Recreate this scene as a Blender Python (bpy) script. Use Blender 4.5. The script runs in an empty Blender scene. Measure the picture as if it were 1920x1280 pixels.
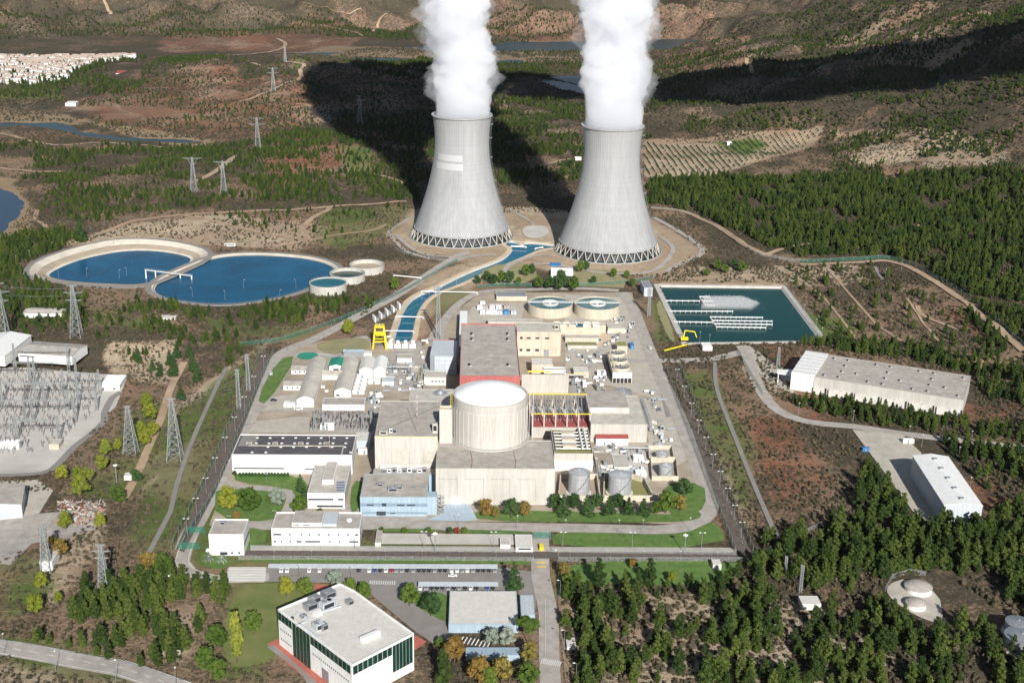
import bpy, math, random
import numpy as np
random.seed(7); RNG = np.random.default_rng(7)
PI = math.pi
SC = bpy.context.scene
COL = SC.collection
# ------------------------------------------------------------------ camera
FPX, CAMH = 2430.0, 345.0
PITCH, YAW, ROLL = map(math.radians, (19.2, 1.9, 1.1))
Vf = np.array([math.sin(YAW)*math.cos(PITCH), math.cos(YAW)*math.cos(PITCH), -math.sin(PITCH)])
_r0 = np.array([math.cos(YAW), -math.sin(YAW), 0.0]); _u0 = np.cross(_r0, Vf)
Vr = _r0*math.cos(ROLL) + _u0*math.sin(ROLL); Vu = _u0*math.cos(ROLL) - _r0*math.sin(ROLL)
CAM = np.array([0.0, 0.0, CAMH])
def ray(px, py): return FPX*Vf + Vr*(px-960.0) - Vu*(py-640.0)
def proj(P):
    d = np.asarray(P, float) - CAM; k = d @ Vf
    return 960 + FPX*(d @ Vr)/k, 640 - FPX*(d @ Vu)/k
def hitz(px, py, z=0.0):
    """the spot on the level z that the surveyed image point shows"""
    d = ray(px, py); t = (z-CAMH)/d[2]; return CAM + d*t
def hity(px, py, y0):
    d = ray(px, py); return CAM + d*(y0/d[1])
def atD(px, py, D):
    d = ray(px, py); return CAM + d*(D/math.hypot(d[0], d[1]))
def scale_at(P): return FPX/float((np.asarray(P)-CAM) @ Vf)
# ------------------------------------------------------------------ noise
def _hash(ix, iy, s):
    h = (ix.astype(np.int64)*374761393 + iy.astype(np.int64)*668265263 + s*1442695041) & 0xffffffff
    h = ((h ^ (h >> 13))*1274126177) & 0xffffffff
    return ((h ^ (h >> 16)) & 0xffff)/65535.0
def vnoise(x, y, s=0):
    x = np.asarray(x, float); y = np.asarray(y, float)
    ix = np.floor(x); iy = np.floor(y); fx = x-ix; fy = y-iy
    fx = fx*fx*(3-2*fx); fy = fy*fy*(3-2*fy)
    a = _hash(ix, iy, s); b = _hash(ix+1, iy, s); c = _hash(ix, iy+1, s); d = _hash(ix+1, iy+1, s)
    return (a*(1-fx)+b*fx)*(1-fy) + (c*(1-fx)+d*fx)*fy
def fbm(x, y, o=4, s=0):
    v = 0; a = .5; 
    for i in range(o):
        v = v + a*vnoise(x, y, s+i*17); x = x*2.03+3.1; y = y*2.03-1.7; a *= .5
    return v/(1-.5**o)
def sstep(a, b, x): t = np.clip((x-a)/(b-a), 0, 1); return t*t*(3-2*t)
def sdist(poly, X, Y):
    """signed distance to a polygon in plan, positive inside"""
    X = np.asarray(X, float); Y = np.asarray(Y, float)
    d = np.full(X.shape, 1e18); ins = np.zeros(X.shape, bool); n = len(poly)
    for i in range(n):
        x0, y0 = poly[i][:2]; x1, y1 = poly[(i+1) % n][:2]
        ex, ey = x1-x0, y1-y0; L = ex*ex+ey*ey+1e-9
        t = np.clip(((X-x0)*ex+(Y-y0)*ey)/L, 0, 1)
        d = np.minimum(d, (X-x0-t*ex)**2+(Y-y0-t*ey)**2)
        c = ((y0 <= Y) != (y1 <= Y)); xi = x0+(Y-y0)*ex/(ey if abs(ey) > 1e-9 else 1e-9)
        ins ^= c & (X < xi)
    return np.where(ins, 1, -1)*np.sqrt(d)
def ldist(line, X, Y):
    d = np.full(np.shape(X), 1e18)
    for (x0, y0), (x1, y1) in zip([p[:2] for p in line[:-1]], [p[:2] for p in line[1:]]):
        ex, ey = x1-x0, y1-y0; L = ex*ex+ey*ey+1e-9
        t = np.clip(((X-x0)*ex+(Y-y0)*ey)/L, 0, 1)
        d = np.minimum(d, (X-x0-t*ex)**2+(Y-y0-t*ey)**2)
    return np.sqrt(d)
def pz(pts, z=0.0): return [tuple(hitz(a, b, z)) for a, b in pts]
# ------------------------------------------------------------------ terrain heights
WZ = -13.5
CP = []
def cpz(px, py, z): p = hitz(px, py, z); CP.append((p[0], p[1], z))
def cpd(px, py, D): p = atD(px, py, D); CP.append(tuple(p))
for a in [(-300,1300),(0,1270),(330,1270),(900,1270),(1300,1270),(1900,1270),(2300,1280),(-200,900),(60,1100),(-100,700),(150,1180)]: cpz(a[0], a[1], -3 if a[0] < 200 else 0)
for a in [(100,760),(60,860),(200,760),(150,900),(40,960),(120,700)]: cpz(a[0], a[1], -9)
for a in [(300,620),(100,620),(200,480),(500,480),(600,420),(700,600),(900,500),(1250,480),(1300,600),(1700,600),(1560,760),(1650,900),
          (1450,900),(1850,780),(1400,720),(1700,1050),(1500,1180),(500,640),(500,1000),(350,1060),(1400,1060),(1300,1200)]: cpz(a[0], a[1], 0)
for a in [(1300,420,3),(1500,450,5),(1800,480,12),(2000,560,20),(1900,400,20),(1400,380,5),(1700,330,14),(1350,300,2),(1500,270,4),(1230,350,2),
          (2300,600,35),(2300,400,60)]: cpz(*a)
for a in [(20,400),(-100,440),(0,350),(-200,520)]: cpz(a[0], a[1], -14)
for a in [(0,240),(100,245),(250,265),(330,268),(400,280),(-200,240)]: cpz(a[0], a[1], -11.8)
for a in [(250,330,2),(450,350,5),(150,400,2),(600,330,6),(500,260,6),(620,270,10),(330,300,0),(700,330,4)]: cpz(*a)
cpd(330,205,2260); cpd(230,190,2330); cpd(450,150,2480); cpd(560,200,2200); cpd(420,125,2600); cpd(620,140,2420); cpd(520,230,2060)
cpd(700,118,2520); cpd(850,125,2480); cpd(1000,130,2440); cpd(700,200,2180); cpd(800,260,1950); cpd(950,240,1990); cpd(1040,240,1960)
cpz(960,280,5); cpz(1010,320,4); cpz(930,340,4)
for a in [(1000,165),(1060,172),(1100,180)]: cpz(a[0], a[1], -11.8)
for a in [(700,95),(850,100),(1000,100),(1100,95),(1290,85),(1330,90),(950,85),(600,105),(1150,140),(1050,120)]: cpz(a[0], a[1], -11.6)
cpz(0,165,-4); cpz(150,160,-4); cpz(300,110,-8); cpz(100,190,-12); cpd(150,95,3250); cpd(0,105,3200); cpd(280,90,3200)
cpd(350,70,3350); cpd(500,95,3150); cpd(0,60,3450); cpd(200,40,3600)
cpd(600,40,3650); cpd(900,20,3700); cpd(1250,20,3700); cpd(100,0,3750); cpd(400,0,3800); cpd(1400,30,3600); cpd(1000,60,3420)
for px in (-300, 100, 500, 900, 1300, 1700): cpd(px, -45, 4100); cpd(px, -130, 4700); cpd(px, -150, 6500)
cpd(-400,30,3500); cpd(-300,120,2900)
cpd(1240,155,2400); cpd(1440,140,2350); cpd(1650,112,2300); cpd(1850,68,2200); cpd(2000,30,2150); cpd(2250,-20,2100)
cpd(1250,220,2080); cpd(1600,205,1990); cpd(1900,185,1880); cpd(2150,150,1800); cpd(1420,200,2080); cpd(1750,160,2050)
cpd(1350,75,3020); cpd(1500,40,2900); cpd(1700,2,2820); cpd(1900,-40,2700); cpd(1350,110,2700); cpd(1600,80,2620); cpd(1850,30,2500)
cpd(1600,-20,3500); cpd(1900,-100,3300); cpd(2300,-120,3000)
CPA = np.array(CP)
_A = np.sqrt((CPA[:, None, 0]-CPA[None, :, 0])**2+(CPA[:, None, 1]-CPA[None, :, 1])**2)
_n = len(CPA); _M = np.zeros((_n+1, _n+1)); _M[:_n, :_n] = _A - np.eye(_n)*12.0; _M[:_n, _n] = 1; _M[_n, :_n] = 1
_w = np.linalg.solve(_M, np.append(CPA[:, 2], 0))
def rbf(X, Y):
    v = np.full(np.shape(X), _w[_n])
    for i in range(_n): v = v + _w[i]*np.sqrt((X-CPA[i, 0])**2+(Y-CPA[i, 1])**2)
    return v
SITE = pz([(318,1062),(500,640),(760,470),(745,430),(800,380),(900,395),(1010,380),(1180,385),(1300,440),(1330,490),(1500,495),(1600,640),(1470,660),
           (1420,1070),(1400,1300),(640,1300),(560,1250),(420,1100)])
SUBST = pz([(-120,690),(235,690),(250,735),(215,790),(130,870),(60,900),(-150,910)], -9)
BASIN = [pz([(35,492),(70,475),(150,452),(260,436),(330,445),(395,470),(440,466),(560,474),(640,490),(740,485),(735,540),(610,575),(420,580),(260,545),(100,538),(45,520)]),
         pz([(1225,525),(1470,520),(1570,645),(1290,650)]), pz([(1480,760),(1500,655),(1560,650),(1850,700),(1860,800),(1700,790)]),
         pz([(1580,800),(1700,810),(1760,840),(1860,950),(1860,990),(1700,990)]), pz([(1380,640),(1460,740),(1700,800),(1920,830),(1920,850),(1600,830),(1420,760)])]
LOTL = pz([(-60,900),(110,900),(90,990),(-60,1010)], -7)
RIVER = [pz([(-200,236),(20,231),(105,230),(138,238),(158,249),(230,258),(340,263),(390,266),(390,268),(330,267),(220,263),(148,254),(108,242),(30,236),(-200,242)], WZ),
         pz([(-100,345),(0,352),(28,362),(50,382),(42,400),(20,418),(0,440),(-60,470),(-150,470)], WZ),
         pz([(950,145),(1000,147),(1060,155),(1110,168),(1180,182),(1150,190),(1090,184),(1045,172),(1000,158),(950,152)], WZ),
         pz([(655,108),(760,111),(880,113),(980,113),(980,119),(900,122),(700,120)], WZ),
         pz([(900,88),(960,80),(1100,78),(1240,78),(1345,81),(1330,92),(1270,96),(1150,96),(960,96),(900,94)], WZ)]
def H0(X, Y):
    # hills, gullies, then the levelled sites and the river bed
    X = np.asarray(X, float); Y = np.asarray(Y, float)
    z = rbf(X, Y); D = np.hypot(X, Y)
    far = sstep(1500, 2600, D)
    n1 = fbm(X/330., Y/330., 5, 3)-.5
    rid = 1-np.abs(2*fbm(X/420.+.4*fbm(X/200., Y/200., 3, 8), Y/420., 5, 21)-1)
    hi = sstep(-6, 60, z)
    rd2 = 1-np.abs(2*fbm(X/190.+.5*fbm(X/90., Y/90., 3, 18), Y/230., 5, 121)-1)
    lo = sstep(-9, 6, z)
    z = z + n1*(8+12*far*lo+30*far*hi) + (rid-.8)*85*sstep(3000, 3600, D)*sstep(-10, 20, z) + (rid-.8)*52*far*hi + (rd2-.8)*30*far*lo*(1+2.6*sstep(2900, 3500, D)) + (1-np.abs(2*fbm(X/95.+.4*fbm(X/60., Y/60., 2, 48), Y/120., 4, 221)-1)-.8)*11*sstep(1750, 2300, D)*lo*(1+.8*hi)
    z = z + (fbm(X/36., Y/36., 4, 5)-.5)*(4.6+4*far*lo+9*far*hi)
    m = sstep(-45, -2, sdist(SITE, X, Y)); 
    for b in BASIN: m = np.maximum(m, sstep(-28, -2, sdist(b, X, Y)))
    z = z*(1-m)
    ms = sstep(-50, 0, sdist(SUBST, X, Y))*(1-m); z = z*(1-ms) - 9*ms
    ms = sstep(-25, 0, sdist(LOTL, X, Y))*(1-m); z = z*(1-ms) - 7*ms
    z = np.maximum(z, WZ+1.2-.0*z) if False else z
    lk = np.zeros(np.shape(X))
    for r in RIVER:
        s = sdist(r, X, Y) + (fbm(X/30., Y/30., 3, 9)-.5)*16
        z = np.where(s > 0, np.minimum(z, WZ-.25*np.minimum(s, 12)), np.minimum(z, WZ+.6-s*.12+0*z) if False else z)
        near = sstep(-60, 0, s); z = np.where(s <= 0, z*(1-near)+(WZ+.4)*near, z)
        lk = np.maximum(lk, near)
    return z
NU, NV = 1080, 850
ANG0, ANG1 = math.radians(-48), math.radians(50); DL0, DL1 = math.log(230.), math.log(7500.)
_vv = np.linspace(0, 1, NV)
_u = np.linspace(ANG0, ANG1, NU); _v = DL0+(DL1-DL0)*_vv
UU, VV = np.meshgrid(_u, _v); GX = np.exp(VV)*np.sin(UU); GY = np.exp(VV)*np.cos(UU)
GZ = H0(GX, GY)
# lagoons, ponds, canal: the ground is dug out where a basin of its own is built
LAG1 = [(70,506),(100,496),(150,480),(235,466),(300,468),(365,478),(372,490),(330,505),(290,522),(230,532),(150,528),(95,518)]
LAG1r = [(52,508),(70,488),(140,464),(215,448),(285,448),(345,456),(392,470),(386,486),(330,512),(272,536),(200,537),(110,527),(60,520)]
LAG2r = [(278,540),(300,520),(345,500),(395,480),(450,474),(520,475),(590,482),(632,496),(636,510),(600,528),(560,548),(500,562),(420,572),(350,566),(300,556)]
CANAL = [(748,520),(800,495),(860,488),(905,470),(950,456),(975,452),(1040,457),(1046,462),(1010,468),(985,478),(940,496),(880,520),(835,535),(806,552),(785,580),(776,610),(772,646),(740,646),(748,600),(762,570),(785,552),(812,540)]
CANAL = [(985,452),(1040,458),(1046,463),(1012,467),(988,478),(955,492),(915,508),(880,524),(848,538),(824,545),(800,560),(785,580),(777,605),(772,645),(734,645),(745,610),(754,583),(768,562),(790,549),(820,538),(850,522),(890,504),(925,492),(946,482),(958,470),(960,464),(946,458),(950,451),(968,452),(978,460)]
RECP = [(1238,533),(1466,536),(1545,636),(1284,641)]
RECI = [(1241,538),(1462,541),(1537,634),(1287,638)]
GZ0 = GZ.copy()
def dig(poly, depth, z=0.0):
    global GZ
    s = sdist(pz(poly, z), GX, GY); w = sstep(0, .5, s); GZ = GZ*(1-w) + np.minimum(GZ, z-depth)*w
dig(LAG1r, 10); dig(LAG2r, 8); dig(CANAL, 5); dig(RECP, 7)
def HT(x, y, dug=False):
    GZ_ = GZ if dug else GZ0
    x = np.asarray(x, float); y = np.asarray(y, float)
    fu = (np.arctan2(x, y)-ANG0)/(ANG1-ANG0)*(NU-1); fv = (np.log(np.maximum(np.hypot(x, y), 231))-DL0)/(DL1-DL0)*(NV-1)
    fu = np.clip(fu, 0, NU-1.001); fv = np.clip(fv, 0, NV-1.001); iu = fu.astype(int); iv = fv.astype(int); a = fu-iu; b = fv-iv
    return (GZ_[iv, iu]*(1-a)+GZ_[iv, iu+1]*a)*(1-b)+(GZ_[iv+1, iu]*(1-a)+GZ_[iv+1, iu+1]*a)*b
_ts = np.exp(np.linspace(math.log(400), math.log(7000), 1400))
def G(px, py):
    """surveyed image point -> the spot of ground it shows"""
    d = ray(px, py); k = _ts/math.hypot(d[0], d[1]); P = CAM+d[None]*k[:, None]
    f = P[:, 2]-HT(P[:, 0], P[:, 1]); i = np.argmax(f < 0)
    if f[i] >= 0: i = len(f)-1
    i = max(i, 1); a = f[i-1]/(f[i-1]-f[i]+1e-9); p = P[i-1]*(1-a)+P[i]*a
    return float(p[0]), float(p[1]), float(HT(p[0], p[1]))
def gp(pts): return [G(a, b) for a, b in pts]
# ------------------------------------------------------------------ materials
MATS = {}
def mat(name, c1, c2=None, scale=.05, rough=.85, bump=0., metal=0., contrast=(.35, .65), alpha=1., spec=.3, streak=False, island=0.):
    m = bpy.data.materials.new(name); m.use_nodes = True; N = m.node_tree.nodes; L = m.node_tree.links
    b = N['Principled BSDF']; b.inputs['Roughness'].default_value = rough; b.inputs['Metallic'].default_value = metal
    b.inputs['Specular IOR Level'].default_value = spec
    c2 = c2 or tuple(x*.82 for x in c1)
    tc = N.new('ShaderNodeNewGeometry'); mp = N.new('ShaderNodeMapping'); L.new(tc.outputs['Position'], mp.inputs[0])
    if streak: mp.inputs['Scale'].default_value = (1, 1, .12)
    n = N.new('ShaderNodeTexNoise'); n.inputs['Scale'].default_value = scale; n.inputs['Detail'].default_value = 6; n.inputs['Roughness'].default_value = .65
    L.new(mp.outputs[0], n.inputs['Vector'])
    r = N.new('ShaderNodeValToRGB'); r.color_ramp.elements[0].position = contrast[0]; r.color_ramp.elements[1].position = contrast[1]
    r.color_ramp.elements[0].color = (*c1, 1); r.color_ramp.elements[1].color = (*c2, 1)
    L.new(n.outputs[0], r.inputs[0]); out = r.outputs[0]
    if island:
        oi = N.new('ShaderNodeObjectInfo'); hs = N.new('ShaderNodeHueSaturation'); mr = N.new('ShaderNodeMapRange')
        mr.inputs[3].default_value = 1-island; mr.inputs[4].default_value = 1+island; L.new(oi.outputs['Random'], mr.inputs[0]); L.new(mr.outputs[0], hs.inputs['Value'])
        L.new(out, hs.inputs['Color']); out = hs.outputs[0]
    L.new(out, b.inputs['Base Color'])
    if bump:
        n2 = N.new('ShaderNodeTexNoise'); n2.inputs['Scale'].default_value = scale*6; n2.inputs['Detail'].default_value = 5; L.new(mp.outputs[0], n2.inputs['Vector'])
        bp = N.new('ShaderNodeBump'); bp.inputs['Strength'].default_value = 1; bp.inputs['Distance'].default_value = bump; L.new(n2.outputs[0], bp.inputs['Height']); L.new(bp.outputs[0], b.inputs['Normal'])
    if alpha < 1: b.inputs['Alpha'].default_value = alpha
    MATS[name] = m; return m
def leafmat(name, cols, trans=.0):
    m = bpy.data.materials.new(name); m.use_nodes = True; N = m.node_tree.nodes; L = m.node_tree.links; b = N['Principled BSDF']
    b.inputs['Roughness'].default_value = .75; b.inputs['Specular IOR Level'].default_value = .12
    oi = N.new('ShaderNodeObjectInfo'); g = N.new('ShaderNodeNewGeometry'); mx = N.new('ShaderNodeMath'); mx.operation = 'MULTIPLY_ADD'
    mx.inputs[1].default_value = .62; L.new(oi.outputs['Random'], mx.inputs[0])
    m2 = N.new('ShaderNodeMath'); m2.operation = 'MULTIPLY'; m2.inputs[1].default_value = .38; L.new(g.outputs['Random Per Island'], m2.inputs[0]); L.new(m2.outputs[0], mx.inputs[2])
    r = N.new('ShaderNodeValToRGB'); cr = r.color_ramp; cr.elements[0].color = (*cols[0], 1); cr.elements[1].color = (*cols[-1], 1)
    for i, c in enumerate(cols[1:-1]): e = cr.elements.new((i+1)/(len(cols)-1)); e.color = (*c, 1)
    L.new(mx.outputs[0], r.inputs[0]); L.new(r.outputs[0], b.inputs['Base Color']); MATS[name] = m; return m
mat('concrete', (.50, .48, .44), (.41, .39, .35), .12, .9, .02, streak=True)
mat('tower_concrete', (.35, .355, .36), (.295, .30, .305), .05, .92, .05, streak=True)
mat('tower_patch', (.43, .435, .44), (.40, .405, .41)); mat('white', (.78, .78, .76), (.70, .70, .68), .3, .6)
mat('offwhite', (.64, .62, .57), (.56, .54, .49), .3, .7)
mat('roof_grey', (.43, .395, .35), (.335, .305, .27), .12, .95, 0, contrast=(.3, .7)); mat('roof_light', (.52, .49, .43), (.43, .40, .35), .12, .9)
mat('roof_black', (.075, .07, .075), (.10, .095, .10), .1, .8); mat('dome_white', (.90, .90, .90), (.86, .87, .88), .05, .5)
mat('beige', (.56, .50, .40), (.47, .42, .33), .15, .85); mat('metal_grey', (.42, .44, .46), (.34, .36, .38), .3, .45, 0, .6)
mat('tank_metal', (.52, .53, .54), (.40, .41, .42), .25, .45, .01, .35, streak=True); mat('steel', (.33, .34, .34), (.25, .26, .26), .6, .5, 0, .3)
mat('clad_blue', (.34, .43, .50), (.30, .39, .46), .2, .5); mat('clad_grey', (.50, .54, .57), (.44, .48, .51), .1, .5); mat('band_blue', (.20, .27, .34), (.18, .24, .30), .2, .5)
mat('red_wall', (.42, .13, .12), (.34, .10, .09), .2, .7); mat('red_roof', (.36, .09, .08), (.28, .07, .06), .2, .7); mat('yellow', (.80, .60, .02), (.72, .52, .02), .3, .5)
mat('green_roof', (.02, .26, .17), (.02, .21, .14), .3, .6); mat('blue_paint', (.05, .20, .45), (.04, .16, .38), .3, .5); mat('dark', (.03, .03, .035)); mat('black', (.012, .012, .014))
mat('glass', (.05, .06, .07), (.03, .04, .05), .5, .12, spec=.6); mat('glass_green', (.006, .028, .02), (.012, .05, .036), .15, .12, spec=.4)
mat('asphalt', (.27, .25, .23), (.20, .185, .17), .15, .95, contrast=(.25, .75)); mat('asphalt_pale', (.42, .385, .345), (.33, .30, .27), .1, .95, contrast=(.25, .75)); mat('paving', (.50, .46, .39), (.38, .345, .29), .09, .95, contrast=(.25, .75))
mat('yard', (.46, .39, .30), (.30, .25, .19), .07, .95, .05, contrast=(.3, .62)); mat('gravel_white', (.56, .53, .48), (.44, .415, .37), .06, .95, contrast=(.3, .7)); mat('sand', (.62, .50, .36), (.47, .37, .26), .05, .95, .1, contrast=(.3, .7))
mat('dirt_road', (.42, .31, .21), (.31, .215, .145), .08, .95); mat('lawn', (.075, .155, .03), (.125, .18, .05), .12, .95, .03, contrast=(.35, .7)); mat('meadow', (.10, .14, .035), (.19, .19, .07), .08, .95, .1, contrast=(.3, .7)); mat('drygrass', (.20, .20, .09), (.30, .26, .15), .08, .95, .1, contrast=(.3, .7))
mat('line_white', (.75, .75, .73)); mat('line_yellow', (.75, .55, .08)); mat('brick_red', (.45, .14, .10), (.36, .11, .08), .3, .85); mat('gravel_dark', (.14, .115, .095), (.09, .075, .065), .3, .95)
mat('bark', (.12, .085, .06), (.08, .06, .045), 2., .9); mat('liner', (.62, .57, .48), (.45, .40, .33), .04, .9, contrast=(.35, .7)); mat('liner_low', (.40, .33, .25), (.33, .27, .20), .08, .9)
mat('tile_roof', (.50, .43, .38), (.36, .25, .19), .4, .85); mat('blue_paving', (.33, .42, .50), (.40, .47, .53), .3, .8)
mat('olive_pit', (.25, .24, .09), (.20, .19, .08), .2, .9); mat('car_black', (.02, .02, .022), rough=.25, spec=.6); mat('car_white', (.80, .80, .80), rough=.3); mat('car_grey', (.30, .31, .33), rough=.3)
mat('car_blue', (.03, .08, .30), rough=.3); mat('car_red', (.40, .02, .02), rough=.3); mat('tyre', (.02, .02, .02)); mat('rust', (.22, .12, .08), (.16, .09, .06), .4)
mat('solar', (.10, .14, .22), (.08, .11, .18), .5, .3); mat('fence_steel', (.30, .33, .32)); mat('wire', (.16, .17, .17)); mat('pylon', (.34, .36, .36), (.28, .30, .30), .4, .5, 0, .3); mat('porcelain', (.12, .085, .075))
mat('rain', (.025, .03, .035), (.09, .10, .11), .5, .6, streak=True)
leafmat('pine', [(.014, .029, .008), (.030, .052, .011), (.055, .082, .016), (.11, .13, .028)])
leafmat('pine_far', [(.020, .042, .016), (.036, .066, .022), (.055, .088, .030)])
leafmat('scrub', [(.034, .038, .022), (.060, .056, .034), (.10, .080, .052), (.155, .12, .08)])
leafmat('leaf_yellow', [(.085, .12, .014), (.15, .17, .02), (.23, .22, .03)]); leafmat('leaf_green', [(.035, .066, .012), (.066, .108, .018), (.11, .15, .025)])
leafmat('leaf_autumn', [(.10, .07, .02), (.20, .12, .03), (.11, .11, .03), (.28, .19, .04)]); leafmat('leaf_silver', [(.14, .17, .13), (.20, .24, .19), (.26, .29, .24)]); leafmat('leaf_red', [(.16, .03, .02), (.25, .05, .03)])
leafmat('leaf_dark', [(.02, .045, .015), (.035, .07, .02), (.05, .09, .03)]); leafmat('leaf_poplar', [(.13, .16, .02), (.22, .22, .03), (.10, .14, .03)])
def watermat(name, col, rough=.08, deep=None):
    m = mat(name, col, deep or tuple(x*.75 for x in col), .02, rough, 0, spec=.18); N = m.node_tree.nodes; L = m.node_tree.links
    n2 = N.new('ShaderNodeTexNoise'); n2.inputs['Scale'].default_value = .35; n2.inputs['Detail'].default_value = 4; g = N.new('ShaderNodeNewGeometry'); L.new(g.outputs['Position'], n2.inputs['Vector'])
    bp = N.new('ShaderNodeBump'); bp.inputs['Strength'].default_value = .5; bp.inputs['Distance'].default_value = .08; L.new(n2.outputs[0], bp.inputs['Height']); L.new(bp.outputs[0], N['Principled BSDF'].inputs['Normal'])
    return m
watermat('water_lagoon', (.003, .082, .165), .2); watermat('water_canal', (.008, .13, .16), deep=(.01, .10, .19)); watermat('water_pond', (.002, .045, .036), .2); watermat('water_lake', (.03, .055, .06), .3); watermat('water_blue', (.02, .045, .085), .2)
watermat('water_tank', (.012, .12, .15)); watermat('water_green', (.02, .045, .035))
m = MATS['tower_concrete']; N = m.node_tree.nodes; L = m.node_tree.links; bs = N['Principled BSDF']; src = bs.inputs['Base Color'].links[0].from_socket
g = N.new('ShaderNodeNewGeometry'); sx = N.new('ShaderNodeSeparateXYZ'); L.new(g.outputs['Position'], sx.inputs[0]); mu = N.new('ShaderNodeMath'); mu.operation = 'MULTIPLY'; mu.inputs[1].default_value = .8; L.new(sx.outputs[2], mu.inputs[0])
wn = N.new('ShaderNodeTexWhiteNoise'); wn.noise_dimensions = '1D'; fl = N.new('ShaderNodeMath'); fl.operation = 'FLOOR'; L.new(mu.outputs[0], fl.inputs[0]); L.new(fl.outputs[0], wn.inputs['W'])
mp = N.new('ShaderNodeMapping'); mp.inputs['Scale'].default_value = (.5, .5, .018); L.new(g.outputs['Position'], mp.inputs[0]); sn = N.new('ShaderNodeTexNoise'); sn.inputs['Scale'].default_value = .6; sn.inputs['Detail'].default_value = 5; L.new(mp.outputs[0], sn.inputs['Vector'])
ad = N.new('ShaderNodeMath'); ad.operation = 'MULTIPLY_ADD'; ad.inputs[1].default_value = .05; L.new(wn.outputs['Value'], ad.inputs[0]); mr = N.new('ShaderNodeMapRange'); mr.inputs[1].default_value = .3; mr.inputs[2].default_value = .75; mr.inputs[3].default_value = .88; mr.inputs[4].default_value = 1.02; L.new(sn.outputs[0], mr.inputs[0]); L.new(mr.outputs[0], ad.inputs[2])
hs = N.new('ShaderNodeHueSaturation'); L.new(src, hs.inputs['Color']); L.new(ad.outputs[0], hs.inputs['Value']); L.new(hs.outputs[0], bs.inputs['Base Color'])
def weather(name, joint=0., lo=.80, hi=1.05, vert=True, sc=.9):
    m = MATS[name]; N = m.node_tree.nodes; L = m.node_tree.links; bs = N['Principled BSDF']; src = bs.inputs['Base Color'].links[0].from_socket
    g = N.new('ShaderNodeNewGeometry'); mp = N.new('ShaderNodeMapping'); mp.inputs['Scale'].default_value = (1, 1, .09) if vert else (1, 1, 1); L.new(g.outputs['Position'], mp.inputs[0])
    sn = N.new('ShaderNodeTexNoise'); sn.inputs['Scale'].default_value = sc; sn.inputs['Detail'].default_value = 7; sn.inputs['Roughness'].default_value = .7; L.new(mp.outputs[0], sn.inputs['Vector'])
    mr = N.new('ShaderNodeMapRange'); mr.inputs[1].default_value = .32; mr.inputs[2].default_value = .62; mr.inputs[3].default_value = lo; mr.inputs[4].default_value = hi; L.new(sn.outputs[0], mr.inputs[0]); out = mr.outputs[0]
    if joint:
        sx = N.new('ShaderNodeSeparateXYZ'); L.new(g.outputs['Position'], sx.inputs[0]); res = []
        for k in (0, 1, 2):
            a = N.new('ShaderNodeMath'); a.operation = 'PINGPONG'; a.inputs[1].default_value = joint; L.new(sx.outputs[k], a.inputs[0]); c = N.new('ShaderNodeMath'); c.operation = 'GREATER_THAN'; c.inputs[1].default_value = .07; L.new(a.outputs[0], c.inputs[0]); res.append(c.outputs[0])
        q = N.new('ShaderNodeMath'); q.operation = 'MINIMUM'; L.new(res[0], q.inputs[0]); L.new(res[2], q.inputs[1]); r2 = N.new('ShaderNodeMapRange'); r2.inputs[3].default_value = .86; L.new(q.outputs[0], r2.inputs[0])
        mu = N.new('ShaderNodeMath'); mu.operation = 'MULTIPLY'; L.new(out, mu.inputs[0]); L.new(r2.outputs[0], mu.inputs[1]); out = mu.outputs[0]
    hs = N.new('ShaderNodeHueSaturation'); L.new(src, hs.inputs['Color']); L.new(out, hs.inputs['Value']); L.new(hs.outputs[0], bs.inputs['Base Color'])
weather('concrete', 3., .86, 1.04); weather('beige', 3.); weather('white', 0, .86, 1.02); weather('offwhite', 0, .84, 1.02); weather('clad_grey', 2.); weather('clad_blue', 2.); weather('roof_grey', 0, .76, 1.08, False, .22); weather('roof_light', 0, .8, 1.06, False, .25); weather('roof_black', 0, .8, 1.2, False, .3)
weather('asphalt_pale', 0, .76, 1.08, False, .16); weather('paving', 0, .74, 1.08, False, .18); weather('yard', 0, .66, 1.15, False, .14); weather('gravel_white', 0, .8, 1.05, False, .12); weather('lawn', 0, .72, 1.2, False, .25); weather('water_lagoon', 0, .8, 1.15, False, .03); weather('tank_metal', 0, .8, 1.1); weather('red_wall', 0, .85, 1.1)
def mesh_alpha(name, col, cover):
    """wire mesh of a fence: fine open grid"""
    m = bpy.data.materials.new(name); m.use_nodes = True; N = m.node_tree.nodes; L = m.node_tree.links; b = N['Principled BSDF']; b.inputs['Base Color'].default_value = (*col, 1); b.inputs['Roughness'].default_value = .6
    g = N.new('ShaderNodeNewGeometry'); ch = N.new('ShaderNodeTexWhiteNoise'); mp = N.new('ShaderNodeVectorMath'); mp.operation = 'SNAP'; mp.inputs[1].default_value = (.12, .12, .12)
    L.new(g.outputs['Position'], mp.inputs[0]); L.new(mp.outputs[0], ch.inputs['Vector']); lt = N.new('ShaderNodeMath'); lt.operation = 'LESS_THAN'; lt.inputs[1].default_value = cover
    L.new(ch.outputs['Value'], lt.inputs[0]); L.new(lt.outputs[0], b.inputs['Alpha']); MATS[name] = m
mesh_alpha('mesh_green', (.03, .16, .11), .42); mesh_alpha('mesh_grey', (.35, .36, .36), .28)
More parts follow.
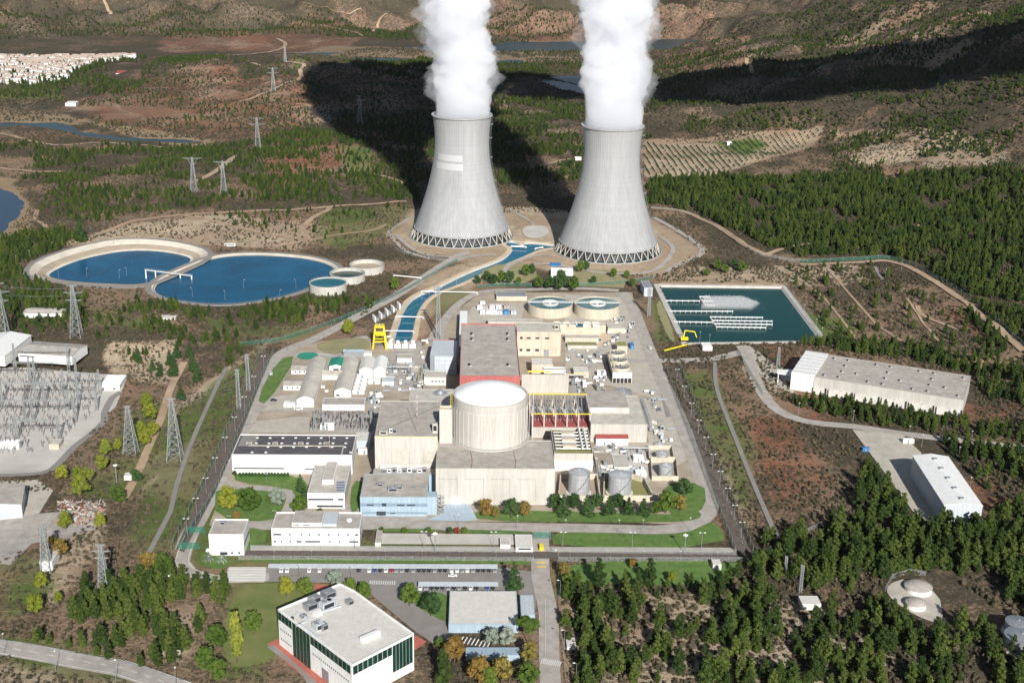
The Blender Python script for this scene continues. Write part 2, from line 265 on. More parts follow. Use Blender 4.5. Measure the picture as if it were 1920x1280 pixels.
# ------------------------------------------------------------------ mesh builder
class MB:
    def __init__(s): s.v = []; s.f = []; s.m = []; s.mats = []; s.cur = 0
    def use(s, name):
        if name not in s.mats: s.mats.append(name)
        s.cur = s.mats.index(name); return s
    def add(s, V, Fc):
        o = len(s.v); s.v += [tuple(map(float, p)) for p in V]; s.f += [tuple(i+o for i in f) for f in Fc]; s.m += [s.cur]*len(Fc); return s
    def box(s, x0, y0, z0, x1, y1, z1, bottom=True):
        V = [(x0,y0,z0),(x1,y0,z0),(x1,y1,z0),(x0,y1,z0),(x0,y0,z1),(x1,y0,z1),(x1,y1,z1),(x0,y1,z1)]
        Fc = [(0,1,5,4),(1,2,6,5),(2,3,7,6),(3,0,4,7),(4,5,6,7)]+([(3,2,1,0)] if bottom else [])
        return s.add(V, Fc)
    def prism(s, poly, z0, z1):
        n = len(poly); V = [(p[0],p[1],z0) for p in poly]+[(p[0],p[1],z1) for p in poly]
        A = sum(poly[i][0]*poly[(i+1)%n][1]-poly[(i+1)%n][0]*poly[i][1] for i in range(n))
        if A < 0: V = V[:n][::-1]+V[n:][::-1]
        return s.add(V, [(i,(i+1)%n,n+(i+1)%n,n+i) for i in range(n)]+[tuple(range(n,2*n)), tuple(range(n-1,-1,-1))])
    def cyl(s, cx, cy, z0, z1, r0, r1=None, n=24, cap=True, a0=0):
        r1 = r0 if r1 is None else r1
        V = [(cx+r0*math.cos(a0+2*PI*i/n), cy+r0*math.sin(a0+2*PI*i/n), z0) for i in range(n)]+[(cx+r1*math.cos(a0+2*PI*i/n), cy+r1*math.sin(a0+2*PI*i/n), z1) for i in range(n)]
        return s.add(V, [(i,(i+1)%n,n+(i+1)%n,n+i) for i in range(n)]+([tuple(range(n,2*n)), tuple(range(n-1,-1,-1))] if cap else []))
    def ring(s, cx, cy, z0, z1, ri, ro, n=48):
        V = []
        for z, r in ((z0,ro),(z1,ro),(z1,ri),(z0,ri)): V += [(cx+r*math.cos(2*PI*i/n), cy+r*math.sin(2*PI*i/n), z) for i in range(n)]
        return s.add(V, [(k*n+i, k*n+(i+1)%n, ((k+1)%4)*n+(i+1)%n, ((k+1)%4)*n+i) for k in range(4) for i in range(n)])
    def lathe(s, prof, n=64, cx=0, cy=0):
        V = [(cx+r*math.cos(2*PI*i/n), cy+r*math.sin(2*PI*i/n), z) for r, z in prof for i in range(n)]
        return s.add(V, [(k*n+i, k*n+(i+1)%n, (k+1)*n+(i+1)%n, (k+1)*n+i) for k in range(len(prof)-1) for i in range(n)])
    def bar(s, p, q, r, n=4):
        p = np.array(p, float); q = np.array(q, float); d = q-p; L = np.linalg.norm(d)
        if L < 1e-6: return s
        d /= L; a = np.cross(d, (0,0,1) if abs(d[2]) < .9 else (1,0,0)); a /= np.linalg.norm(a); b = np.cross(d, a)
        V = [c+r*(a*math.cos(2*PI*i/n+PI/4)+b*math.sin(2*PI*i/n+PI/4)) for c in (p, q) for i in range(n)]
        return s.add(V, [(i,(i+1)%n,n+(i+1)%n,n+i) for i in range(n)]+[tuple(range(n,2*n)), tuple(range(n-1,-1,-1))])
    def quad(s, a, b, c, d): return s.add([a,b,c,d], [(0,1,2,3)])
    def me(s, name, smooth=False):
        m = bpy.data.meshes.new(name); m.from_pydata(s.v, [], s.f)
        for n in s.mats: m.materials.append(MATS[n])
        if len(s.mats) > 1: m.polygons.foreach_set('material_index', s.m)
        if smooth: m.polygons.foreach_set('use_smooth', [True]*len(s.f))
        m.update(); return m
    def build(s, name, parent=None, smooth=False, loc=None, label=None, cat=None, group=None, kind=None, rz=0):
        o = bpy.data.objects.new(name, s.me(name, smooth)); COL.objects.link(o)
        if parent: o.parent = parent
        if loc is not None: o.location = loc
        if rz: o.rotation_euler[2] = rz
        tag(o, label, cat, group, kind); return o
def tag(o, label=None, cat=None, group=None, kind=None):
    for k, v in (('label', label), ('category', cat), ('group', group), ('kind', kind)):
        if v: o[k] = v
    return o
def thing(name, label, cat, loc=(0,0,0), rz=0, group=None):
    o = bpy.data.objects.new(name, None); COL.objects.link(o); o.location = loc; o.rotation_euler[2] = rz; o.empty_display_size = .5
    return tag(o, label, cat, group)
def B(*mats): b = MB(); b.use(mats[0]); return b
def dup(root, loc, rz=0, label=None, group=None, sc=None):
    def cp(o, par):
        c = o.copy(); COL.objects.link(c)
        if par is not None: c.parent = par
        for ch in KIDS.get(o.name, None) or [x for x in o.children]: cp(ch, c)
        return c
    r = cp(root, None); r.location = loc; r.rotation_euler[2] = rz
    if sc: r.scale = sc if isinstance(sc, tuple) else (sc, sc, sc)
    if label: r['label'] = label
    if group: r['group'] = group
    return r
KIDS = {}
# ------------------------------------------------------------------ buildings
def BX(x0, x1, yt, yb, yk, z0=0., Y0=None, h=None):
    """front edge of a roof (x0..x1, yt), foot of the front wall yb, rear edge of the roof yk"""
    xm = (x0+x1)/2
    if Y0 is None: Y0 = hitz(xm, yb, z0)[1]
    if h is None: h = hity(xm, yt, Y0)[2]-z0
    X0 = hity(x0, yt, Y0)[0]; X1 = hity(x1, yt, Y0)[0]; Y1 = hitz(xm, yk, z0+h)[1]
    return dict(x=X0, y=Y0, z=z0, w=X1-X0, d=max(Y1-Y0, 1.), h=h, rz=0.)
def RB(fl, fr, bk, h, z0=0.):
    """roof corners: front left, front right, rear right"""
    P, Q, R = (hitz(*p, z0+h)[:2] for p in (fl, fr, bk)); e = Q-P; w = math.hypot(*e); e = e/w; n = np.array([-e[1], e[0]])
    d = float((R-Q) @ n); return dict(x=P[0], y=P[1], z=z0, w=w, d=abs(d), h=h, rz=math.atan2(e[1], e[0]))
def hgt(px, yb, yt, z0=0.): return hity(px, yt, hitz(px, yb, z0)[1])[2]-z0
def house(name, label, cat, r, wall='white', roof='roof_grey', parapet=.6, gable=None, rise=1.5, over=.3, group=None, wins=(), doors=(), barrel=False, trim=None, winmat='glass'):
    t = thing(name, label, cat, (r['x'], r['y'], r['z']), r['rz'], group); w, d, h = r['w'], r['d'], r['h']
    t['W'] = w; b = B(wall)
    if gable is None:
        b.box(0, 0, 0, w, d, h-.01)
        if parapet:
            pw = min(.35, w*.06)
            for q in ((0,0,w,pw),(0,d-pw,w,d),(0,pw,pw,d-pw),(w-pw,pw,w,d-pw)): b.box(q[0], q[1], h, q[2], q[3], h+parapet)
        b.build('wall', t)
        pw = min(.35, w*.06) if parapet else -over
        B(roof).box(pw+.01, pw+.01, h, w-pw-.01, d-pw-.01, h+.12).build('roof', t)
    else:
        n = 10 if barrel else 2
        if gable == 'y': prof = [(w*i/n, h+rise*(math.sin(PI*i/n) if barrel else 1-abs(2*i/n-1))) for i in range(n+1)]; L = d
        else: prof = [(d*i/n, h+rise*(math.sin(PI*i/n) if barrel else 1-abs(2*i/n-1))) for i in range(n+1)]; L = w
        P = (lambda u, l, z: (u, l, z)) if gable == 'y' else (lambda u, l, z: (l, u, z))
        pts = [(0,0), *[(u, z) for u, z in prof], (prof[-1][0], 0)] if False else None
        ring = [(0, 0)]+prof+[(prof[-1][0], 0)]
        V = [P(u, 0, z) for u, z in ring]+[P(u, L, z) for u, z in ring]; m = len(ring)
        fl = [tuple(range(m)), tuple(range(2*m-1, m-1, -1)), (0, 1, m+1, m), (m-2, m-1, 2*m-1, 2*m-2)]
        b.add(V, fl).build('wall', t)
        rb = B(roof); th = .22
        dz = rise*2/(prof[-1][0])*over if not barrel else .2
        pr = [(prof[0][0]-over, prof[0][1]-dz)]+prof[1:-1]+[(prof[-1][0]+over, prof[-1][1]-dz)]
        V = []; 
        for l in (-over, L+over): V += [P(u, l, z+.03) for u, z in pr]+[P(u, l, z+.03+th) for u, z in pr]
        k = len(pr); Fc = []
        for i in range(k-1): Fc += [(k+i, k+i+1, 3*k+i+1, 3*k+i), (i+1, i, 2*k+i, 2*k+i+1), (i, i+1, k+i+1, k+i), (2*k+i+1, 2*k+i, 3*k+i, 3*k+i+1)]
        Fc += [(0, k, 3*k, 2*k), (2*k-1, k-1, 3*k-1, 4*k-1)]
        rb.add(V, Fc).build('roof', t)
    for wn in wins: window(t, w, d, *wn, mat_=winmat)
    for face, u0, u1, z1 in doors: window(t, w, d, face, u0, u1, 0.02, z1, 'door', mat_='metal_grey')
    return t
def window(t, w, d, face, u0, u1, z0, z1, nm='window', mat_='glass', e=.06):
    """u0,u1 fractions along the wall when |u|<=1, else metres"""
    L = w if face in 'FB' else d
    u0 = u0*L; u1 = u1*L
    b = B(mat_)
    if face == 'F': b.box(u0, -e, z0, u1, .05, z1)
    elif face == 'B': b.box(u0, d-.05, z0, u1, d+e, z1)
    elif face == 'L': b.box(-e, u0, z0, .05, u1, z1)
    elif face == 'R': b.box(w-.05, u0, z0, w+e, u1, z1)
    o = b.build(nm, t)
    return o
def row(face, n, a, b, wf, z0, z1):
    s = (b-a)/n; return [(face, a+s*(i+.5-wf/2), a+s*(i+.5+wf/2), z0, z1) for i in range(n)]
# ------------------------------------------------------------------ sheets laid on the ground
_lift = [0]
def sheet(name, poly, matn, lift=.06, sub=None, **kw):
    """flat or draped polygon of ground cover (plan points in metres)"""
    b = B(matn); P = [p[:2] for p in poly]; zz = [float(HT(*p)) for p in P]
    if sub is None and max(zz)-min(zz) < .05:
        n = len(P); A = sum(P[i][0]*P[(i+1)%n][1]-P[(i+1)%n][0]*P[i][1] for i in range(n)); Q = P if A > 0 else P[::-1]
        b.add([(x, y, zz[0]+lift) for x, y in Q], [tuple(range(n))])
    else:
        import mathutils
        sub = sub or 10.; xs = [p[0] for p in P]; ys = [p[1] for p in P]; V2 = [mathutils.Vector(p) for p in P]; n = len(V2)
        E = []; pts = []
        for i in range(n):
            a, c = P[i], P[(i+1) % n]; k = max(1, int(math.hypot(a[0]-c[0], a[1]-c[1])/sub))
            pts += [(a[0]+(c[0]-a[0])*j/k, a[1]+(c[1]-a[1])*j/k) for j in range(k)]
        m = len(pts); ed = [(i, (i+1) % m) for i in range(m)]
        gx, gy = np.meshgrid(np.arange(min(xs), max(xs), sub), np.arange(min(ys), max(ys), sub)); s = sdist(P, gx, gy)
        inn = [(float(a), float(c)) for a, c, q in zip(gx.ravel(), gy.ravel(), s.ravel()) if q > sub*.3]
        V, _, Fc, *_ = mathutils.geometry.delaunay_2d_cdt([mathutils.Vector(q) for q in pts+inn], ed, [], 1, 1e-4)
        z = HT([q[0] for q in V], [q[1] for q in V])
        b.add([(q[0], q[1], zc+lift) for q, zc in zip(V, z)], [tuple(f) for f in Fc])
    return b.build(name, **kw)
def strip(name, line, width, matn, lift=.08, seg=8., off=0., closed=False, **kw):
    b = B(matn); pts = smooth(line, seg); n = len(pts); V = []
    for i, p in enumerate(pts):
        a = pts[max(i-1, 0)]; c = pts[min(i+1, n-1)]; dx, dy = c[0]-a[0], c[1]-a[1]; L = math.hypot(dx, dy)+1e-9; nx, ny = -dy/L, dx/L
        for s in (off-width/2, off-width/6, off+width/6, off+width/2): V.append((p[0]+nx*s, p[1]+ny*s))
    z = HT([q[0] for q in V], [q[1] for q in V])+lift
    for i in range(n):
        k = slice(4*i, 4*i+4); m = z[k].max(); z[k] = z[k]*.3+m*.7
    b.add([(q[0], q[1], zz) for q, zz in zip(V, z)], [(4*i+j+1, 4*i+j, 4*i+4+j, 4*i+5+j) for i in range(n-1) for j in range(3)])
    return b.build(name, **kw)
def smooth(line, seg=8.):
    P = [np.array(p[:2], float) for p in line]
    if len(P) > 2:
        Q = []
        for i in range(len(P)-1):
            p0 = P[max(i-1, 0)]; p1 = P[i]; p2 = P[i+1]; p3 = P[min(i+2, len(P)-1)]; k = max(1, int(np.linalg.norm(p2-p1)/seg))
            for j in range(k):
                t = j/k; Q.append(.5*((2*p1)+(-p0+p2)*t+(2*p0-5*p1+4*p2-p3)*t*t+(-p0+3*p1-3*p2+p3)*t**3))
        Q.append(P[-1]); return Q
    k = max(1, int(np.linalg.norm(P[1]-P[0])/seg)); return [P[0]+(P[1]-P[0])*j/k for j in range(k+1)]
# ================================================================== camera, light, air
cam = bpy.data.objects.new('camera', bpy.data.cameras.new('camera')); COL.objects.link(cam); SC.camera = cam
import mathutils
from mathutils import noise as mnoise, Vector, Matrix
cam.matrix_world = Matrix(((Vr[0], Vu[0], -Vf[0], 0), (Vr[1], Vu[1], -Vf[1], 0), (Vr[2], Vu[2], -Vf[2], CAMH), (0, 0, 0, 1)))
cam.data.sensor_width = 36; cam.data.lens = FPX/1920*36; cam.data.clip_start = 5; cam.data.clip_end = 30000
SUN_EL, SUN_AZ = math.radians(29.0), math.radians(11.0)       # the sun stands behind the camera, a little to the right
sun = bpy.data.objects.new('sun', bpy.data.lights.new('sun', 'SUN')); COL.objects.link(sun)
sd = Vector((math.sin(SUN_AZ)*math.cos(SUN_EL), -math.cos(SUN_AZ)*math.cos(SUN_EL), math.sin(SUN_EL)))
sun.rotation_euler = sd.to_track_quat('Z', 'Y').to_euler(); sun.data.energy = 5.0; sun.data.angle = math.radians(.53); sun.data.color = (1, .965, .91)
W = bpy.data.worlds.new('World'); SC.world = W; W.use_nodes = True; nt = W.node_tree
sky = nt.nodes.new('ShaderNodeTexSky'); sky.sky_type = 'NISHITA'; sky.sun_disc = False; sky.sun_elevation = SUN_EL; sky.sun_rotation = PI-SUN_AZ
sky.altitude = 500; sky.air_density = 1.; sky.dust_density = .6
nt.links.new(sky.outputs[0], nt.nodes['Background'].inputs[0]); nt.nodes['Background'].inputs[1].default_value = .05
SC.view_settings.view_transform = 'Standard'; SC.view_settings.look = 'None'; SC.view_settings.exposure = .50; SC.view_settings.gamma = 1
SC.render.film_transparent = False
cy = SC.cycles; cy.max_bounces = 16; cy.diffuse_bounces = 2; cy.glossy_bounces = 2; cy.transparent_max_bounces = 12; cy.volume_bounces = 14; cy.use_denoising = True
cy.volume_step_rate = 4; cy.use_adaptive_sampling = True; cy.adaptive_threshold = .015
try: cy.denoiser = 'OPENIMAGEDENOISE'; cy.denoising_prefilter = 'ACCURATE'
except Exception: pass
# ================================================================== ground sheet
def ground():
    me = bpy.data.meshes.new('ground'); n = NU*NV
    co = np.stack([GX, GY, GZ], -1).reshape(-1, 3).astype(np.float32)
    i = np.arange(NV-1)[:, None]*NU+np.arange(NU-1)[None]; q = np.stack([i, i+1, i+1+NU, i+NU], -1).reshape(-1, 4).astype(np.int32)
    me.vertices.add(n); me.vertices.foreach_set('co', co.ravel()); me.loops.add(q.size); me.loops.foreach_set('vertex_index', q.ravel())
    me.polygons.add(len(q)); me.polygons.foreach_set('loop_start', np.arange(0, q.size, 4, dtype=np.int32)); me.polygons.foreach_set('loop_total', np.full(len(q), 4, np.int32))
    me.polygons.foreach_set('use_smooth', np.ones(len(q), bool)); me.update()
    nx = fbm(GX/45., GY/45., 4, 31); nb = fbm(GX/170., GY/170., 4, 41); D = np.hypot(GX, GY)
    wob = (fbm(GX/22., GY/22., 4, 77)-.5)*26
    def z(px, soft=8., w=1.): 
        s = sdist(gp(px), GX, GY)+wob*w; return sstep(-soft, soft, s)
    veg = .35+.55*sstep(.38, .62, nb*.5+nx*.5); red = .16*sstep(.5, .7, fbm(GX/90., GY/90., 4, 55)); grass = np.zeros_like(veg); pale = np.zeros_like(veg)
    far = sstep(1600, 2300, D); veg = np.clip(veg+.15*far+.2*sstep(2700, 3400, D), 0, 1); hi = sstep(10, 60, GZ)
    red = np.maximum(red, far*.75*sstep(.45, .60, fbm(GX/120., GY/120., 4, 91)))
    # slope: steep faces are bare rock or red soil
    gy, gx = np.gradient(GZ); sl = np.hypot(gx/np.maximum(D*(ANG1-ANG0)/NU, .5), gy/np.maximum(D*(DL1-DL0)/NV, .5))
    steep = sstep(.28, .6, sl)
    rdv = 1-np.abs(2*fbm(GX/190.+.5*fbm(GX/90., GY/90., 3, 18), GY/230., 5, 121)-1); gul = 1-sstep(.45, .8, rdv); veg = np.clip(veg+.5*far*gul, 0, 1); crest = sstep(.86, .98, rdv)*far
    for pg in REDZ: m = z(pg); red = np.maximum(red, m*(.6+.4*sstep(.35, .6, nx))); veg = veg*(1-.35*m)
    for pg in PALEZ: m = z(pg, 5., .5); pale = np.maximum(pale, m*(.55+.45*sstep(.3, .6, nx))); veg = veg*(1-.7*m)
    for pg in GRASSZ: m = z(pg, 6., .6); grass = np.maximum(grass, m*(.6+.4*sstep(.35, .55, nx))); red = red*(1-m); veg = veg*(1-.6*m)
    for pg in VEGZ: m = z(pg, 10., 1.); veg = np.maximum(veg, m*.95); pale = pale*(1-m)
    pale = np.maximum(pale*(1-.6*far), far*steep*.22); pale = np.maximum(pale, crest*.35); red = red*(1-.2*far)*(1-.6*gul*far)
    for pg in REEDZ: m = z(pg, 8., .5); pale = np.maximum(pale*(1-m), .28*m); grass = np.maximum(grass*(1-m), .2*m); veg = veg*(1-m); red = np.maximum(red*(1-m), .22*m)
    a = me.color_attributes.new('zone', 'FLOAT_COLOR', 'POINT'); a.data.foreach_set('color', np.stack([veg, red, grass, pale], -1).astype(np.float32).ravel())
    m = bpy.data.materials.new('earth'); m.use_nodes = True; N = m.node_tree.nodes; L = m.node_tree.links; b = N['Principled BSDF']; b.inputs['Roughness'].default_value = .95; b.inputs['Specular IOR Level'].default_value = .1
    at = N.new('ShaderNodeAttribute'); at.attribute_name = 'zone'; sp = N.new('ShaderNodeSeparateColor'); L.new(at.outputs['Color'], sp.inputs[0])
    g = N.new('ShaderNodeNewGeometry')
    def nz(sc, det=6, ro=.6, typ=None):
        n = N.new('ShaderNodeTexNoise'); n.inputs['Scale'].default_value = sc; n.inputs['Detail'].default_value = det; n.inputs['Roughness'].default_value = ro; L.new(g.outputs['Position'], n.inputs['Vector']); return n.outputs[0]
    def mix(f, a_, b_):
        x = N.new('ShaderNodeMix'); x.data_type = 'RGBA'; L.new(f, x.inputs[0]) if not isinstance(f, float) else setattr(x.inputs[0], 'default_value', f)
        for i, c in ((6, a_), (7, b_)):
            if isinstance(c, tuple): x.inputs[i].default_value = (*c, 1)
            else: L.new(c, x.inputs[i])
        return x.outputs[2]
    def rng(v, a0, a1, b0=0., b1=1.):
        x = N.new('ShaderNodeMapRange'); L.new(v, x.inputs[0]); x.inputs[1].default_value = a0; x.inputs[2].default_value = a1; x.inputs[3].default_value = b0; x.inputs[4].default_value = b1; return x.outputs[0]
    def mth(op, a_, b_):
        x = N.new('ShaderNodeMath'); x.operation = op; x.use_clamp = False
        for i, c in ((0, a_), (1, b_)):
            if isinstance(c, (int, float)): x.inputs[i].default_value = c
            else: L.new(c, x.inputs[i])
        return x.outputs[0]
    n1 = nz(.02); n2 = nz(.13, 8, .7); n3 = nz(.45, 8, .75); n4 = nz(.011, 4)
    soil = mix(rng(n1, .38, .62), (.30, .20, .13), (.205, .15, .11)); soil = mix(rng(n2, .35, .7), soil, (.39, .265, .17))
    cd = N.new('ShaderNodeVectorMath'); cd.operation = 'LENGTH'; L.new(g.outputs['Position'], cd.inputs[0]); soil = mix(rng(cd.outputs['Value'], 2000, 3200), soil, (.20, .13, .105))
    redc = mix(rng(n2, .35, .65), (.34, .14, .075), (.24, .115, .075))
    palec = mix(rng(n2, .3, .7), (.56, .45, .32), (.40, .31, .215))
    grc = mix(rng(n2, .3, .7), (.09, .15, .035), (.17, .185, .065))
    vgc = mix(rng(n3, .35, .65), (.050, .047, .030), (.105, .086, .058))
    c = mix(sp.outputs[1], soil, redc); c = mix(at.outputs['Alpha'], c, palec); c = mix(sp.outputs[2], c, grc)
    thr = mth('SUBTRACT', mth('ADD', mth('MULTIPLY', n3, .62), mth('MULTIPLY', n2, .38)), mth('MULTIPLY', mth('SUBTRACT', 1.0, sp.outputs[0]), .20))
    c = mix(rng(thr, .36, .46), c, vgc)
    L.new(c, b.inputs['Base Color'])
    bf = N.new('ShaderNodeBump'); bf.inputs['Distance'].default_value = 15.; L.new(rng(cd.outputs['Value'], 1700, 2600), bf.inputs['Strength']); L.new(nz(.013, 10, .68), bf.inputs['Height'])
    bp = N.new('ShaderNodeBump'); L.new(bf.outputs[0], bp.inputs['Normal']); bp.inputs['Strength'].default_value = 1.; bp.inputs['Distance'].default_value = 1.5; L.new(mth('ADD', n3, mth('MULTIPLY', n2, 1.5)), bp.inputs['Height']); L.new(bp.outputs[0], b.inputs['Normal'])
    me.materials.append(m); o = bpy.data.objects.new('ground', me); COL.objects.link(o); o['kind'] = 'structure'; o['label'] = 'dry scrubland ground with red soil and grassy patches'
REDZ = [[(130,190),(300,140),(420,120),(560,160),(620,190),(560,260),(400,262),(200,240)], [(300,60),(480,55),(520,95),(300,100)], [(640,20),(1000,10),(1340,30),(1400,70),(980,75)],
        [(1380,770),(1500,790),(1560,900),(1480,990),(1420,900)], [(1070,1110),(1140,1120),(1150,1200),(1080,1180)], [(480,270),(640,240),(760,250),(600,330),(520,350)],
        [(1240,90),(1400,60),(1400,140),(1240,140)], [(1500,740),(1560,740),(1560,800),(1500,790)], [(1740,560),(1900,640),(1850,640)]]
PALEZ = [[(1560,245),(1700,235),(1730,300),(1600,310)], [(1205,262),(1430,245),(1545,236),(1530,272),(1420,304),(1335,332),(1205,332)], [(60,470),(200,430),(420,400),(600,420),(560,470),(320,455)], [(1205,270),(1340,270),(1350,320),(1210,330)], [(1340,250),(1540,235),(1530,270),(1400,280)], [(1240,500),(1600,490),(1640,530),(1470,535),(1240,530)],
         [(200,640),(340,640),(330,720),(200,700)], [(1280,1200),(1420,1190),(1420,1240),(1290,1240)], [(1480,1190),(1620,1180),(1620,1250),(1500,1240)], [(60,1060),(170,940),(200,1000),(100,1130)], [(260,900),(330,760),(500,640),(420,760),(320,960)],
         [(1700,240),(1860,260),(1900,300),(1740,320)], [(0,1230),(180,1240),(300,1280),(0,1280)],[(500,100),(800,90),(640,100)],[(1440,90),(1700,10),(1800,0),(1560,90)], [(1540,110),(1720,60),(1880,70),(1640,125)], [(540,200),(620,195),(620,235),(560,230)],[(1380,680),(1500,700),(1440,760)],
         [(960,450),(780,390),(720,440),(860,490),(1000,480),(1040,500),(1240,520),(1330,470),(1230,420),(1020,400)], [(500,420),(640,425),(560,470),(480,460)], [(765,395),(880,385),(1000,388),(1100,400),(1210,405),(1260,430),(1302,462),(1300,485),(1250,508),(1150,515),(1040,508),(965,500),(910,500),(860,482),(790,480),(752,452)], [(745,600),(800,520),(900,480),(960,490),(860,560),(800,600),(790,645),(735,645)]]
GRASSZ = [[(335,770),(440,690),(485,655),(440,780),(335,1025),(275,1055),(235,1000),(300,880)], [(600,395),(770,385),(740,430),(640,470),(590,450)], [(1270,700),(1330,690),(1420,850),(1400,980)], [(235,775),(300,755),(345,790),(335,880),(265,900),(200,940),(140,925),(225,850)], [(540,120),(640,95),(660,110),(560,130)], [(1040,1060),(1350,1055),(1380,1090),(1040,1110)], [(420,1080),(520,1085),(560,1120),(520,1200),(490,1270),(400,1280),(420,1180)], [(0,1190),(200,1225),(330,1280),(160,1280),(0,1240)],
          [(360,960),(440,880),(480,960),(640,1060),(360,1060)], [(280,780),(330,760),(330,870),(230,930),(230,860)], [(0,1050),(80,1040),(100,1090),(20,1170),(0,1160)], [(360,590),(600,620),(560,640),(400,620)], [(800,560),(860,530),(880,560),(820,600)],
          [(1340,268),(1400,258),(1440,270),(1400,296)], [(640,270),(700,280),(690,330),(650,330)], [(100,560),(300,600),(250,620),(60,600)], [(1240,560),(1270,640),(1230,640),(1215,570)], [(0,160),(110,165),(130,185),(0,190)], [(1300,560),(1600,600),(1620,640),(1300,640)],
          [(560,1010),(1000,1012),(1000,1052),(560,1052)]]
VEGZ = [[(1220,330),(1920,320),(1920,640),(1800,520),(1500,480),(1380,470),(1230,370)]]
PALEZ += [[(1060,1110),(1300,1110),(1420,1120),(1600,1150),(1700,1250),(1640,1290),(1060,1290)], [(380,1140),(340,1240),(280,1230),(300,1150)], [(1300,900),(1420,990),(1360,850)]]
REDZ += [[(1090,1120),(1200,1160),(1180,1230),(1080,1180)], [(1560,1120),(1660,1180),(1640,1260),(1540,1200)], [(1830,860),(1900,1000),(1860,1060),(1820,960)], [(420,60),(620,30),(700,60),(620,100),(440,100)], [(1740,740),(1900,760),(1900,800),(1760,790)], [(1430,640),(1500,660),(1480,700)]]
REEDZ = [[(600,88),(960,96),(1130,98),(1120,112),(940,118),(720,108),(560,104)], [(0,205),(130,215),(160,235),(0,228)], [(150,225),(400,262),(390,280),(260,262)], [(940,90),(1100,96),(1100,116),(920,110)],[(-40,330),(20,335),(60,385),(60,430),(0,470)]]
ground()
def lake(name, px, z, matn, label):
    b = B(matn); P = pz(px, z); c = np.mean([p[:2] for p in P], 0); P = [(c[0]+(p[0]-c[0])*1.0, c[1]+(p[1]-c[1])*1.0) for p in P]
    n = len(P); A = sum(P[i][0]*P[(i+1)%n][1]-P[(i+1)%n][0]*P[i][1] for i in range(n)); P = P if A > 0 else P[::-1]
    b.add([(x, y, z) for x, y in P], [tuple(range(n))]); o = b.build(name); o['kind'] = 'structure'; o['label'] = label
lake('river_water', [(-200,224),(0,220),(90,222),(190,236),(300,246),(410,258),(400,280),(300,274),(120,262),(0,246),(-200,256)], WZ, 'water_lake', 'calm blue river crossing the valley at left')
lake('pond_water', [(-100,335),(0,342),(40,356),(60,382),(52,408),(26,430),(10,452),(-60,480),(-150,480)], WZ, 'water_blue', 'blue pond cut off by the left edge')
lake('reservoir_water', [(560,100),(640,98),(880,80),(960,74),(1350,74),(1350,100),(1150,102),(1130,120),(1190,150),(1190,205),(1100,195),(1000,170),(900,150),(880,132),(700,130),(600,112)], WZ, 'water_lake', 'greenish reservoir and its side arm behind the towers')
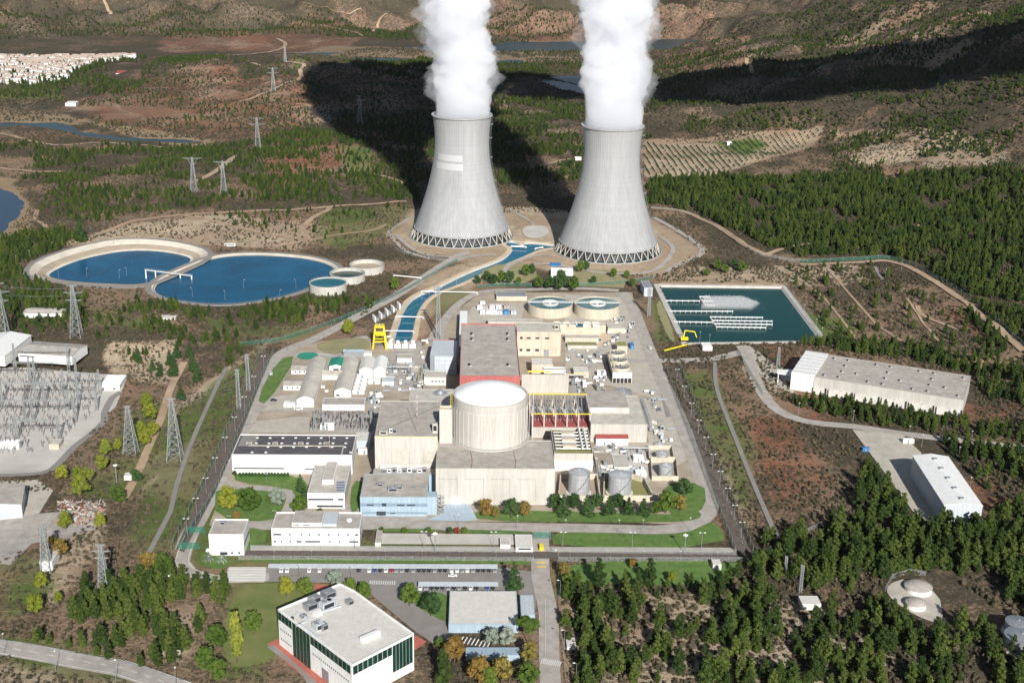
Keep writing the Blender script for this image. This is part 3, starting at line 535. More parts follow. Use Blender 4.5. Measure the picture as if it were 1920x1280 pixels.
# ================================================================== cooling towers
def tower(bx, by, label, patch):
    P = hitz(bx, by, 0); t = thing('cooling_tower', label, 'cooling tower', (P[0], P[1], 0), 0, 'twin hyperbolic cooling towers')
    a, zt, c, z0, z1 = 27.9, 101., 62.5, 9.5, 127.; prof = []
    R = lambda z: a*math.sqrt(1+((z-zt)/c)**2)
    n = 76*6; V = []; K = 46
    for k in range(K+1):
        z = z0+(z1-z0)*k/K; r = R(z)
        for i in range(n):
            rr = r+(.10 if i % 6 in (0, 1) else 0); V.append((rr*math.cos(2*PI*i/n), rr*math.sin(2*PI*i/n), z))
    b = B('tower_concrete'); b.add(V, [(k*n+i, k*n+(i+1)%n, (k+1)*n+(i+1)%n, (k+1)*n+i) for k in range(K) for i in range(n)])
    b.lathe([(R(z0)-.1, z0)]+[(R(z0+(z1-z0)*k/30)-.9, z0+(z1-z0)*k/30) for k in range(31)]+[(R(z1)-.1, z1+.01)], 152)
    b.build('shell', t)
    B('tower_concrete').ring(0, 0, z1-.8, z1+.5, R(z1)-1.2, R(z1)+1.1, 120).build('rim_walkway', t)
    B('tower_concrete').ring(0, 0, z0-.7, z0+.8, R(z0)-1.1, R(z0)+.5, 120).build('ring_beam', t)
    NP = 35
    for i in range(NP):
        th = 2*PI*(i+.5)/NP; d = PI/NP*.86; b = B('offwhite'); r0 = R(0)+.3; r1 = R(z0)-.2
        b.use('roof_light')
        for s in (-1, 1): b.bar((r0*math.cos(th), r0*math.sin(th), .1), (r1*math.cos(th+s*d), r1*math.sin(th+s*d), z0-.3), .42, 6)
        b.cyl(r0*math.cos(th), r0*math.sin(th), 0, .9, 1.0, n=8); b.build('support_column', t)
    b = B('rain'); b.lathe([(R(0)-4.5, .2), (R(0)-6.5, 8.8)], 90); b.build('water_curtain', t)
    B('tower_concrete').ring(0, 0, -.2, 1.0, R(0)+1.4, R(0)+2.2, 120).build('basin_wall', t)
    B('water_green').cyl(0, 0, -.2, .5, R(0)+1.3, n=90).build('basin_water', t)
    # ladder cage down one flank
    b = B('steel')
    th = math.radians(-8)
    for z in range(10, 127, 3):
        r = R(z)+.6; r2 = R(z+3)+.6
        for o in (0, .7, 1.5): b.bar(((r+o)*math.cos(th), (r+o)*math.sin(th), z), ((r2+o)*math.cos(th), (r2+o)*math.sin(th), z+3), .07)
    for z in (60, 84, 104, 118): r = R(z); b.box(r-.2, r*math.sin(th)-1.5, z, r+3., r*math.sin(th)+1.5, z+.3); b.box(r+2.8, r*math.sin(th)-1.5, z, r+3., r*math.sin(th)+1.5, z+1.4)
    b.build('ladder', t)
    if patch:
        for (x0, x1, y0, y1) in patch:
            b = B('tower_patch'); V = []; m = 10
            za = hity(845, y1, P[1]-32)[2]; zb = hity(845, y0, P[1]-32)[2]
            for k in (0, 1, 2):
                z = za+(zb-za)*k/2; r = R(z)+.34
                for i in range(m+1):
                    X = (x0+(x1-x0)*i/m-bx-1)*(P[1]-30-0)/FPX/math.cos(0)/.985
                    V.append((X, -math.sqrt(max(r*r-X*X, 1)), z))
            b.add(V, [(k*(m+1)+i, k*(m+1)+i+1, (k+1)*(m+1)+i+1, (k+1)*(m+1)+i) for k in (0, 1) for i in range(m)]); b.build('repair_patch', t)
    return P
TL = tower(865, 441, 'concrete cooling tower with two pale repair patches, the one on the left', [(822, 868, 293, 305), (819, 869, 309, 321)])
TR = tower(1139, 468, 'plain concrete cooling tower without patches, the one on the right', None)
# ================================================================== steam
def steam(name, label, T, path, seed, nu=170, parent=None, matn='steam', grow_r=0., amp=1.):
    pts = np.array([p[:3] for p in path], float); rad = np.array([p[3] for p in path], float)
    seg = np.r_[0, np.cumsum(np.linalg.norm(np.diff(pts, axis=0), axis=1))]
    s = []; cur = 0.
    while cur < seg[-1]: s.append(cur); cur += 1.15 if cur < 135 else (4. if cur < 500 else 9.)
    s = np.array(s+[seg[-1]]); C = np.stack([np.interp(s, seg, pts[:, i]) for i in range(3)], -1); R = np.interp(s, seg, rad)+grow_r*np.minimum(1, s/25.)
    for _ in range(6): C[1:-1] = (C[:-2]+C[1:-1]*2+C[2:])/4
    Tn = np.gradient(C, axis=0); Tn /= np.linalg.norm(Tn, axis=1)[:, None]
    A = np.cross(Tn, [0, 1, 0]); A /= np.linalg.norm(A, axis=1)[:, None]; Bn = np.cross(Tn, A)
    V = []
    for k in range(len(s)):
        grow = min(1., s[k]/38.)*.9+.1; g2 = min(1., s[k]/70.); end = min(1., (seg[-1]-s[k])/60.+.02)
        for i in range(nu):
            th = 2*PI*i/nu; d = A[k]*math.cos(th)+Bn[k]*math.sin(th); p = C[k]+d*R[k]; q = Vector(p)*.018; q.z += seed*7.3; q.x += seed
            w = mnoise.noise_vector(q*1.7)*.5; q2 = q+w*.35
            bil = abs(mnoise.noise(q2*1.6))*1.0+abs(mnoise.noise(q2*3.6))*.52+abs(mnoise.noise(q2*8.1))*.27+abs(mnoise.noise(q2*18))*.14+abs(mnoise.noise(q2*40))*.09
            dr = (bil-.42)*19*amp*grow*min(1.6, R[k]/34.)+mnoise.noise(q*.7)*7*g2
            wv = w*5*grow
            r = max(R[k]+dr, 2.)*math.sqrt(end); v = C[k]+d*r+np.array([wv.x, wv.y, wv.z*1.0]); V.append(tuple(v))
    n = nu; K = len(s); F = [(k*n+i, k*n+(i+1)%n, (k+1)*n+(i+1)%n, (k+1)*n+i) for k in range(K-1) for i in range(n)]
    F += [tuple(range(n-1, -1, -1)), tuple((K-1)*n+i for i in range(n))]
    b = MB(); b.use(matn); b.add(V, F)
    if parent: return b.build('wisps', parent, smooth=True)
    o = b.build(name, smooth=True, label=label, cat='steam plume', group='steam plumes rising from the cooling towers')
    steam(name, label, T, [p for p in path if p[2] < 450], seed+.37, 120, o, 'steam_thin', 1.2, 1.55)
    return o
m = bpy.data.materials.new('steam'); m.use_nodes = True; N = m.node_tree.nodes; L = m.node_tree.links; N.remove(N['Principled BSDF'])
pv = N.new('ShaderNodeVolumePrincipled'); pv.inputs['Color'].default_value = (.952, .961, .983, 1); pv.inputs['Density'].default_value = .075; pv.inputs['Anisotropy'].default_value = 0.
L.new(pv.outputs[0], N['Material Output'].inputs['Volume']); MATS['steam'] = m; m2_ = m.copy(); m2_.name = 'steam_thin'; m2_.node_tree.nodes['Principled Volume'].inputs['Density'].default_value = .016; MATS['steam_thin'] = m2_
def rel(T, pts): return [(T[0]+x, T[1]+y, z, r) for x, y, z, r in pts]
steam('steam_plume', 'white steam plume leaning slightly left above the left cooling tower', TL, rel(TL, [(0,0,124,27),(0,0,140,27.5),(-2,3,185,30),(-9,6,236,33),(-10,30,330,60),(-10,60,430,95),(10,100,560,120),(60,150,650,110)]), 1)
steam('steam_plume', 'white steam plume with bulging sides above the right cooling tower', TR, rel(TR, [(0,0,124,28),(0,0,140,28.5),(-1,3,185,29.5),(4,6,236,33),(-10,20,330,50),(-30,40,430,70),(-20,80,560,95),(60,80,650,100),(300,-60,690,95),(560,-170,700,105),(800,-300,715,100),(1040,-470,725,70)]), 4)
# ================================================================== basins of water
def area2(P): return sum(P[i][0]*P[(i+1) % len(P)][1]-P[(i+1) % len(P)][0]*P[i][1] for i in range(len(P)))
def ccw(P): P = [tuple(p[:2]) for p in P]; return P if area2(P) > 0 else P[::-1]
def dens(P, step=6.):
    out = []
    for i in range(len(P)):
        a, c = P[i], P[(i+1) % len(P)]; k = max(1, int(math.hypot(a[0]-c[0], a[1]-c[1])/step)); out += [(a[0]+(c[0]-a[0])*j/k, a[1]+(c[1]-a[1])*j/k) for j in range(k)]
    return out
def round_poly(P, it=2):
    for _ in range(it):
        Q = []
        for i in range(len(P)):
            a, c = P[i], P[(i+1) % len(P)]; Q += [(a[0]*.75+c[0]*.25, a[1]*.75+c[1]*.25), (a[0]*.25+c[0]*.75, a[1]*.25+c[1]*.75)]
        P = Q
    return P
def offs(P, d):
    """offset a ccw outline: d > 0 outward"""
    n = len(P); Q = []
    for i in range(n):
        a, p, c = P[i-1], P[i], P[(i+1) % n]; e1 = np.array([p[0]-a[0], p[1]-a[1]]); e2 = np.array([c[0]-p[0], c[1]-p[1]]); e1 /= np.linalg.norm(e1)+1e-9; e2 /= np.linalg.norm(e2)+1e-9
        t = e1+e2; L = np.linalg.norm(t)+1e-9; t /= L; k = min(1/max(.35, L/2), 2); Q.append((p[0]+t[1]*d*k, p[1]-t[0]*d*k))
    return Q
def loft(b, rings):
    n = len(rings[0][0])
    for (P, z), (Q, z2) in zip(rings[:-1], rings[1:]):
        b.add([(x, y, z) for x, y in P]+[(x, y, z2) for x, y in Q], [(i, (i+1) % n, n+(i+1) % n, n+i) for i in range(n)])
def star(P, c, n=120):
    out = []
    for k in range(n):
        th = 2*PI*k/n; dx, dy = math.cos(th), math.sin(th); best = None
        for i in range(len(P)):
            a, q = P[i], P[(i+1) % len(P)]; ex, ey = q[0]-a[0], q[1]-a[1]; det = ex*dy-ey*dx
            if abs(det) < 1e-9: continue
            t = ((c[1]-a[1])*dx-(c[0]-a[0])*dy)/-det if False else None
            ax, ay = a[0]-c[0], a[1]-c[1]; u = (ax*dy-ay*dx)/-det; r = (ax*ey-ay*ex)/(dx*ey-dy*ex)
            if -1e-6 <= u <= 1+1e-6 and r > 0 and (best is None or r > best): best = r
        out.append((c[0]+dx*(best or 1), c[1]+dy*(best or 1)))
    return out
def lagoon(rimpx, watpx, zw, label, pavw=5.5):
    rim = round_poly(ccw(pz(rimpx, .3)), 1 if watpx else 2); wat = round_poly(ccw(pz(watpx, zw))) if watpx else None
    c = np.mean(rim, 0)
    R0 = star(rim, c); 
    if wat: W0 = star(wat, c); W0 = [((x-c[0]), (y-c[1])) for x, y in W0]; W0 = [(c[0]+x, c[1]+y) for x, y in W0]
    else: W0 = offs(R0, -3)
    Wq = []
    for r, w in zip(R0, W0):
        dr = math.hypot(r[0]-c[0], r[1]-c[1]); dw = math.hypot(w[0]-c[0], w[1]-c[1]); k = min(dw, dr-2.5)/dw; Wq.append((c[0]+(w[0]-c[0])*k, c[1]+(w[1]-c[1])*k))
    W0 = Wq; mixp = lambda a, q, t: [(x[0]*(1-t)+y[0]*t, x[1]*(1-t)+y[1]*t) for x, y in zip(a, q)]
    t = thing('lagoon_basin', label, 'reservoir', (0, 0, 0))
    b = B('liner'); loft(b, [(R0, .3), (mixp(R0, W0, .42), .3+(zw-.3)*.50)]); b.use('liner_low'); loft(b, [(mixp(R0, W0, .42), .3+(zw-.3)*.50), (mixp(R0, W0, .52), .3+(zw-.3)*.53), (mixp(R0, W0, .86), .3+(zw-.3)*.86)]); b.use('liner'); loft(b, [(mixp(R0, W0, .86), .3+(zw-.3)*.86), (mixp(R0, W0, 1.08), .3+(zw-.3)*1.08)]); b.build('lining', t, smooth=False)
    b = B('asphalt'); loft(b, [(offs(R0, pavw), -.4), (offs(R0, pavw-.3), .28), (R0, .3)]); b.build('rim_road', t)
    o = B('water_lagoon').add([(x, y, zw) for x, y in mixp(R0, W0, 1.04)], [tuple(range(len(W0)))]).build('water', t)
    # handrail on the rim
    b = B('fence_steel'); Q = offs(R0, .5)
    for i in range(0, len(Q)):
        p, q = Q[i], Q[(i+1) % len(Q)]; b.bar((*p, .3), (*p, 1.4), .06); b.bar((*p, 1.4), (*q, 1.4), .05)
    b.build('railing', t)
    return t
lagoon(LAG1r, [(88,514),(120,497),(165,482),(235,469),(300,470),(352,480),(362,488),(330,512),(272,534),(200,532),(130,527),(95,521)], -6, 'blue lined lagoon with wide pale sloping banks, the farther left one')
lagoon(LAG2r, None, -1.2, 'larger deep blue lagoon filled almost to its rim')
def channel(px, zw, name, label, matw, collar=3.5, bank='gravel_white', zr=.25):
    P = dens(round_poly(ccw(pz(px, zr)), 2), 8.)
    t = thing(name, label, 'canal' if name == 'canal' else 'pond', (0, 0, 0))
    b = B(bank); loft(b, [(offs(P, collar), -.3), (offs(P, collar-.2), zr-.03), (P, zr)]); b.use('concrete'); loft(b, [(P, zr), (offs(P, -1.2), zw-.2), (offs(P, -1.6), zw-2)]); b.build('bank', t)
    B(matw).add([(x, y, zw) for x, y in offs(P, -.9)], [tuple(range(len(P)))]).build('water', t); return t
channel(CANAL, -1.4, 'canal', 'curving blue water canal running from the towers to the pump house', 'water_canal', 4.5, 'sand')
def flat_basin(px, zw, label, wall='concrete'):
    P = ccw(pz(px, .5)); t = thing('spray_pond', label, 'pond', (0, 0, 0)); b = B(wall)
    loft(b, [(offs(P, 4.0), -.3), (offs(P, 3.8), .4), (P, .5), (offs(P, -2.5), zw-.5), (offs(P, -3.5), zw-3)]); b.build('wall', t)
    B('water_pond').add([(x, y, zw) for x, y in offs(P, -1.6)], [tuple(range(len(P)))]).build('water', t); return t
POND = flat_basin([(1234,534),(1467,537),(1543,638),(1286,642)], -1.2, 'rectangular dark green spray pond with concrete rim')
# ================================================================== ground covers and roads
_ls = [0.]
def S(name, px, matn, lift, label=None, rnd=0, **kw):
    _ls[0] += .0023; lift += _ls[0]; P = ccw(gp(px)); P = round_poly(P, rnd) if rnd else P; return sheet(name, P, matn, lift, kind='structure', label=label, **kw)
def R(name, px, w, matn='asphalt_pale', lift=.16, label=None, **kw):
    _ls[0] += .0023; return strip(name, gp(px), w, matn, lift+_ls[0], kind='structure', label=label, **kw)
EXC = []                                              # plan areas kept free of wild plants
def keep(px, pad=0, z=None): EXC.append(('p', [p[:2] for p in gp(px)], pad))
S('plant_yard', [(392,985),(430,880),(470,800),(510,700),(545,655),(600,640),(690,632),(735,652),(795,648),(815,610),(870,572),(905,548),(1185,548),(1205,640),(1240,700),(1292,850),(1325,950),(1290,985),(1180,978),(700,978)], 'yard', .07, 'brown paved yard of the plant')
for px, m in (([(1060,552),(1182,558),(1204,640),(1240,735),(1290,860),(1216,905),(1112,900),(1112,836),(1216,830),(1214,742),(1060,700)], 'paving'), ([(930,568),(985,570),(975,605),(870,605),(885,575)], 'paving'), ([(690,740),(712,738),(704,812),(580,812),(590,775),(690,772)], 'asphalt_pale'), ([(640,945),(700,940),(820,975),(640,980)], 'asphalt_pale'), ([(735,655),(798,655),(795,672),(735,672)], 'paving'), ([(712,682),(740,682),(728,742),(698,742)], 'liner_low'), ([(1080,610),(1140,612),(1150,650),(1090,648)], 'sand'), ([(745,690),(772,690),(768,712),(738,712)], 'liner_low'), ([(1230,700),(1240,705),(1262,780),(1248,782)], 'asphalt'), ([(520,690),(545,690),(500,768),(476,768)], 'asphalt_pale'), ([(1130,845),(1210,845),(1216,895),(1135,895)], 'gravel_white')): S('yard_paving', px, m, .075)
keep([(325,1050),(500,640),(690,590),(800,490),(860,470),(1040,470),(1050,510),(1180,520),(1225,520),(1240,700),(1415,1045),(1000,1060)], 2)
keep([(318,1015),(440,1028),(505,1060),(505,1104),(400,1106),(338,1088),(322,1055)], 1); keep([(205,118),(272,122),(262,150),(205,150)], 1); keep([(1490,1112),(1550,1112),(1552,1150),(1500,1150)], 1); keep([(1660,1090),(1790,1085),(1800,1170),(1740,1185),(1670,1150)], 2)
keep([(480,1050),(1008,1055),(1050,1060),(1062,1290),(990,1290),(975,1140),(975,1215),(870,1240),(840,1215),(800,1215),(700,1125),(690,1100),(430,1098),(340,1085),(320,1040)], 1)
keep([(770,400),(1000,400),(1040,400),(1230,400),(1310,470),(1240,515),(1000,512),(860,490),(770,470),(735,440)], 2)
keep(LAG1r, 7); keep(LAG2r, 7); keep(RECP, 8); keep(CANAL, 6)
R('perimeter_road', [(345,1030),(352,1008),(372,975),(402,915),(435,850),(463,795),(488,742),(503,705),(516,675),(540,655),(580,640),(625,618),(680,588),(740,556),(795,520),(850,485),(880,472)], 10, label='pale road inside the left fence')
R('north_road', [(822,640),(828,610),(850,580),(880,557),(920,545),(1000,543),(1090,541),(1160,545)], 8, lift=.15)
R('perimeter_road', [(1165,548),(1185,575),(1203,620),(1222,668),(1248,728),(1276,790),(1303,860),(1322,915),(1331,950),(1318,973),(1285,988),(1230,993),(1100,990),(960,988),(800,986),(700,985),(640,984),(560,984),(500,985),(430,985)], 10.5, lift=.17, label='pale road along the right and front of the plant')
R('cross_road', [(1225,676),(1280,676),(1340,672),(1392,660)], 10, lift=.19)
R('cross_road', [(545,662),(620,668),(700,668),(790,664)], 9, lift=.14); R('inner_road', [(468,768),(560,768),(640,775),(700,778)], 7, lift=.18, matn='asphalt_pale')
R('inner_road', [(640,668),(655,640),(690,632)], 8, lift=.13); R('inner_road', [(1090,700),(1060,695),(1085,690),(1150,678),(1225,676)], 9, lift=.14); R('inner_road', [(1090,690),(1078,720),(1074,745)], 7, lift=.15)
R('garden_road', [(415,900),(430,912),(500,916),(540,922),(548,938),(538,960),(522,985)], 6, lift=.2)
R('entrance_road', [(1034,1330),(1031,1260),(1029,1200),(1028,1150),(1020,1110),(1014,1080),(1013,1050),(1013,1010),(1013,992)], 9.8, matn='asphalt_pale', lift=.2, label='straight grey road leading to the gate')
R('gate_road', [(358,1005),(346,1035),(342,1055),(358,1074),(398,1085),(440,1086),(505,1082)], 8, lift=.2)
HWY = [(-250,1175),(-60,1204),(0,1214),(200,1249),(340,1292),(520,1360)]
R('highway', HWY, 12.5, matn='asphalt_pale', lift=.3, label='two lane road crossing the lower left corner'); keep([(-60,1195),(0,1200),(200,1236),(340,1278),(420,1300),(420,1340),(200,1268),(0,1230),(-60,1220)], 1)
S('parking_ground', [(498,1066),(940,1064),(1002,1072),(1006,1100),(1004,1140),(975,1140),(972,1106),(848,1106),(838,1120),(846,1150),(846,1198),(812,1206),(774,1180),(700,1118),(688,1094),(498,1090)], 'asphalt', .15, 'grey parking ground between the car shelters')
S('hatched_ground', [(428,1064),(500,1064),(496,1092),(420,1092)], 'paving', .22)
b = B('line_white')
for i in range(9):
    y = 1066+i*3; a = G(430-i*.8, y); c = G(498, y); b.add([(a[0], a[1], .56), (c[0], c[1], .56), (c[0], c[1]+.9, .56), (a[0], a[1]+.9, .56)], [(0,1,2,3)])
o = b.build('road_marking', kind='structure')
LAWNS = [[(1036,1001),(1060,996),(1180,1001),(1250,1001),(1305,991),(1343,974),(1366,1026),(1037,1026)], [(1048,1052),(1392,1050),(1372,1072),(1345,1094),(1180,1098),(1062,1094)], [(470,1046),(998,1050),(998,1060),(940,1056),(470,1056)],
         [(591,652),(600,641),(640,635),(680,633),(694,642),(690,655),(660,662),(615,664)], [(374,1040),(395,1035),(428,1042),(430,1062),(405,1068),(380,1058)], [(405,990),(500,990),(500,1010),(480,1040),(405,1035)], [(405,905),(540,925),(530,955),(515,978),(402,975)],
         [(885,955),(1180,962),(1275,965),(1300,950),(1320,968),(1290,978),(1180,980),(885,977)], [(440,885),(560,887),(600,940),(560,950),(545,915),(440,905)], [(505,1092),(690,1096),(700,1120),(640,1095),(520,1150),(525,1230),(480,1250),(430,1250),(415,1200),(440,1100)],
         [(840,1110),(845,1148),(862,1162),(850,1170),(820,1160),(770,1130),(778,1112)], [(1240,560),(1268,640),(1255,640),(1228,575)], [(700,990),(830,992),(830,998),(700,998)], [(840,992),(1000,996),(990,1002),(840,1000)], [(905,500),(1000,490),(1010,530),(900,535)], [(1240,905),(1320,905),(1325,950),(1290,968),(1250,965)],
         [(660,900),(690,905),(672,958),(655,960)], [(520,675),(560,665),(500,760),(480,750)]]
for i, L_ in enumerate(LAWNS): S('lawn', L_, 'lawn' if i not in (3, 9, 11, 14) else 'meadow' if i == 9 else 'drygrass', .12+.004*i, rnd=1)
S('paved_strip', [(470,1023),(1372,1027),(1378,1036),(470,1032)], 'paving', .2); S('gravel_strip', [(452,1032),(1378,1036),(1394,1049),(448,1045)], 'gravel_dark', .21)
S('gravel_strip', [(1256,690),(1274,688),(1408,1035),(1378,1036)], 'gravel_dark', .2); S('gravel_strip', [(330,1030),(345,1036),(402,925),(455,805),(508,668),(494,660),(440,780),(385,900)], 'gravel_dark', .2)
S('concrete_pad', [(712,1000),(960,1002),(985,1022),(700,1020)], 'gravel_white', .24); S('blue_paving', [(836,944),(880,944),(895,975),(870,978),(800,976),(825,965)], 'blue_paving', .33)
S('concrete_pad', [(510,745),(560,738),(562,766),(498,770)], 'paving', .25); S('concrete_pad', [(480,790),(560,782),(580,782),(578,812),(465,812)], 'paving', .26); S('concrete_pad', [(740,640),(790,640),(800,720),(720,735)], 'asphalt_pale', .1)
S('substation_ground', [(-80,688),(60,690),(190,702),(240,704),(228,735),(218,762),(175,805),(140,840),(100,880),(62,892),(-80,892)], 'gravel_white', .3, 'white gravel ground of the substation')
keep([(-80,640),(190,660),(240,700),(228,740),(140,850),(70,900),(-80,900)], 1)
R('substation_road', [(228,735),(212,745),(196,775),(196,790),(170,815),(140,838),(108,872),(80,888),(20,892),(-60,893)], 5, matn='asphalt', lift=.45)
S('left_lot', [(-60,905),(70,900),(100,920),(60,985),(0,1015),(-60,1010)], 'paving', .3); S('left_lot', [(-60,985),(60,965),(130,960),(200,985),(120,1010),(60,1020),(20,1060),(-60,1050)], 'asphalt_pale', .35)
R('river_track', [(70,395),(68,412),(92,432)], 5, 'dirt_road', .4)
for pts, w in (([(178,442),(240,418),(300,408),(420,399),(520,395),(620,388),(700,383),(762,378)], 6.5), ([(578,450),(566,430),(588,408),(614,395),(618,388)], 6), ([(455,464),(520,462),(578,452),(640,440),(700,432),(724,422)], 4),
               ([(330,402),(420,420),(500,440),(575,450)], 4), ([(450,190),(480,182),(540,155),(565,145),(563,130),(570,122),(540,118),(470,118)], 8), ([(555,195),(580,200),(600,225),(618,235)], 7), ([(0,250),(100,272),(200,268),(300,276),(380,272)], 6),
               ([(0,315),(60,322),(120,322)], 6), ([(1220,391),(1290,400),(1350,428),(1400,462),(1445,480)], 7), ([(1500,496),(1600,493),(1665,490),(1725,512),(1800,560),(1860,606),(1920,660)], 7), ([(1550,503),(1600,560),(1650,615),(1690,640)], 3.21),
               ([(1640,500),(1655,525)], 3), ([(1490,520),(1545,560),(1612,645)], 3.22), ([(1700,560),(1760,640)], 3.21), ([(1720,575),(1728,590),(1760,605),(1800,620)], 4), ([(1430,480),(1500,460),(1580,452),(1650,435),(1760,420)], 6), ([(1400,110),(1408,130),(1420,140)], 7), ([(320,960),(335,900),(360,830),(400,740),(425,690)], 3),
               ([(225,945),(262,880),(300,790),(320,730),(345,680)], 5.5), ([(270,1055),(320,960)], 3), ([(1340,680),(1344,730),(1370,800),(1410,900),(1455,1005)], 3), ([(600,320),(680,322),(760,345)], 5), ([(1010,312),(1060,300),(1090,298)], 5), ([(40,780),(60,700)], 3)):
    R('dirt_track', pts, w if abs(w-3.21) > .05 else 2.2, 'dirt_road' if w > 3.2 else 'asphalt', .4)
    EXC.append(('l', [p[:2] for p in gp(pts)], w/2+1.5))
for pts, w in (([(405,103),(440,104),(480,101),(525,93),(535,82),(520,73)], 9), ([(170,-8),(200,12),(208,28)], 8), ([(700,60),(708,48),(712,38),(728,29)], 7), ([(560,8),(620,20),(680,22)], 5), ([(360,345),(400,325),(430,303),(445,293)], 8), ([(600,47),(660,60),(680,68)], 5)):
    R('far_road', pts, w, 'dirt_road', .8); EXC.append(('l', [p[:2] for p in gp(pts)], w/2+3))
ROADR = [(1396,650),(1408,690),(1428,735),(1462,772),(1520,792),(1600,800),(1680,812),(1760,822),(1850,832),(1960,842)]
R('service_road', ROADR, 9, 'asphalt_pale', .22, label='service road bending past the long concrete warehouse'); keep([(1380,650),(1425,750),(1470,788),(1600,812),(1920,850),(1920,830),(1700,808),(1560,785),(1440,740),(1410,650)], 0)
S('forecourt', [(1598,806),(1690,815),(1728,850),(1712,880),(1790,1000),(1718,968),(1640,862)], 'paving', .25); keep([(1590,800),(1740,815),(1850,930),(1860,990),(1715,975),(1640,870)], 3)
keep([(1465,690),(1520,662),(1830,703),(1830,790),(1500,745)], 0); S('forecourt', [(1380,650),(1400,645),(1480,700),(1490,740),(1440,720)], 'paving', .2)
S('paved_ground', [(1665,1095),(1700,1085),(1760,1110),(1770,1170),(1740,1165),(1690,1140),(1662,1115)], 'paving', .35, rnd=1); keep([(1660,1090),(1700,1080),(1780,1085),(1850,1130),(1920,1190),(1920,1230),(1860,1190),(1760,1165),(1690,1150)], 1)
if 0: S('tower_pad', [(765,395),(880,385),(1000,388),(1100,400),(1210,405),(1260,430),(1302,462),(1300,485),(1250,508),(1150,515),(1040,508),(1000,508),(965,500),(910,500),(860,482),(790,480),(752,452),(748,432)], 'sand', .05, rnd=1)
for p_, w in (([(742,440),(770,465),(800,478),(850,482),(880,476)], 4), ([(728,438),(735,430),(765,412),(790,402)], 4), ([(728,438),(760,470),(806,486)], 4), ([(1225,408),(1262,428),(1300,452),(1316,470),(1308,482),(1270,498),(1250,510)], 6),
              ([(955,392),(985,410),(1000,420),(990,440)], 4), ([(980,505),(1010,495),(1060,500),(1130,512),(1220,510),(1262,470),(1240,445)], 5), ([(940,520),(955,498),(1000,480),(1030,478)], 6), ([(800,520),(830,500),(880,482),(930,478)], 5)):
    R('pad_road', p_, w, 'asphalt_pale', .28)
S('concrete_pad', [(978,428),(1000,422),(1028,426),(1030,440),(1005,450),(982,444)], 'gravel_white', .3, rnd=2); S('concrete_pad', [(1040,500),(1180,510),(1170,540),(1035,535)], 'drygrass', .1)
# green painted circle, road marks
P = G(577, 668); o = B('green_roof').cyl(P[0], P[1], .5, .6, 8, n=40).build('painted_circle', kind='structure')
def dashes(px, step, ln, w, matn='line_white', lift=.62, off=0.):
    L_ = smooth(gp(px), 1.); b = B(matn); i = 0; st = int(step); k = int(ln)
    while i+k < len(L_):
        p, q = L_[i], L_[i+k]; dx, dy = q[0]-p[0], q[1]-p[1]; n = math.hypot(dx, dy)+1e-9; nx, ny = -dy/n, dx/n
        z = max(float(HT(*p)), float(HT(*q)))+lift
        b.add([(p[0]+nx*(off-w/2), p[1]+ny*(off-w/2), z), (p[0]+nx*(off+w/2), p[1]+ny*(off+w/2), z), (q[0]+nx*(off+w/2), q[1]+ny*(off+w/2), z), (q[0]+nx*(off-w/2), q[1]+ny*(off-w/2), z)], [(0,1,2,3)]); i += st
    return b.build('road_marking', kind='structure')
dashes(HWY, 9, 4, .35, lift=.72); dashes(HWY, 4, 4, .3, off=5.3, lift=.72); dashes(HWY, 4, 4, .3, off=-5.3, lift=.72)
dashes([(358,1005),(346,1035),(342,1055),(358,1074),(398,1085),(440,1086),(505,1082)], 3, 3, .3, off=3.3, lift=.6); dashes([(358,1005),(346,1035),(342,1055),(358,1074),(398,1085),(440,1086),(505,1082)], 3, 3, .3, off=-3.3, lift=.6)
dashes([(1022,1240),(1022,1180),(1022,1120)], 6, 6, .2, lift=.6); dashes([(1031,1215),(1031,1120)], 8, 4, .2, lift=.62)
def zebra(px0, px1, n, ln, wd=.5, along=True, lift=.62):
    a = np.array(G(*px0)); c = np.array(G(*px1)); d = (c-a)[:2]; L_ = np.linalg.norm(d); d /= L_; nrm = np.array([-d[1], d[0]]); b = B('line_white')
    for i in range(n):
        p = a[:2]+d*L_*(i+.5)/n; q = [p-d*wd/2-nrm*ln/2, p+d*wd/2-nrm*ln/2, p+d*wd/2+nrm*ln/2, p-d*wd/2+nrm*ln/2]; b.add([(x[0], x[1], a[2]+lift) for x in q], [(0,1,2,3)])
    return b.build('zebra_crossing', kind='structure')
zebra((1014,1240), (1052,1246), 11, 4.5, .55); zebra((692,1093), (742,1094), 12, 4, .5); zebra((596,664), (622,668), 8, 4, .6); zebra((815,952), (880,950), 9, 3, .3); zebra((862,1200), (920,1210), 8, 6, .6)
for px in ((1006,1056), (1006,1064)):
    a = G(*px); B('line_yellow').box(a[0], a[1], .5, a[0]+5.2, a[1]+1.0, .6).build('road_marking', kind='structure')
# ================================================================== the plant's buildings
def loc(r, px, py, z):
    p = hitz(px, py, r['z']+z); dx, dy = p[0]-r['x'], p[1]-r['y']; c, s = math.cos(r['rz']), math.sin(r['rz']); return dx*c+dy*s, -dx*s+dy*c
def unit(t, x, y, z, w, d, h, m='white', nm='roof_unit', det=True):
    b = B(m); b.box(x, y, z, x+w, y+d, z+h)
    if det and w > 1.2: b.use('dark'); b.box(x+w*.15, y-.03, z+h*.25, x+w*.85, y+.02, z+h*.8); b.use('metal_grey'); b.cyl(x+w/2, y+d/2, z+h, z+h+.25, min(w, d)*.35, n=10)
    return b.build(nm, t)
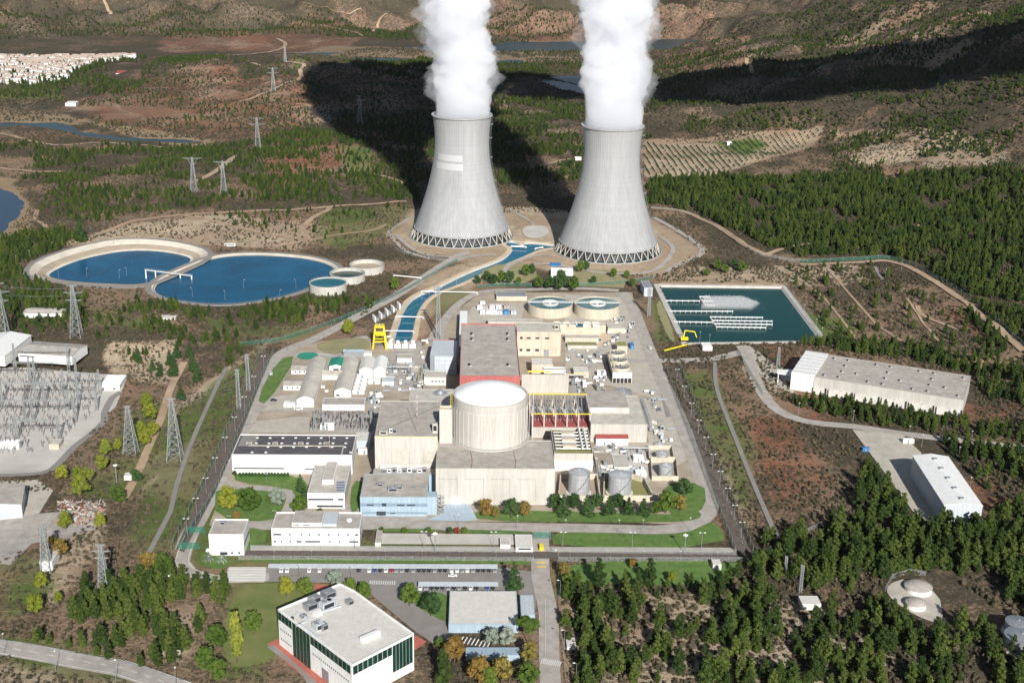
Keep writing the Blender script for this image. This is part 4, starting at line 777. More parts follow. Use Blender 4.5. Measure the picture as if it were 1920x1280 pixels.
# --- main block with the round reactor building
rM = BX(817, 1041, 879.5, 946, 826)
tM = house('reactor_service_building', 'massive beige concrete block in front of the round reactor building', 'building', rM, 'concrete', 'roof_grey', .5)
H1 = rM['h']; w = rM['w']
for u in (.18, .40, .62, .84):
    b = B('dark'); b.box(w*u-.06, -.05, 2, w*u+.02, .05, H1*.72); b.box(w*u-.06-w*.16, -.05, H1*.72, w*u+.02, .05, H1*.72+.1)
    b.build('wall_joint', tM)
window(tM, w, 0, 'F', .13, .21, .1, 5.2, 'door', 'white', .12)
xa, ya = loc(rM, 883, 845, H1); xb, yb2 = loc(rM, 963, 846, H1)
for x0 in (xa, xb):
    b = B('rust')
    for k in range(14): b.box(x0+math.sin(k*.3)*.6, k*(ya-2)/14+1, H1+.12, x0+.35+math.sin(k*.3)*.6, k*(ya-2)/14+1+.9*(ya-2)/14, H1+.3)
    b.build('roof_pipe', tM)
Rr = 70.3/scale_at(hity(919, 737, hitz(919, 847, H1)[1]+23)); yf = hitz(919, 847, H1)[1]; Cx = hity(919, 800, yf+Rr)[0]; Cy = yf+Rr+1.2; Ht = hity(919, 737, Cy)[2]
tR = thing('reactor_building', 'round reactor building with white domed roof', 'reactor building', (Cx, Cy, H1))
hR = Ht-H1; n = 30
b = B('concrete'); b.lathe([(Rr, 0), (Rr, hR), (Rr-1.1, hR), (Rr-1.1, hR-.8)], 96); b.build('wall', tR, smooth=False)
b = B('offwhite'); b.lathe([(Rr+.1, hR*.80), (Rr+.22, hR*.80), (Rr+.22, hR*.80+.35), (Rr+.1, hR*.80+.35)], 96)
for k in range(40): a = 2*PI*k/40; b.bar((math.cos(a)*(Rr+.05), math.sin(a)*(Rr+.05), .5), (math.cos(a)*(Rr+.05), math.sin(a)*(Rr+.05), hR*.79), .14)
b.build('wall_rib', tR)
B('concrete').lathe([(Rr+1.6, 0), (Rr+1.6, .9), (Rr+.05, .9)], 96).build('base_ring', tR)
Rd = Rr-1.3; hd = 6.2; rs = (Rd*Rd+hd*hd)/(2*hd)
B('dome_white').lathe([(Rd*math.cos(PI/2*k/20), hR-.5+math.sqrt(rs*rs-(Rd*math.cos(PI/2*k/20))**2)-(rs-hd)) for k in range(21)], 96).build('dome', tR, smooth=True)
b = B('yellow'); 
for k in range(0, int(hR)-1, 2): b.bar((-Rr-.6, -1, k), (-Rr-.6, -1, k+2), .12); b.bar((-Rr-1.6, -1, k), (-Rr-1.6, -1, k+2), .12); b.bar((-Rr-.6, -1, k+1), (-Rr-1.6, -1, k+1), .1)
b.build('ladder', tR)
b = B('white')
for dx in (0, 2.2):
    for k in range(16): z = k*(hR+3)/16-1; b.bar((Rr+1+dx, -4, z), (Rr+1+dx, -4, z+(hR+3)/16), .13); b.bar((Rr+1, -4, z), (Rr+3.2, -4, z+(hR+3)/16), .09); b.bar((Rr+1+dx, -4, z), (Rr+1+dx, -2, z), .09)
b.build('stair_tower', tR)
# stair shaft beside the drum
p = hitz(836, 831, H1); sh = hity(836, 770, p[1])[2]-H1; s_ = scale_at(p)
tS = thing('stair_shaft', 'narrow pale shaft standing against the left flank of the round building', 'shaft', (p[0]-12/s_, p[1], H1))
ws = 24/s_; b = B('concrete'); b.box(0, 0, 0, ws, 6, sh).box(0, 0, sh, .4, 6, sh+1.1).box(ws-.4, 0, sh, ws, 6, sh+1.1).box(.4, 5.6, sh, ws-.4, 6, sh+1.1).box(.4, 0, sh, ws-.4, .4, sh+1.1); b.build('wall', tS)
b = B('yellow')
for k in range(5): b.bar((.2+k*(ws-.4)/4, .1, sh+1.1), (.2+k*(ws-.4)/4, .1, sh+2.1), .09)
b.bar((.2, .1, sh+2.1), (ws-.2, .1, sh+2.1), .09); b.build('railing', tS)
# --- control building at left, annex, blue office
rO = BX(675, 801, 932, 967.5, 889)
tO = house('blue_office', 'blue grey clad office at the foot of the concrete blocks', 'office', rO, 'clad_blue', 'roof_grey', .25, doors=[('F', .28, .33, 3)])
hO = rO['h']; B('band_blue').box(-.05, -.05, hO*.52, rO['w']+.04, .02, hO*.70).build('cladding_band', tO); B('band_blue').box(-.05, -.05, hO*.12, rO['w']+.04, .02, hO*.24).build('cladding_band', tO)
for (a, c, z0, z1) in ((.325, .39, .53, .69), (.24, .38, .05, .26), (.55, .66, .56, .63), (.1, .2, .56, .63), (.7, .82, .56, .63), (.45, .52, .14, .19)): window(tO, rO['w'], 0, 'F', a, c, hO*z0, hO*z1, e=.12)
B('clad_blue').box(5, rO['d']+.01, 0, rO['w']+4, rO['d']+8.5, hO-.05).build('rear_wing', tO); B('roof_grey').box(5.2, rO['d']+.2, hO-.04, rO['w']+3.8, rO['d']+8.3, hO+.1).build('rear_roof', tO)
for (px, py, w_, d_, h_) in ((706, 912, 4, 3, 1.6), (727, 922, 6, 3.5, 2.2), (740, 917, 5, 3, 1.8), (774, 915, 2, 2, .8), (791, 915, 2.5, 2, .8)):
    x, y = loc(rO, px, py, hO); unit(tO, x, y, hO+.1, w_, d_, h_, 'metal_grey')
for k in range(9):
    x, y = loc(rO, 716+k*9.5, 886, hO); unit(tO, x, y, hO+.05, 2.6, 2, 1.6+.6*(k % 3), 'white' if k % 2 else 'metal_grey')
b = B('white'); x, y = loc(rO, 712, 884, hO); x2, _ = loc(rO, 798, 884, hO)
for k in range(3): b.bar((x, y+k*.9+2.6, hO+1+k*.5), (x2, y+k*.9+2.6, hO+1+k*.5), .28, 6)
b.build('duct', tO)
b = B('clad_blue'); b.box(rO['w']+.01, 2, 0, rO['w']+5.5, 9, hO*.96); b.build('stair_block', tO)
b = B('steel')
for k in range(4):
    z0 = k*hO/4; a = (rO['w']+6, 2.5, z0); c = (rO['w']+9.5, 2.5, z0+hO/8)
    if k % 2: a, c = (rO['w']+9.5, 2.5, z0), (rO['w']+6, 2.5, z0+hO/8)
    b.bar((rO['w']+6, 2.5, z0), (rO['w']+9.5, 2.5, z0+hO/8), .35); b.bar((rO['w']+9.5, 3.5, z0+hO/8), (rO['w']+6, 3.5, z0+hO/4), .35)
for x in (6, 9.6):
    for y in (2.3, 3.9): b.bar((rO['w']+x, y, 0), (rO['w']+x, y, hO+.8), .14)
b.build('outside_stair', tO)
p = hitz(760, 875, hO); 
rC = BX(702.5, 820, 819.5, 0, 752.5, Y0=p[1]+.3, h=hity(760, 819.5, p[1])[2])
tC = house('control_building', 'tall beige concrete block left of the round building with stained flat roof', 'building', rC, 'concrete', 'roof_grey', .5)
hC = rC['h']; wC = rC['w']
for u in (.27, .55, .78): B('dark').box(wC*u, -.05, 12, wC*u+.08, .05, hC*.7).build('wall_joint', tC)
window(tC, wC, 0, 'F', .28, .52, hO+2, hC*.72, 'infill_panel', 'roof_light', .03); window(tC, wC, 0, 'F', .74, .98, hO+2, hC*.72, 'infill_panel', 'roof_light', .03)
for (px, py, w_, d_, h_, m_) in ((711, 815, 5, 2.5, 2.2, 'roof_light'), (730, 811, 2, 2, 2.4, 'dome_white'), (736, 813, 2.5, 2, 3, 'metal_grey'), (811, 812, 3, 3, 6, 'concrete')):
    x, y = loc(rC, px, py, hC); unit(tC, x, y, hC+.1, w_, d_, h_, m_)
b = B('red_roof'); x, y = loc(rC, 782, 785, hC)
for k in range(8): b.use('white' if k % 2 else 'red_wall'); b.bar((x, y, hC+k*2), (x, y, hC+k*2+2), .14)
b.build('lightning_mast', tC)
b = B('dark'); b.bar(loc(rC, 763, 764, hC)+(hC+.25,), loc(rC, 782, 812, hC)+(hC+.25,), .09); b.bar(loc(rC, 821, 762, hC)+(hC+.25,), loc(rC, 720, 806, hC)+(hC+.25,), .09); b.build('roof_cable', tC)
b = B('yellow'); b.box(-.05, -.06, hC-.1, wC+.05, .0, hC+.12); b.box(wC-.02, -.08, 2, wC+.1, .02, hC); b.build('edge_rail', tC)
rB2 = BX(765, 850, 753, 0, 730, Y0=rC['y']+rC['d']+1, h=rC['h']*.86)
tB2 = house('rear_concrete_building', 'low concrete roofed block behind the control building', 'building', rB2, 'concrete', 'roof_light', .4)
x, y = loc(rB2, 825, 737, rB2['h']); b = B('metal_grey'); b.cyl(x, y, rB2['h'], rB2['h']+.5, 5, n=20).cyl(x, y, rB2['h']+.5, rB2['h']+2.2, 3.4, 2.0, 16); b.build('vent_cap', tB2)
# --- turbine hall
p = hitz(918, 707, 30)
rT = BX(862, 975.5, 707, 0, 609, Y0=p[1], h=30.)
tT = house('turbine_hall', 'long red walled turbine hall with grey beige roof behind the dome', 'turbine hall', rT, 'red_wall', 'roof_grey', 1.0)
for (px, py) in ((884, 628), (884, 638), (951, 628), (951, 638), (880, 686), (952, 686)):
    x, y = loc(rT, px, py, 30); b = B('dark'); b.cyl(x, y, 30.1, 31.4, .55, n=10); b.cyl(x, y, 31.4, 31.9, .9, n=10); b.use('white').box(x-.2, y-.9, 30.12, x+1.8, y-.2, 30.3); b.build('roof_vent', tT)
for y_ in (.18, .38, .62, .82): B('roof_light').box(2, rT['d']*y_, 30.12, rT['w']-2, rT['d']*y_+.3, 30.16).build('roof_seam', tT)
# clad building at its left, low wing, neighbouring blocks
p = hitz(840, 702, 0)
tG = thing('clad_building', 'windowless pale blue clad building with a chamfered corner left of the red hall', 'building', (hity(806, 668, p[1])[0], p[1], 0))
Hg = hity(835, 668, p[1])[2]; s_ = scale_at((0, p[1], Hg)); wg = 50/s_; dg = hitz(835, 638, Hg)[1]-p[1]
b = B('clad_grey'); poly = [(3.6, 0), (wg, 0), (wg, dg), (1.5, dg), (0, 4.5)]; b.prism(poly, 0, Hg); b.build('wall', tG)
B('clad_grey').prism([(3.8, .2), (wg-.2, .2), (wg-.2, dg-.2), (1.7, dg-.2), (.25, 4.6)], Hg+.005, Hg+.15).build('roof', tG)
b = B('band_blue')
for u in (.25, .5, .75, .97): b.box(3.6, -.05, Hg*u, wg, .01, Hg*u+.12)
b.build('cladding_joint', tG); B('red_wall').box(1.6, dg+.01, Hg, wg, dg+.2, Hg+.5).build('edge_trim', tG)
def simple(name, label, cat, px, wall, roof, par=.4, **kw): r = BX(*px[:5], **(px[5] if len(px) > 5 else {})); return house(name, label, cat, r, wall, roof, par, **kw), r
tE, rE = simple('electrical_building', 'long beige block with two rows of windows right of the red hall', 'building', (969.5, 1052, 623, 667.5, 605.5), 'beige', 'roof_light', .4, wins=[('F', .07, .13, 4, 6), ('F', .22, .31, 4, 6), ('F', .42, .51, 4, 6), ('F', .07, .13, 14, 16), ('F', .22, .31, 14.2, 15.6), ('F', .42, .51, 14.2, 15.6), ('F', .64, .73, 14.2, 15.6)], doors=[('F', .62, .74, 5.5)])
x, y = loc(rE, 1040, 618, rE['h']); unit(tE, x, y, rE['h'], 3, 2, 4, 'beige')
simple('narrow_clad_wing', 'narrow white roofed wing beside the rear of the red hall', 'building', (860, 876, 640, 668, 583, dict(h=8.)), 'clad_grey', 'white', .2)
simple('low_pump_building', 'low concrete building with white front at the foot of the clad building', 'building', (795, 836, 702, 722, 696, dict(h=6.)), 'offwhite', 'roof_light', .3, wins=row('F', 4, .3, .95, .5, 2.5, 3.6))
tP, rP = simple('pump_hall', 'wide beige block in front of the round clarifiers', 'building', (1051, 1136, 614, 623, 606, dict(h=6.)), 'beige', 'roof_light', .3)
simple('auxiliary_building', 'pale concrete block right of the dome behind the pipe bays', 'building', (978, 1066, 716, 737, 703, dict(h=14.)), 'concrete', 'offwhite', .4)
simple('valve_building', 'small beige block with pipes on its front behind the pipe bays', 'building', (997, 1037, 690, 705, 672, dict(h=9.)), 'beige', 'offwhite', .3)
# pipe bundles
def pipes(name, label, lines, r, mats, loc0=(0,0,0)):
    t = thing(name, label, 'pipework', loc0)
    for k, L_ in enumerate(lines):
        b = B(mats[k % len(mats)])
        for a, c in zip(L_[:-1], L_[1:]): b.bar(np.array(a)-loc0, np.array(c)-loc0, r, 8)
        b.build('pipe', t)
    return t
P0 = hitz(1045, 700, 6)
pipes('pipe_bundle', 'stacked silver pipes right of the small valve block', [[(P0[0]-10, P0[1]+k*2.2-4, 6+k % 3), (P0[0]+6, P0[1]+k*2.2-4, 6+k % 3), (P0[0]+6, P0[1]+k*2.2-4, .2)] for k in range(6)], .5, ['metal_grey', 'white', 'metal_grey'], (P0[0], P0[1], 0))
P0 = hitz(1010, 694, 9)
pipes('pipe_bundle', 'yellow banded pipes on the small valve block', [[(P0[0]-8, P0[1]-1, 8.4), (P0[0]+8, P0[1]-1, 8.4), (P0[0]+8, P0[1]-1, 2)], [(P0[0]-8, P0[1]-2.2, 6), (P0[0]+8, P0[1]-2.2, 6)]], .6, ['yellow', 'white'], (P0[0], P0[1], 0))
# big right block with raised part
rK = BX(1108, 1214, 796, 829, 742); tK = house('auxiliary_hall', 'big flat concrete hall with a raised part right of the red bays', 'building', rK, 'concrete', 'roof_light', .4)
hK = rK['h']; x0, y0 = loc(rK, 1108, 764, hK+4); x1, _ = loc(rK, 1180, 764, hK+4); b = B('concrete'); b.box(.4, y0, hK, x1, rK['d']-.4, hK+4); b.use('roof_grey').box(.8, y0+.4, hK+4.01, x1-.4, rK['d']-.8, hK+4.15); b.build('raised_part', tK)
B('dome_white').box(x1*.12, y0-.4, hK+2.2, x1*.62, y0-.05, hK+3.9).build('pale_panel', tK)
# red bays with frames
p0 = hitz(1063, 800, 8.); sB = scale_at(p0); xL = p0[0]-66/sB; xR = p0[0]+44/sB; yk = hitz(1063, 741, 16)[1]
tF = thing('pipe_bay_frame', 'row of concrete portals with yellow beams over red floored bays', 'frame', (xL, p0[1], 0))
WF = xR-xL; DF = yk-p0[1]
B('concrete').box(0, 0, 0, WF, DF, 7.6).build('base', tF); B('red_roof').box(.3, .3, 7.61, WF-.3, DF*.62, 8.).build('red_floor', tF)
for k in range(6):
    x = WF*k/5.1; b = B('concrete'); b.box(x, 0, 8, x+.9, 1, 17).box(x, DF*.5, 8, x+.9, DF*.5+1, 17).box(x, DF-1, 8, x+.9, DF, 17).box(x, 1, 15.8, x+.9, DF-1, 17); b.build('portal', tF)
for y in (0, DF-.9): B('yellow').box(-.5, y-.05, 17.02, WF+.4, y+.5, 17.5).build('beam', tF)
b = B('metal_grey')
for k in range(5):
    for j in range(2): x = WF*(k+.35+j*.3)/5.15; b.bar((x, DF*.58, 9), (x, DF*.95, 16.5), .45, 8); b.bar((x, DF*.58, 9), (x, DF*.3, 8.4), .45, 8)
b.build('pipe', tF)
# pipe rack block in front right
rP2 = BX(1039, 1112, 853, 884, 806); tP2 = house('pipe_rack_building', 'concrete block topped with rows of silver pipes right of the main block', 'building', rP2, 'concrete', 'olive_pit', 1.2)
hP = rP2['h']; wP, dP = rP2['w'], rP2['d']
for y in (.2, .45, .7): B('beige').box(wP*.25, dP*y, hP+.13, wP*.6, dP*y+dP*.12, hP+3).build('equipment_box', tP2)
for k in range(6):
    y = dP*(.12+.13*k); b = B('metal_grey'); b.bar((wP*.06, y, hP+2.4), (wP*.95, y, hP+2.4), .42, 8); b.bar((wP*.06, y, hP+2.4), (wP*.06, y, hP+.1), .42, 8); b.build('pipe', tP2)
for k in range(2): b = B('white'); b.bar((wP*(.74+.12*k), dP*.08, hP+3.3), (wP*(.74+.12*k), dP*.92, hP+3.3), .7, 10); b.build('header_pipe', tP2)
B('dome_white').box(wP*.02, -.12, hP*.12, wP*.99, -.01, hP*.66).build('pale_panel', tP2)
# red roofed shed
rr = BX(1118, 1178, 823, 835, 812, h=5.); tt = house('red_roofed_shed', 'long low shed with red roof and pale eaves', 'shed', rr, 'white', 'red_roof', .0, gable='x', rise=.8, wins=[('F', .48, .53, .3, 2.4), ('F', .25, .29, .3, 2.2)])
# --- tanks
def tank(name, label, cx, ybot, r_px, ytop, matn='tank_metal', group=None, rise=1.6, skirt=True, z0=0., stair=True, rings=5):
    P = hitz(cx, ybot, z0); s = scale_at(P); r = r_px/s; c = (hity(cx, ybot, P[1])[0], P[1]+r); h = hity(cx, ytop, c[1])[2]-z0
    t = thing(name, label, 'tank', (c[0], c[1], z0), 0, group)
    b = B(matn); b.lathe([(r, 0), (r, h)], 48); b.build('shell', t, smooth=True)
    b = B(matn); b.lathe([(r+.12, h), (r*.66, h+rise*.45), (r*.33, h+rise*.8), (.02, h+rise)], 48).cyl(0, 0, h+rise-.1, h+rise+.5, .5, n=10); b.build('roof', t)
    b = B('steel')
    for k in range(1, rings): z = h*k/rings; b.lathe([(r+.01, z), (r+.12, z), (r+.12, z+.16), (r+.01, z+.16)], 48)
    b.build('shell_band', t)
    if skirt: B('offwhite').lathe([(r+1.2, 0), (r+1.2, .5), (r+.02, .5)], 48).build('base_ring', t)
    if stair and r > 4:
        b = B('steel'); n = 14
        for k in range(n): a0, a1 = -2.2+1.6*k/n, -2.2+1.6*(k+1)/n; b.bar(((r+.5)*math.cos(a0), (r+.5)*math.sin(a0), h*k/n), ((r+.5)*math.cos(a1), (r+.5)*math.sin(a1), h*(k+1)/n), .2); b.bar(((r+.9)*math.cos(a0), (r+.9)*math.sin(a0), h*k/n+1.1), ((r+.9)*math.cos(a1), (r+.9)*math.sin(a1), h*(k+1)/n+1.1), .07)
        b.build('stair', t)
        b = B('steel'); m = 32
        for k in range(m): a0, a1 = 2*PI*k/m, 2*PI*(k+1)/m; b.bar((r*math.cos(a0), r*math.sin(a0), h+1), (r*math.cos(a1), r*math.sin(a1), h+1), .05); b.bar((r*math.cos(a0), r*math.sin(a0), h), (r*math.cos(a0), r*math.sin(a0), h+1), .05)
        b.build('railing', t)
    return t
tank('storage_tank', 'big ribbed metal tank with diagonal stair, next to the main block', 1086.4, 932, 20, 884); tank('storage_tank', 'big ribbed metal tank standing in the green walled basin', 1163.8, 933, 21.8, 889)
tank('small_tank', 'nearest of the three small tanks in beige walls', 1249, 898, 12.6, 872, skirt=False); tank('small_tank', 'middle one of the three small tanks in beige walls', 1242, 866, 12, 849, skirt=False); tank('small_tank', 'farthest of the three small tanks in beige walls', 1238, 838, 11, 832, skirt=False)
tank('grey_tank', 'light grey tank behind the big flat hall', 1169.5, 757, 15.5, 732, 'metal_grey', stair=False)
def bund(name, label, px, h, th=.5, m='beige', floor=None, z0=0.):
    P = ccw(gp(px)); c = np.mean(P, 0); t = thing(name, label, 'wall', (c[0], c[1], z0)); P = [(x-c[0], y-c[1]) for x, y in P]; Q = offs(P, -th)
    b = B(m); n = len(P)
    for i in range(n):
        j = (i+1) % n; b.add([(*P[i], 0), (*P[j], 0), (*Q[j], 0), (*Q[i], 0), (*P[i], h), (*P[j], h), (*Q[j], h), (*Q[i], h)], [(0,1,5,4), (2,3,7,6), (4,5,6,7)])
    b.build('wall', t)
    if floor: B(floor).add([(x, y, .35) for x, y in Q], [tuple(range(n))]).build('floor', t)
    return t
bund('containment_wall', 'beige wall round the nearest small tank', [(1222,901),(1272,901),(1268,866),(1219,866)], 3.2); bund('containment_wall', 'beige wall round the middle small tank', [(1217,864),(1264,864),(1260,842),(1214,842)], 3.)
bund('containment_wall', 'green floored basin wall round the right big tank', [(1130,940),(1226,940),(1208,905),(1186,898),(1132,898)], 4., .8, 'beige', 'olive_pit'); bund('containment_wall', 'beige basin wall round the left big tank', [(1046,940),(1126,940),(1120,898),(1050,898)], 4., .8, 'beige', 'liner_low')
# clarifiers
def clarifier(label, cx, yb, rp, ytop, water='water_tank', wall='beige', bridge=True, drop=1.0, name='clarifier', fill=True, group=None):
    P = hitz(cx, yb, 0); r = rp/scale_at(P); c = (P[0], P[1]+r); h = hity(cx, ytop, c[1])[2]
    t = thing(name, label, 'tank', (c[0], c[1], 0), 0, group)
    b = B(wall); b.lathe([(r, 0), (r, h), (r-.7, h), (r-.7, h-drop-.4)], 72); b.build('wall', t)
    B(water if fill else 'liner_low').cyl(0, 0, h-drop-.5, h-drop, r-.65, n=72).build('water' if fill else 'floor', t)
    b = B('fence_steel')
    for k in range(36): a0, a1 = 2*PI*k/36, 2*PI*(k+1)/36; b.bar((r*math.cos(a0), r*math.sin(a0), h+1), (r*math.cos(a1), r*math.sin(a1), h+1), .05); b.bar((r*math.cos(a0), r*math.sin(a0), h), (r*math.cos(a0), r*math.sin(a0), h+1), .05)
    b.build('railing', t)
    if bridge:
        B('offwhite').lathe([(r*.38, h-drop-.4), (r*.38, h+.5), (r*.33, h+.5), (r*.33, h-drop-.4)], 48).build('inner_ring', t)
        b = B('white')
        for k in range(16): a0 = 2*PI*k/16; b.bar((0, 0, h+.9), (r*.34*math.cos(a0), r*.34*math.sin(a0), h+.5), .12)
        b.cyl(0, 0, h-1, h+2.2, 1.2, n=12); b.build('drive_hub', t)
        b = B('white'); b.box(-r, -.8, h+.05, r, .8, h+.35)
        for s in (-.8, .8):
            b.bar((-r, s, h+1.4), (r, s, h+1.4), .07)
            for k in range(15): b.bar((-r+2*r*k/14, s, h+.3), (-r+2*r*k/14, s, h+1.4), .06)
        b.build('bridge', t)
        b = B('steel')
        for k in range(24): a0 = 2*PI*k/24; b.bar((r*.38*math.cos(a0), r*.38*math.sin(a0), h-drop+.1), ((r-.7)*math.cos(a0), (r-.7)*math.sin(a0), h-drop+.1), .09)
        b.build('radial_trough', t)
    return t, c, r, h
clarifier('left one of the twin beige clarifier tanks with a bridge', 1033.5, 598, 42.5, 567); clarifier('right one of the twin beige clarifier tanks with a bridge', 1123, 600, 43.3, 568)
clarifier('round open tank nearest the lagoon, brim full of blue water', 611.5, 556, 35, 529, 'water_tank', 'concrete', False, .9, 'round_tank', group='round tanks beside the lagoon')
clarifier('middle round open tank with dark green water', 648.5, 535, 33.5, 511, 'water_green', 'concrete', False, 3.0, 'round_tank', group='round tanks beside the lagoon')
clarifier('empty round open tank farthest from the lagoon', 685.6, 517, 33, 495, 'water_green', 'concrete', False, 3.6, 'round_tank', fill=False, group='round tanks beside the lagoon')
# filter beds between the clarifiers
b0 = hitz(1082, 612, 7.); tt = thing('filter_beds', 'block of filter basins with pink fronts before the clarifiers', 'basin', (b0[0], b0[1], 0))
B('beige').box(-20, 0, 0, 20, 14, 6).build('base', tt)
for k, (x, y) in enumerate([(-19, 8), (-11, 8), (6, 8), (13, 8), (-14, 1), (5, 1), (13, 1), (-7, 1)]):
    b = B('liner'); b.box(x, y, 6, x+6.2, y+.5, 7.6).box(x, y+3.2, 6, x+6.2, y+3.7, 7.6).box(x, y+.5, 6, x+.5, y+3.2, 7.6).box(x+5.7, y+.5, 6, x+6.2, y+3.2, 7.6); b.build('basin_wall', tt)
B('water_canal').box(-5, 2, 6.01, 4.6, 12, 6.3).build('water', tt); b = B('white'); b.box(-20, 6.6, 7.6, 20, 7.6, 7.9); b.box(-.6, 1, 7.6, .4, 12, 7.85); b.build('walkway', tt)
# --- left group
rH = BX(434.5, 660, 854, 888, 816); tH = house('black_roofed_hall', 'long white hall with black flat roof', 'hall', rH, 'white', 'roof_black', .7)
hH = rH['h']; window(tH, rH['w'], rH['d'], 'F', .01, .43, hH*.26, hH*.33); window(tH, rH['w'], rH['d'], 'F', .6, .7, hH*.24, hH*.3)
for row_y, xs in ((822, range(480, 655, 24)), (832, range(478, 655, 24)), (839, range(500, 660, 24)), (849, (470, 496, 655))):
    for px in xs: x, y = loc(rH, px, row_y, hH); B('white').box(x, y, hH+.12, x+1.6, y+1.2, hH+.5).build('skylight', tH)
x, y = loc(rH, 466, 836, hH); x2, _ = loc(rH, 645, 838, hH); b = B('roof_light'); b.box(x, y, hH+.12, x2, y+.7, hH+.5); b.box(x2-.7, 0, hH+.12, x2, y, hH+.5); b.build('roof_duct', tH)
for px in (466, 515, 563, 611): x, y = loc(rH, px, 834, hH); unit(tH, x-1.5, y+.8, hH+.1, 3.4, 1.5, 1.1, 'roof_light')
x, y = loc(rH, 455, 816, hH); b = B('asphalt'); x0, y0 = loc(rH, 452, 836, hH); b.box(1.5, y0, hH+.13, 12, rH['d']-.6, hH+.25); b.build('roof_terrace', tH)
for k in range(12): window(tH, rH['w'], rH['d'], 'R', .05+.075*k, .08+.075*k, 3, 4.2)
b = B('red_wall')
for k in range(7): b.use('white' if k % 2 else 'red_wall'); b.bar((rH['w']*.8, rH['d']*.3, hH+k*1.6), (rH['w']*.8, rH['d']*.3, hH+k*1.6+1.6), .13)
b.build('mast', tH)
simple('link_building', 'small white link block joining the black roofed hall to the concrete blocks', 'building', (664, 694, 829, 842, 810, dict(h=6.)), 'clad_grey', 'offwhite', .2)
simple('link_building', 'low white entrance block with a red door between hall and concrete block', 'building', (672, 690, 845, 852, 838, dict(h=4.)), 'white', 'offwhite', .2, doors=[('F', .5, .75, 3)])
rW = BX(576, 646, 927, 953, 871); tW = house('white_office', 'white two storey office with solar panels on its pale roof', 'office', rW, 'white', 'roof_light', .9)
hW = rW['h']; window(tW, rW['w'], 0, 'F', .02, .70, hW*.60, hW*.72); window(tW, rW['w'], 0, 'F', .82, .97, hW*.6, hW*.72); window(tW, rW['w'], 0, 'F', .25, .95, hW*.1, hW*.25)
for k in range(13): window(tW, rW['w'], rW['d'], 'R', .04+.07*k, .075+.07*k, hW*.55, hW*.72); 
for k in range(13): window(tW, rW['w'], rW['d'], 'R', .04+.07*k, .075+.07*k, hW*.1, hW*.3)
x, y = loc(rW, 604, 900, hW+2.5); x2, y2 = loc(rW, 632, 872, hW+2.5); b = B('white'); b.box(x, y, hW, x2, rW['d']-1, hW+2.5); b.use('roof_light').box(x+.4, y+.4, hW+2.52, x2-.4, rW['d']-1.4, hW+2.7); b.build('penthouse', tW)
for i in range(4):
    for j in range(3):
        x, y = loc(rW, 631+j*5.2, 921-i*5, hW); b = B('solar'); b.add([(x, y, hW+.3), (x+1.5, y, hW+.3), (x+1.5, y+1.1, hW+.9), (x, y+1.1, hW+.9)], [(0,1,2,3)]); b.build('solar_panel', tW)
rf = BX(508.5, 674, 993, 1023, 962); tf = house('front_office', 'long white two storey office at the front fence', 'office', rf, 'white', 'roof_grey', .9); hf = rf['h']
for z0, z1, spans in ((.66, .76, [(.02, .11), (.20, .22), (.33, .35), (.42, .44), (.53, .55), (.64, .66), (.75, .77), (.86, .88), (.95, .985)]), (.22, .32, [(.02, .05), (.10, .12), (.20, .22), (.28, .34), (.38, .55), (.65, .67), (.76, .78), (.88, .985)])):
    for a, c in spans: window(tf, rf['w'], 0, 'F', a, c, hf*z0, hf*z1)
for k in range(3): window(tf, rf['w'], rf['d'], 'R', .1+.3*k, .25+.3*k, hf*.2, hf*.35); window(tf, rf['w'], rf['d'], 'R', .1+.3*k, .25+.3*k, hf*.62, hf*.76)
x, y = loc(rf, 547, 980, hf+2.2); x2, _ = loc(rf, 604, 980, hf+2.2); x3, _ = loc(rf, 631, 980, hf+2.2); b = B('white'); b.box(x, y, hf, x2, rf['d']-1, hf+2.2); b.use('roof_grey').box(x+.3, y+.3, hf+2.22, x2-.3, rf['d']-1.3, hf+2.4); b.use('glass').box(x+1, y-.05, hf+.8, x+4, y+.02, hf+1.4).box(x+6, y-.05, hf+.8, x+10, y+.02, hf+1.4); b.build('penthouse', tf)
b = B('clad_grey'); b.box(x2+.2, y, hf, x3, rf['d']-2, hf+1.8); b.build('plant_screen', tf); x, y = loc(rf, 655, 976, hf); b = B('dome_white'); b.lathe([(1.6, hf+.1), (1.6, hf+.5), (1.2, hf+1.1), (.05, hf+1.5)], 16, x, y); b.build('roof_dome', tf)
rg = BX(391, 456, 1004, 1041, 975); tg = house('gatehouse', 'white cubic gatehouse at the left corner of the front fence', 'gatehouse', rg, 'white', 'roof_grey', .9); hg = rg['h']
window(tg, rg['w'], 0, 'F', .30, .52, .4, 3); window(tg, rg['w'], 0, 'F', .62, .68, 1, 2.6); window(tg, rg['w'], 0, 'F', .83, .89, 1, 2.6); window(tg, rg['w'], rg['d'], 'R', .05, .95, hg*.42, hg*.56); B('white').box(-1.5, -2.2, 3.4, rg['w']*.95, -.01, 4.4).build('entrance_canopy', tg)
x, y = loc(rg, 412, 984, hg); unit(tg, x, y, hg+.1, 3, 2, 1.8, 'metal_grey')
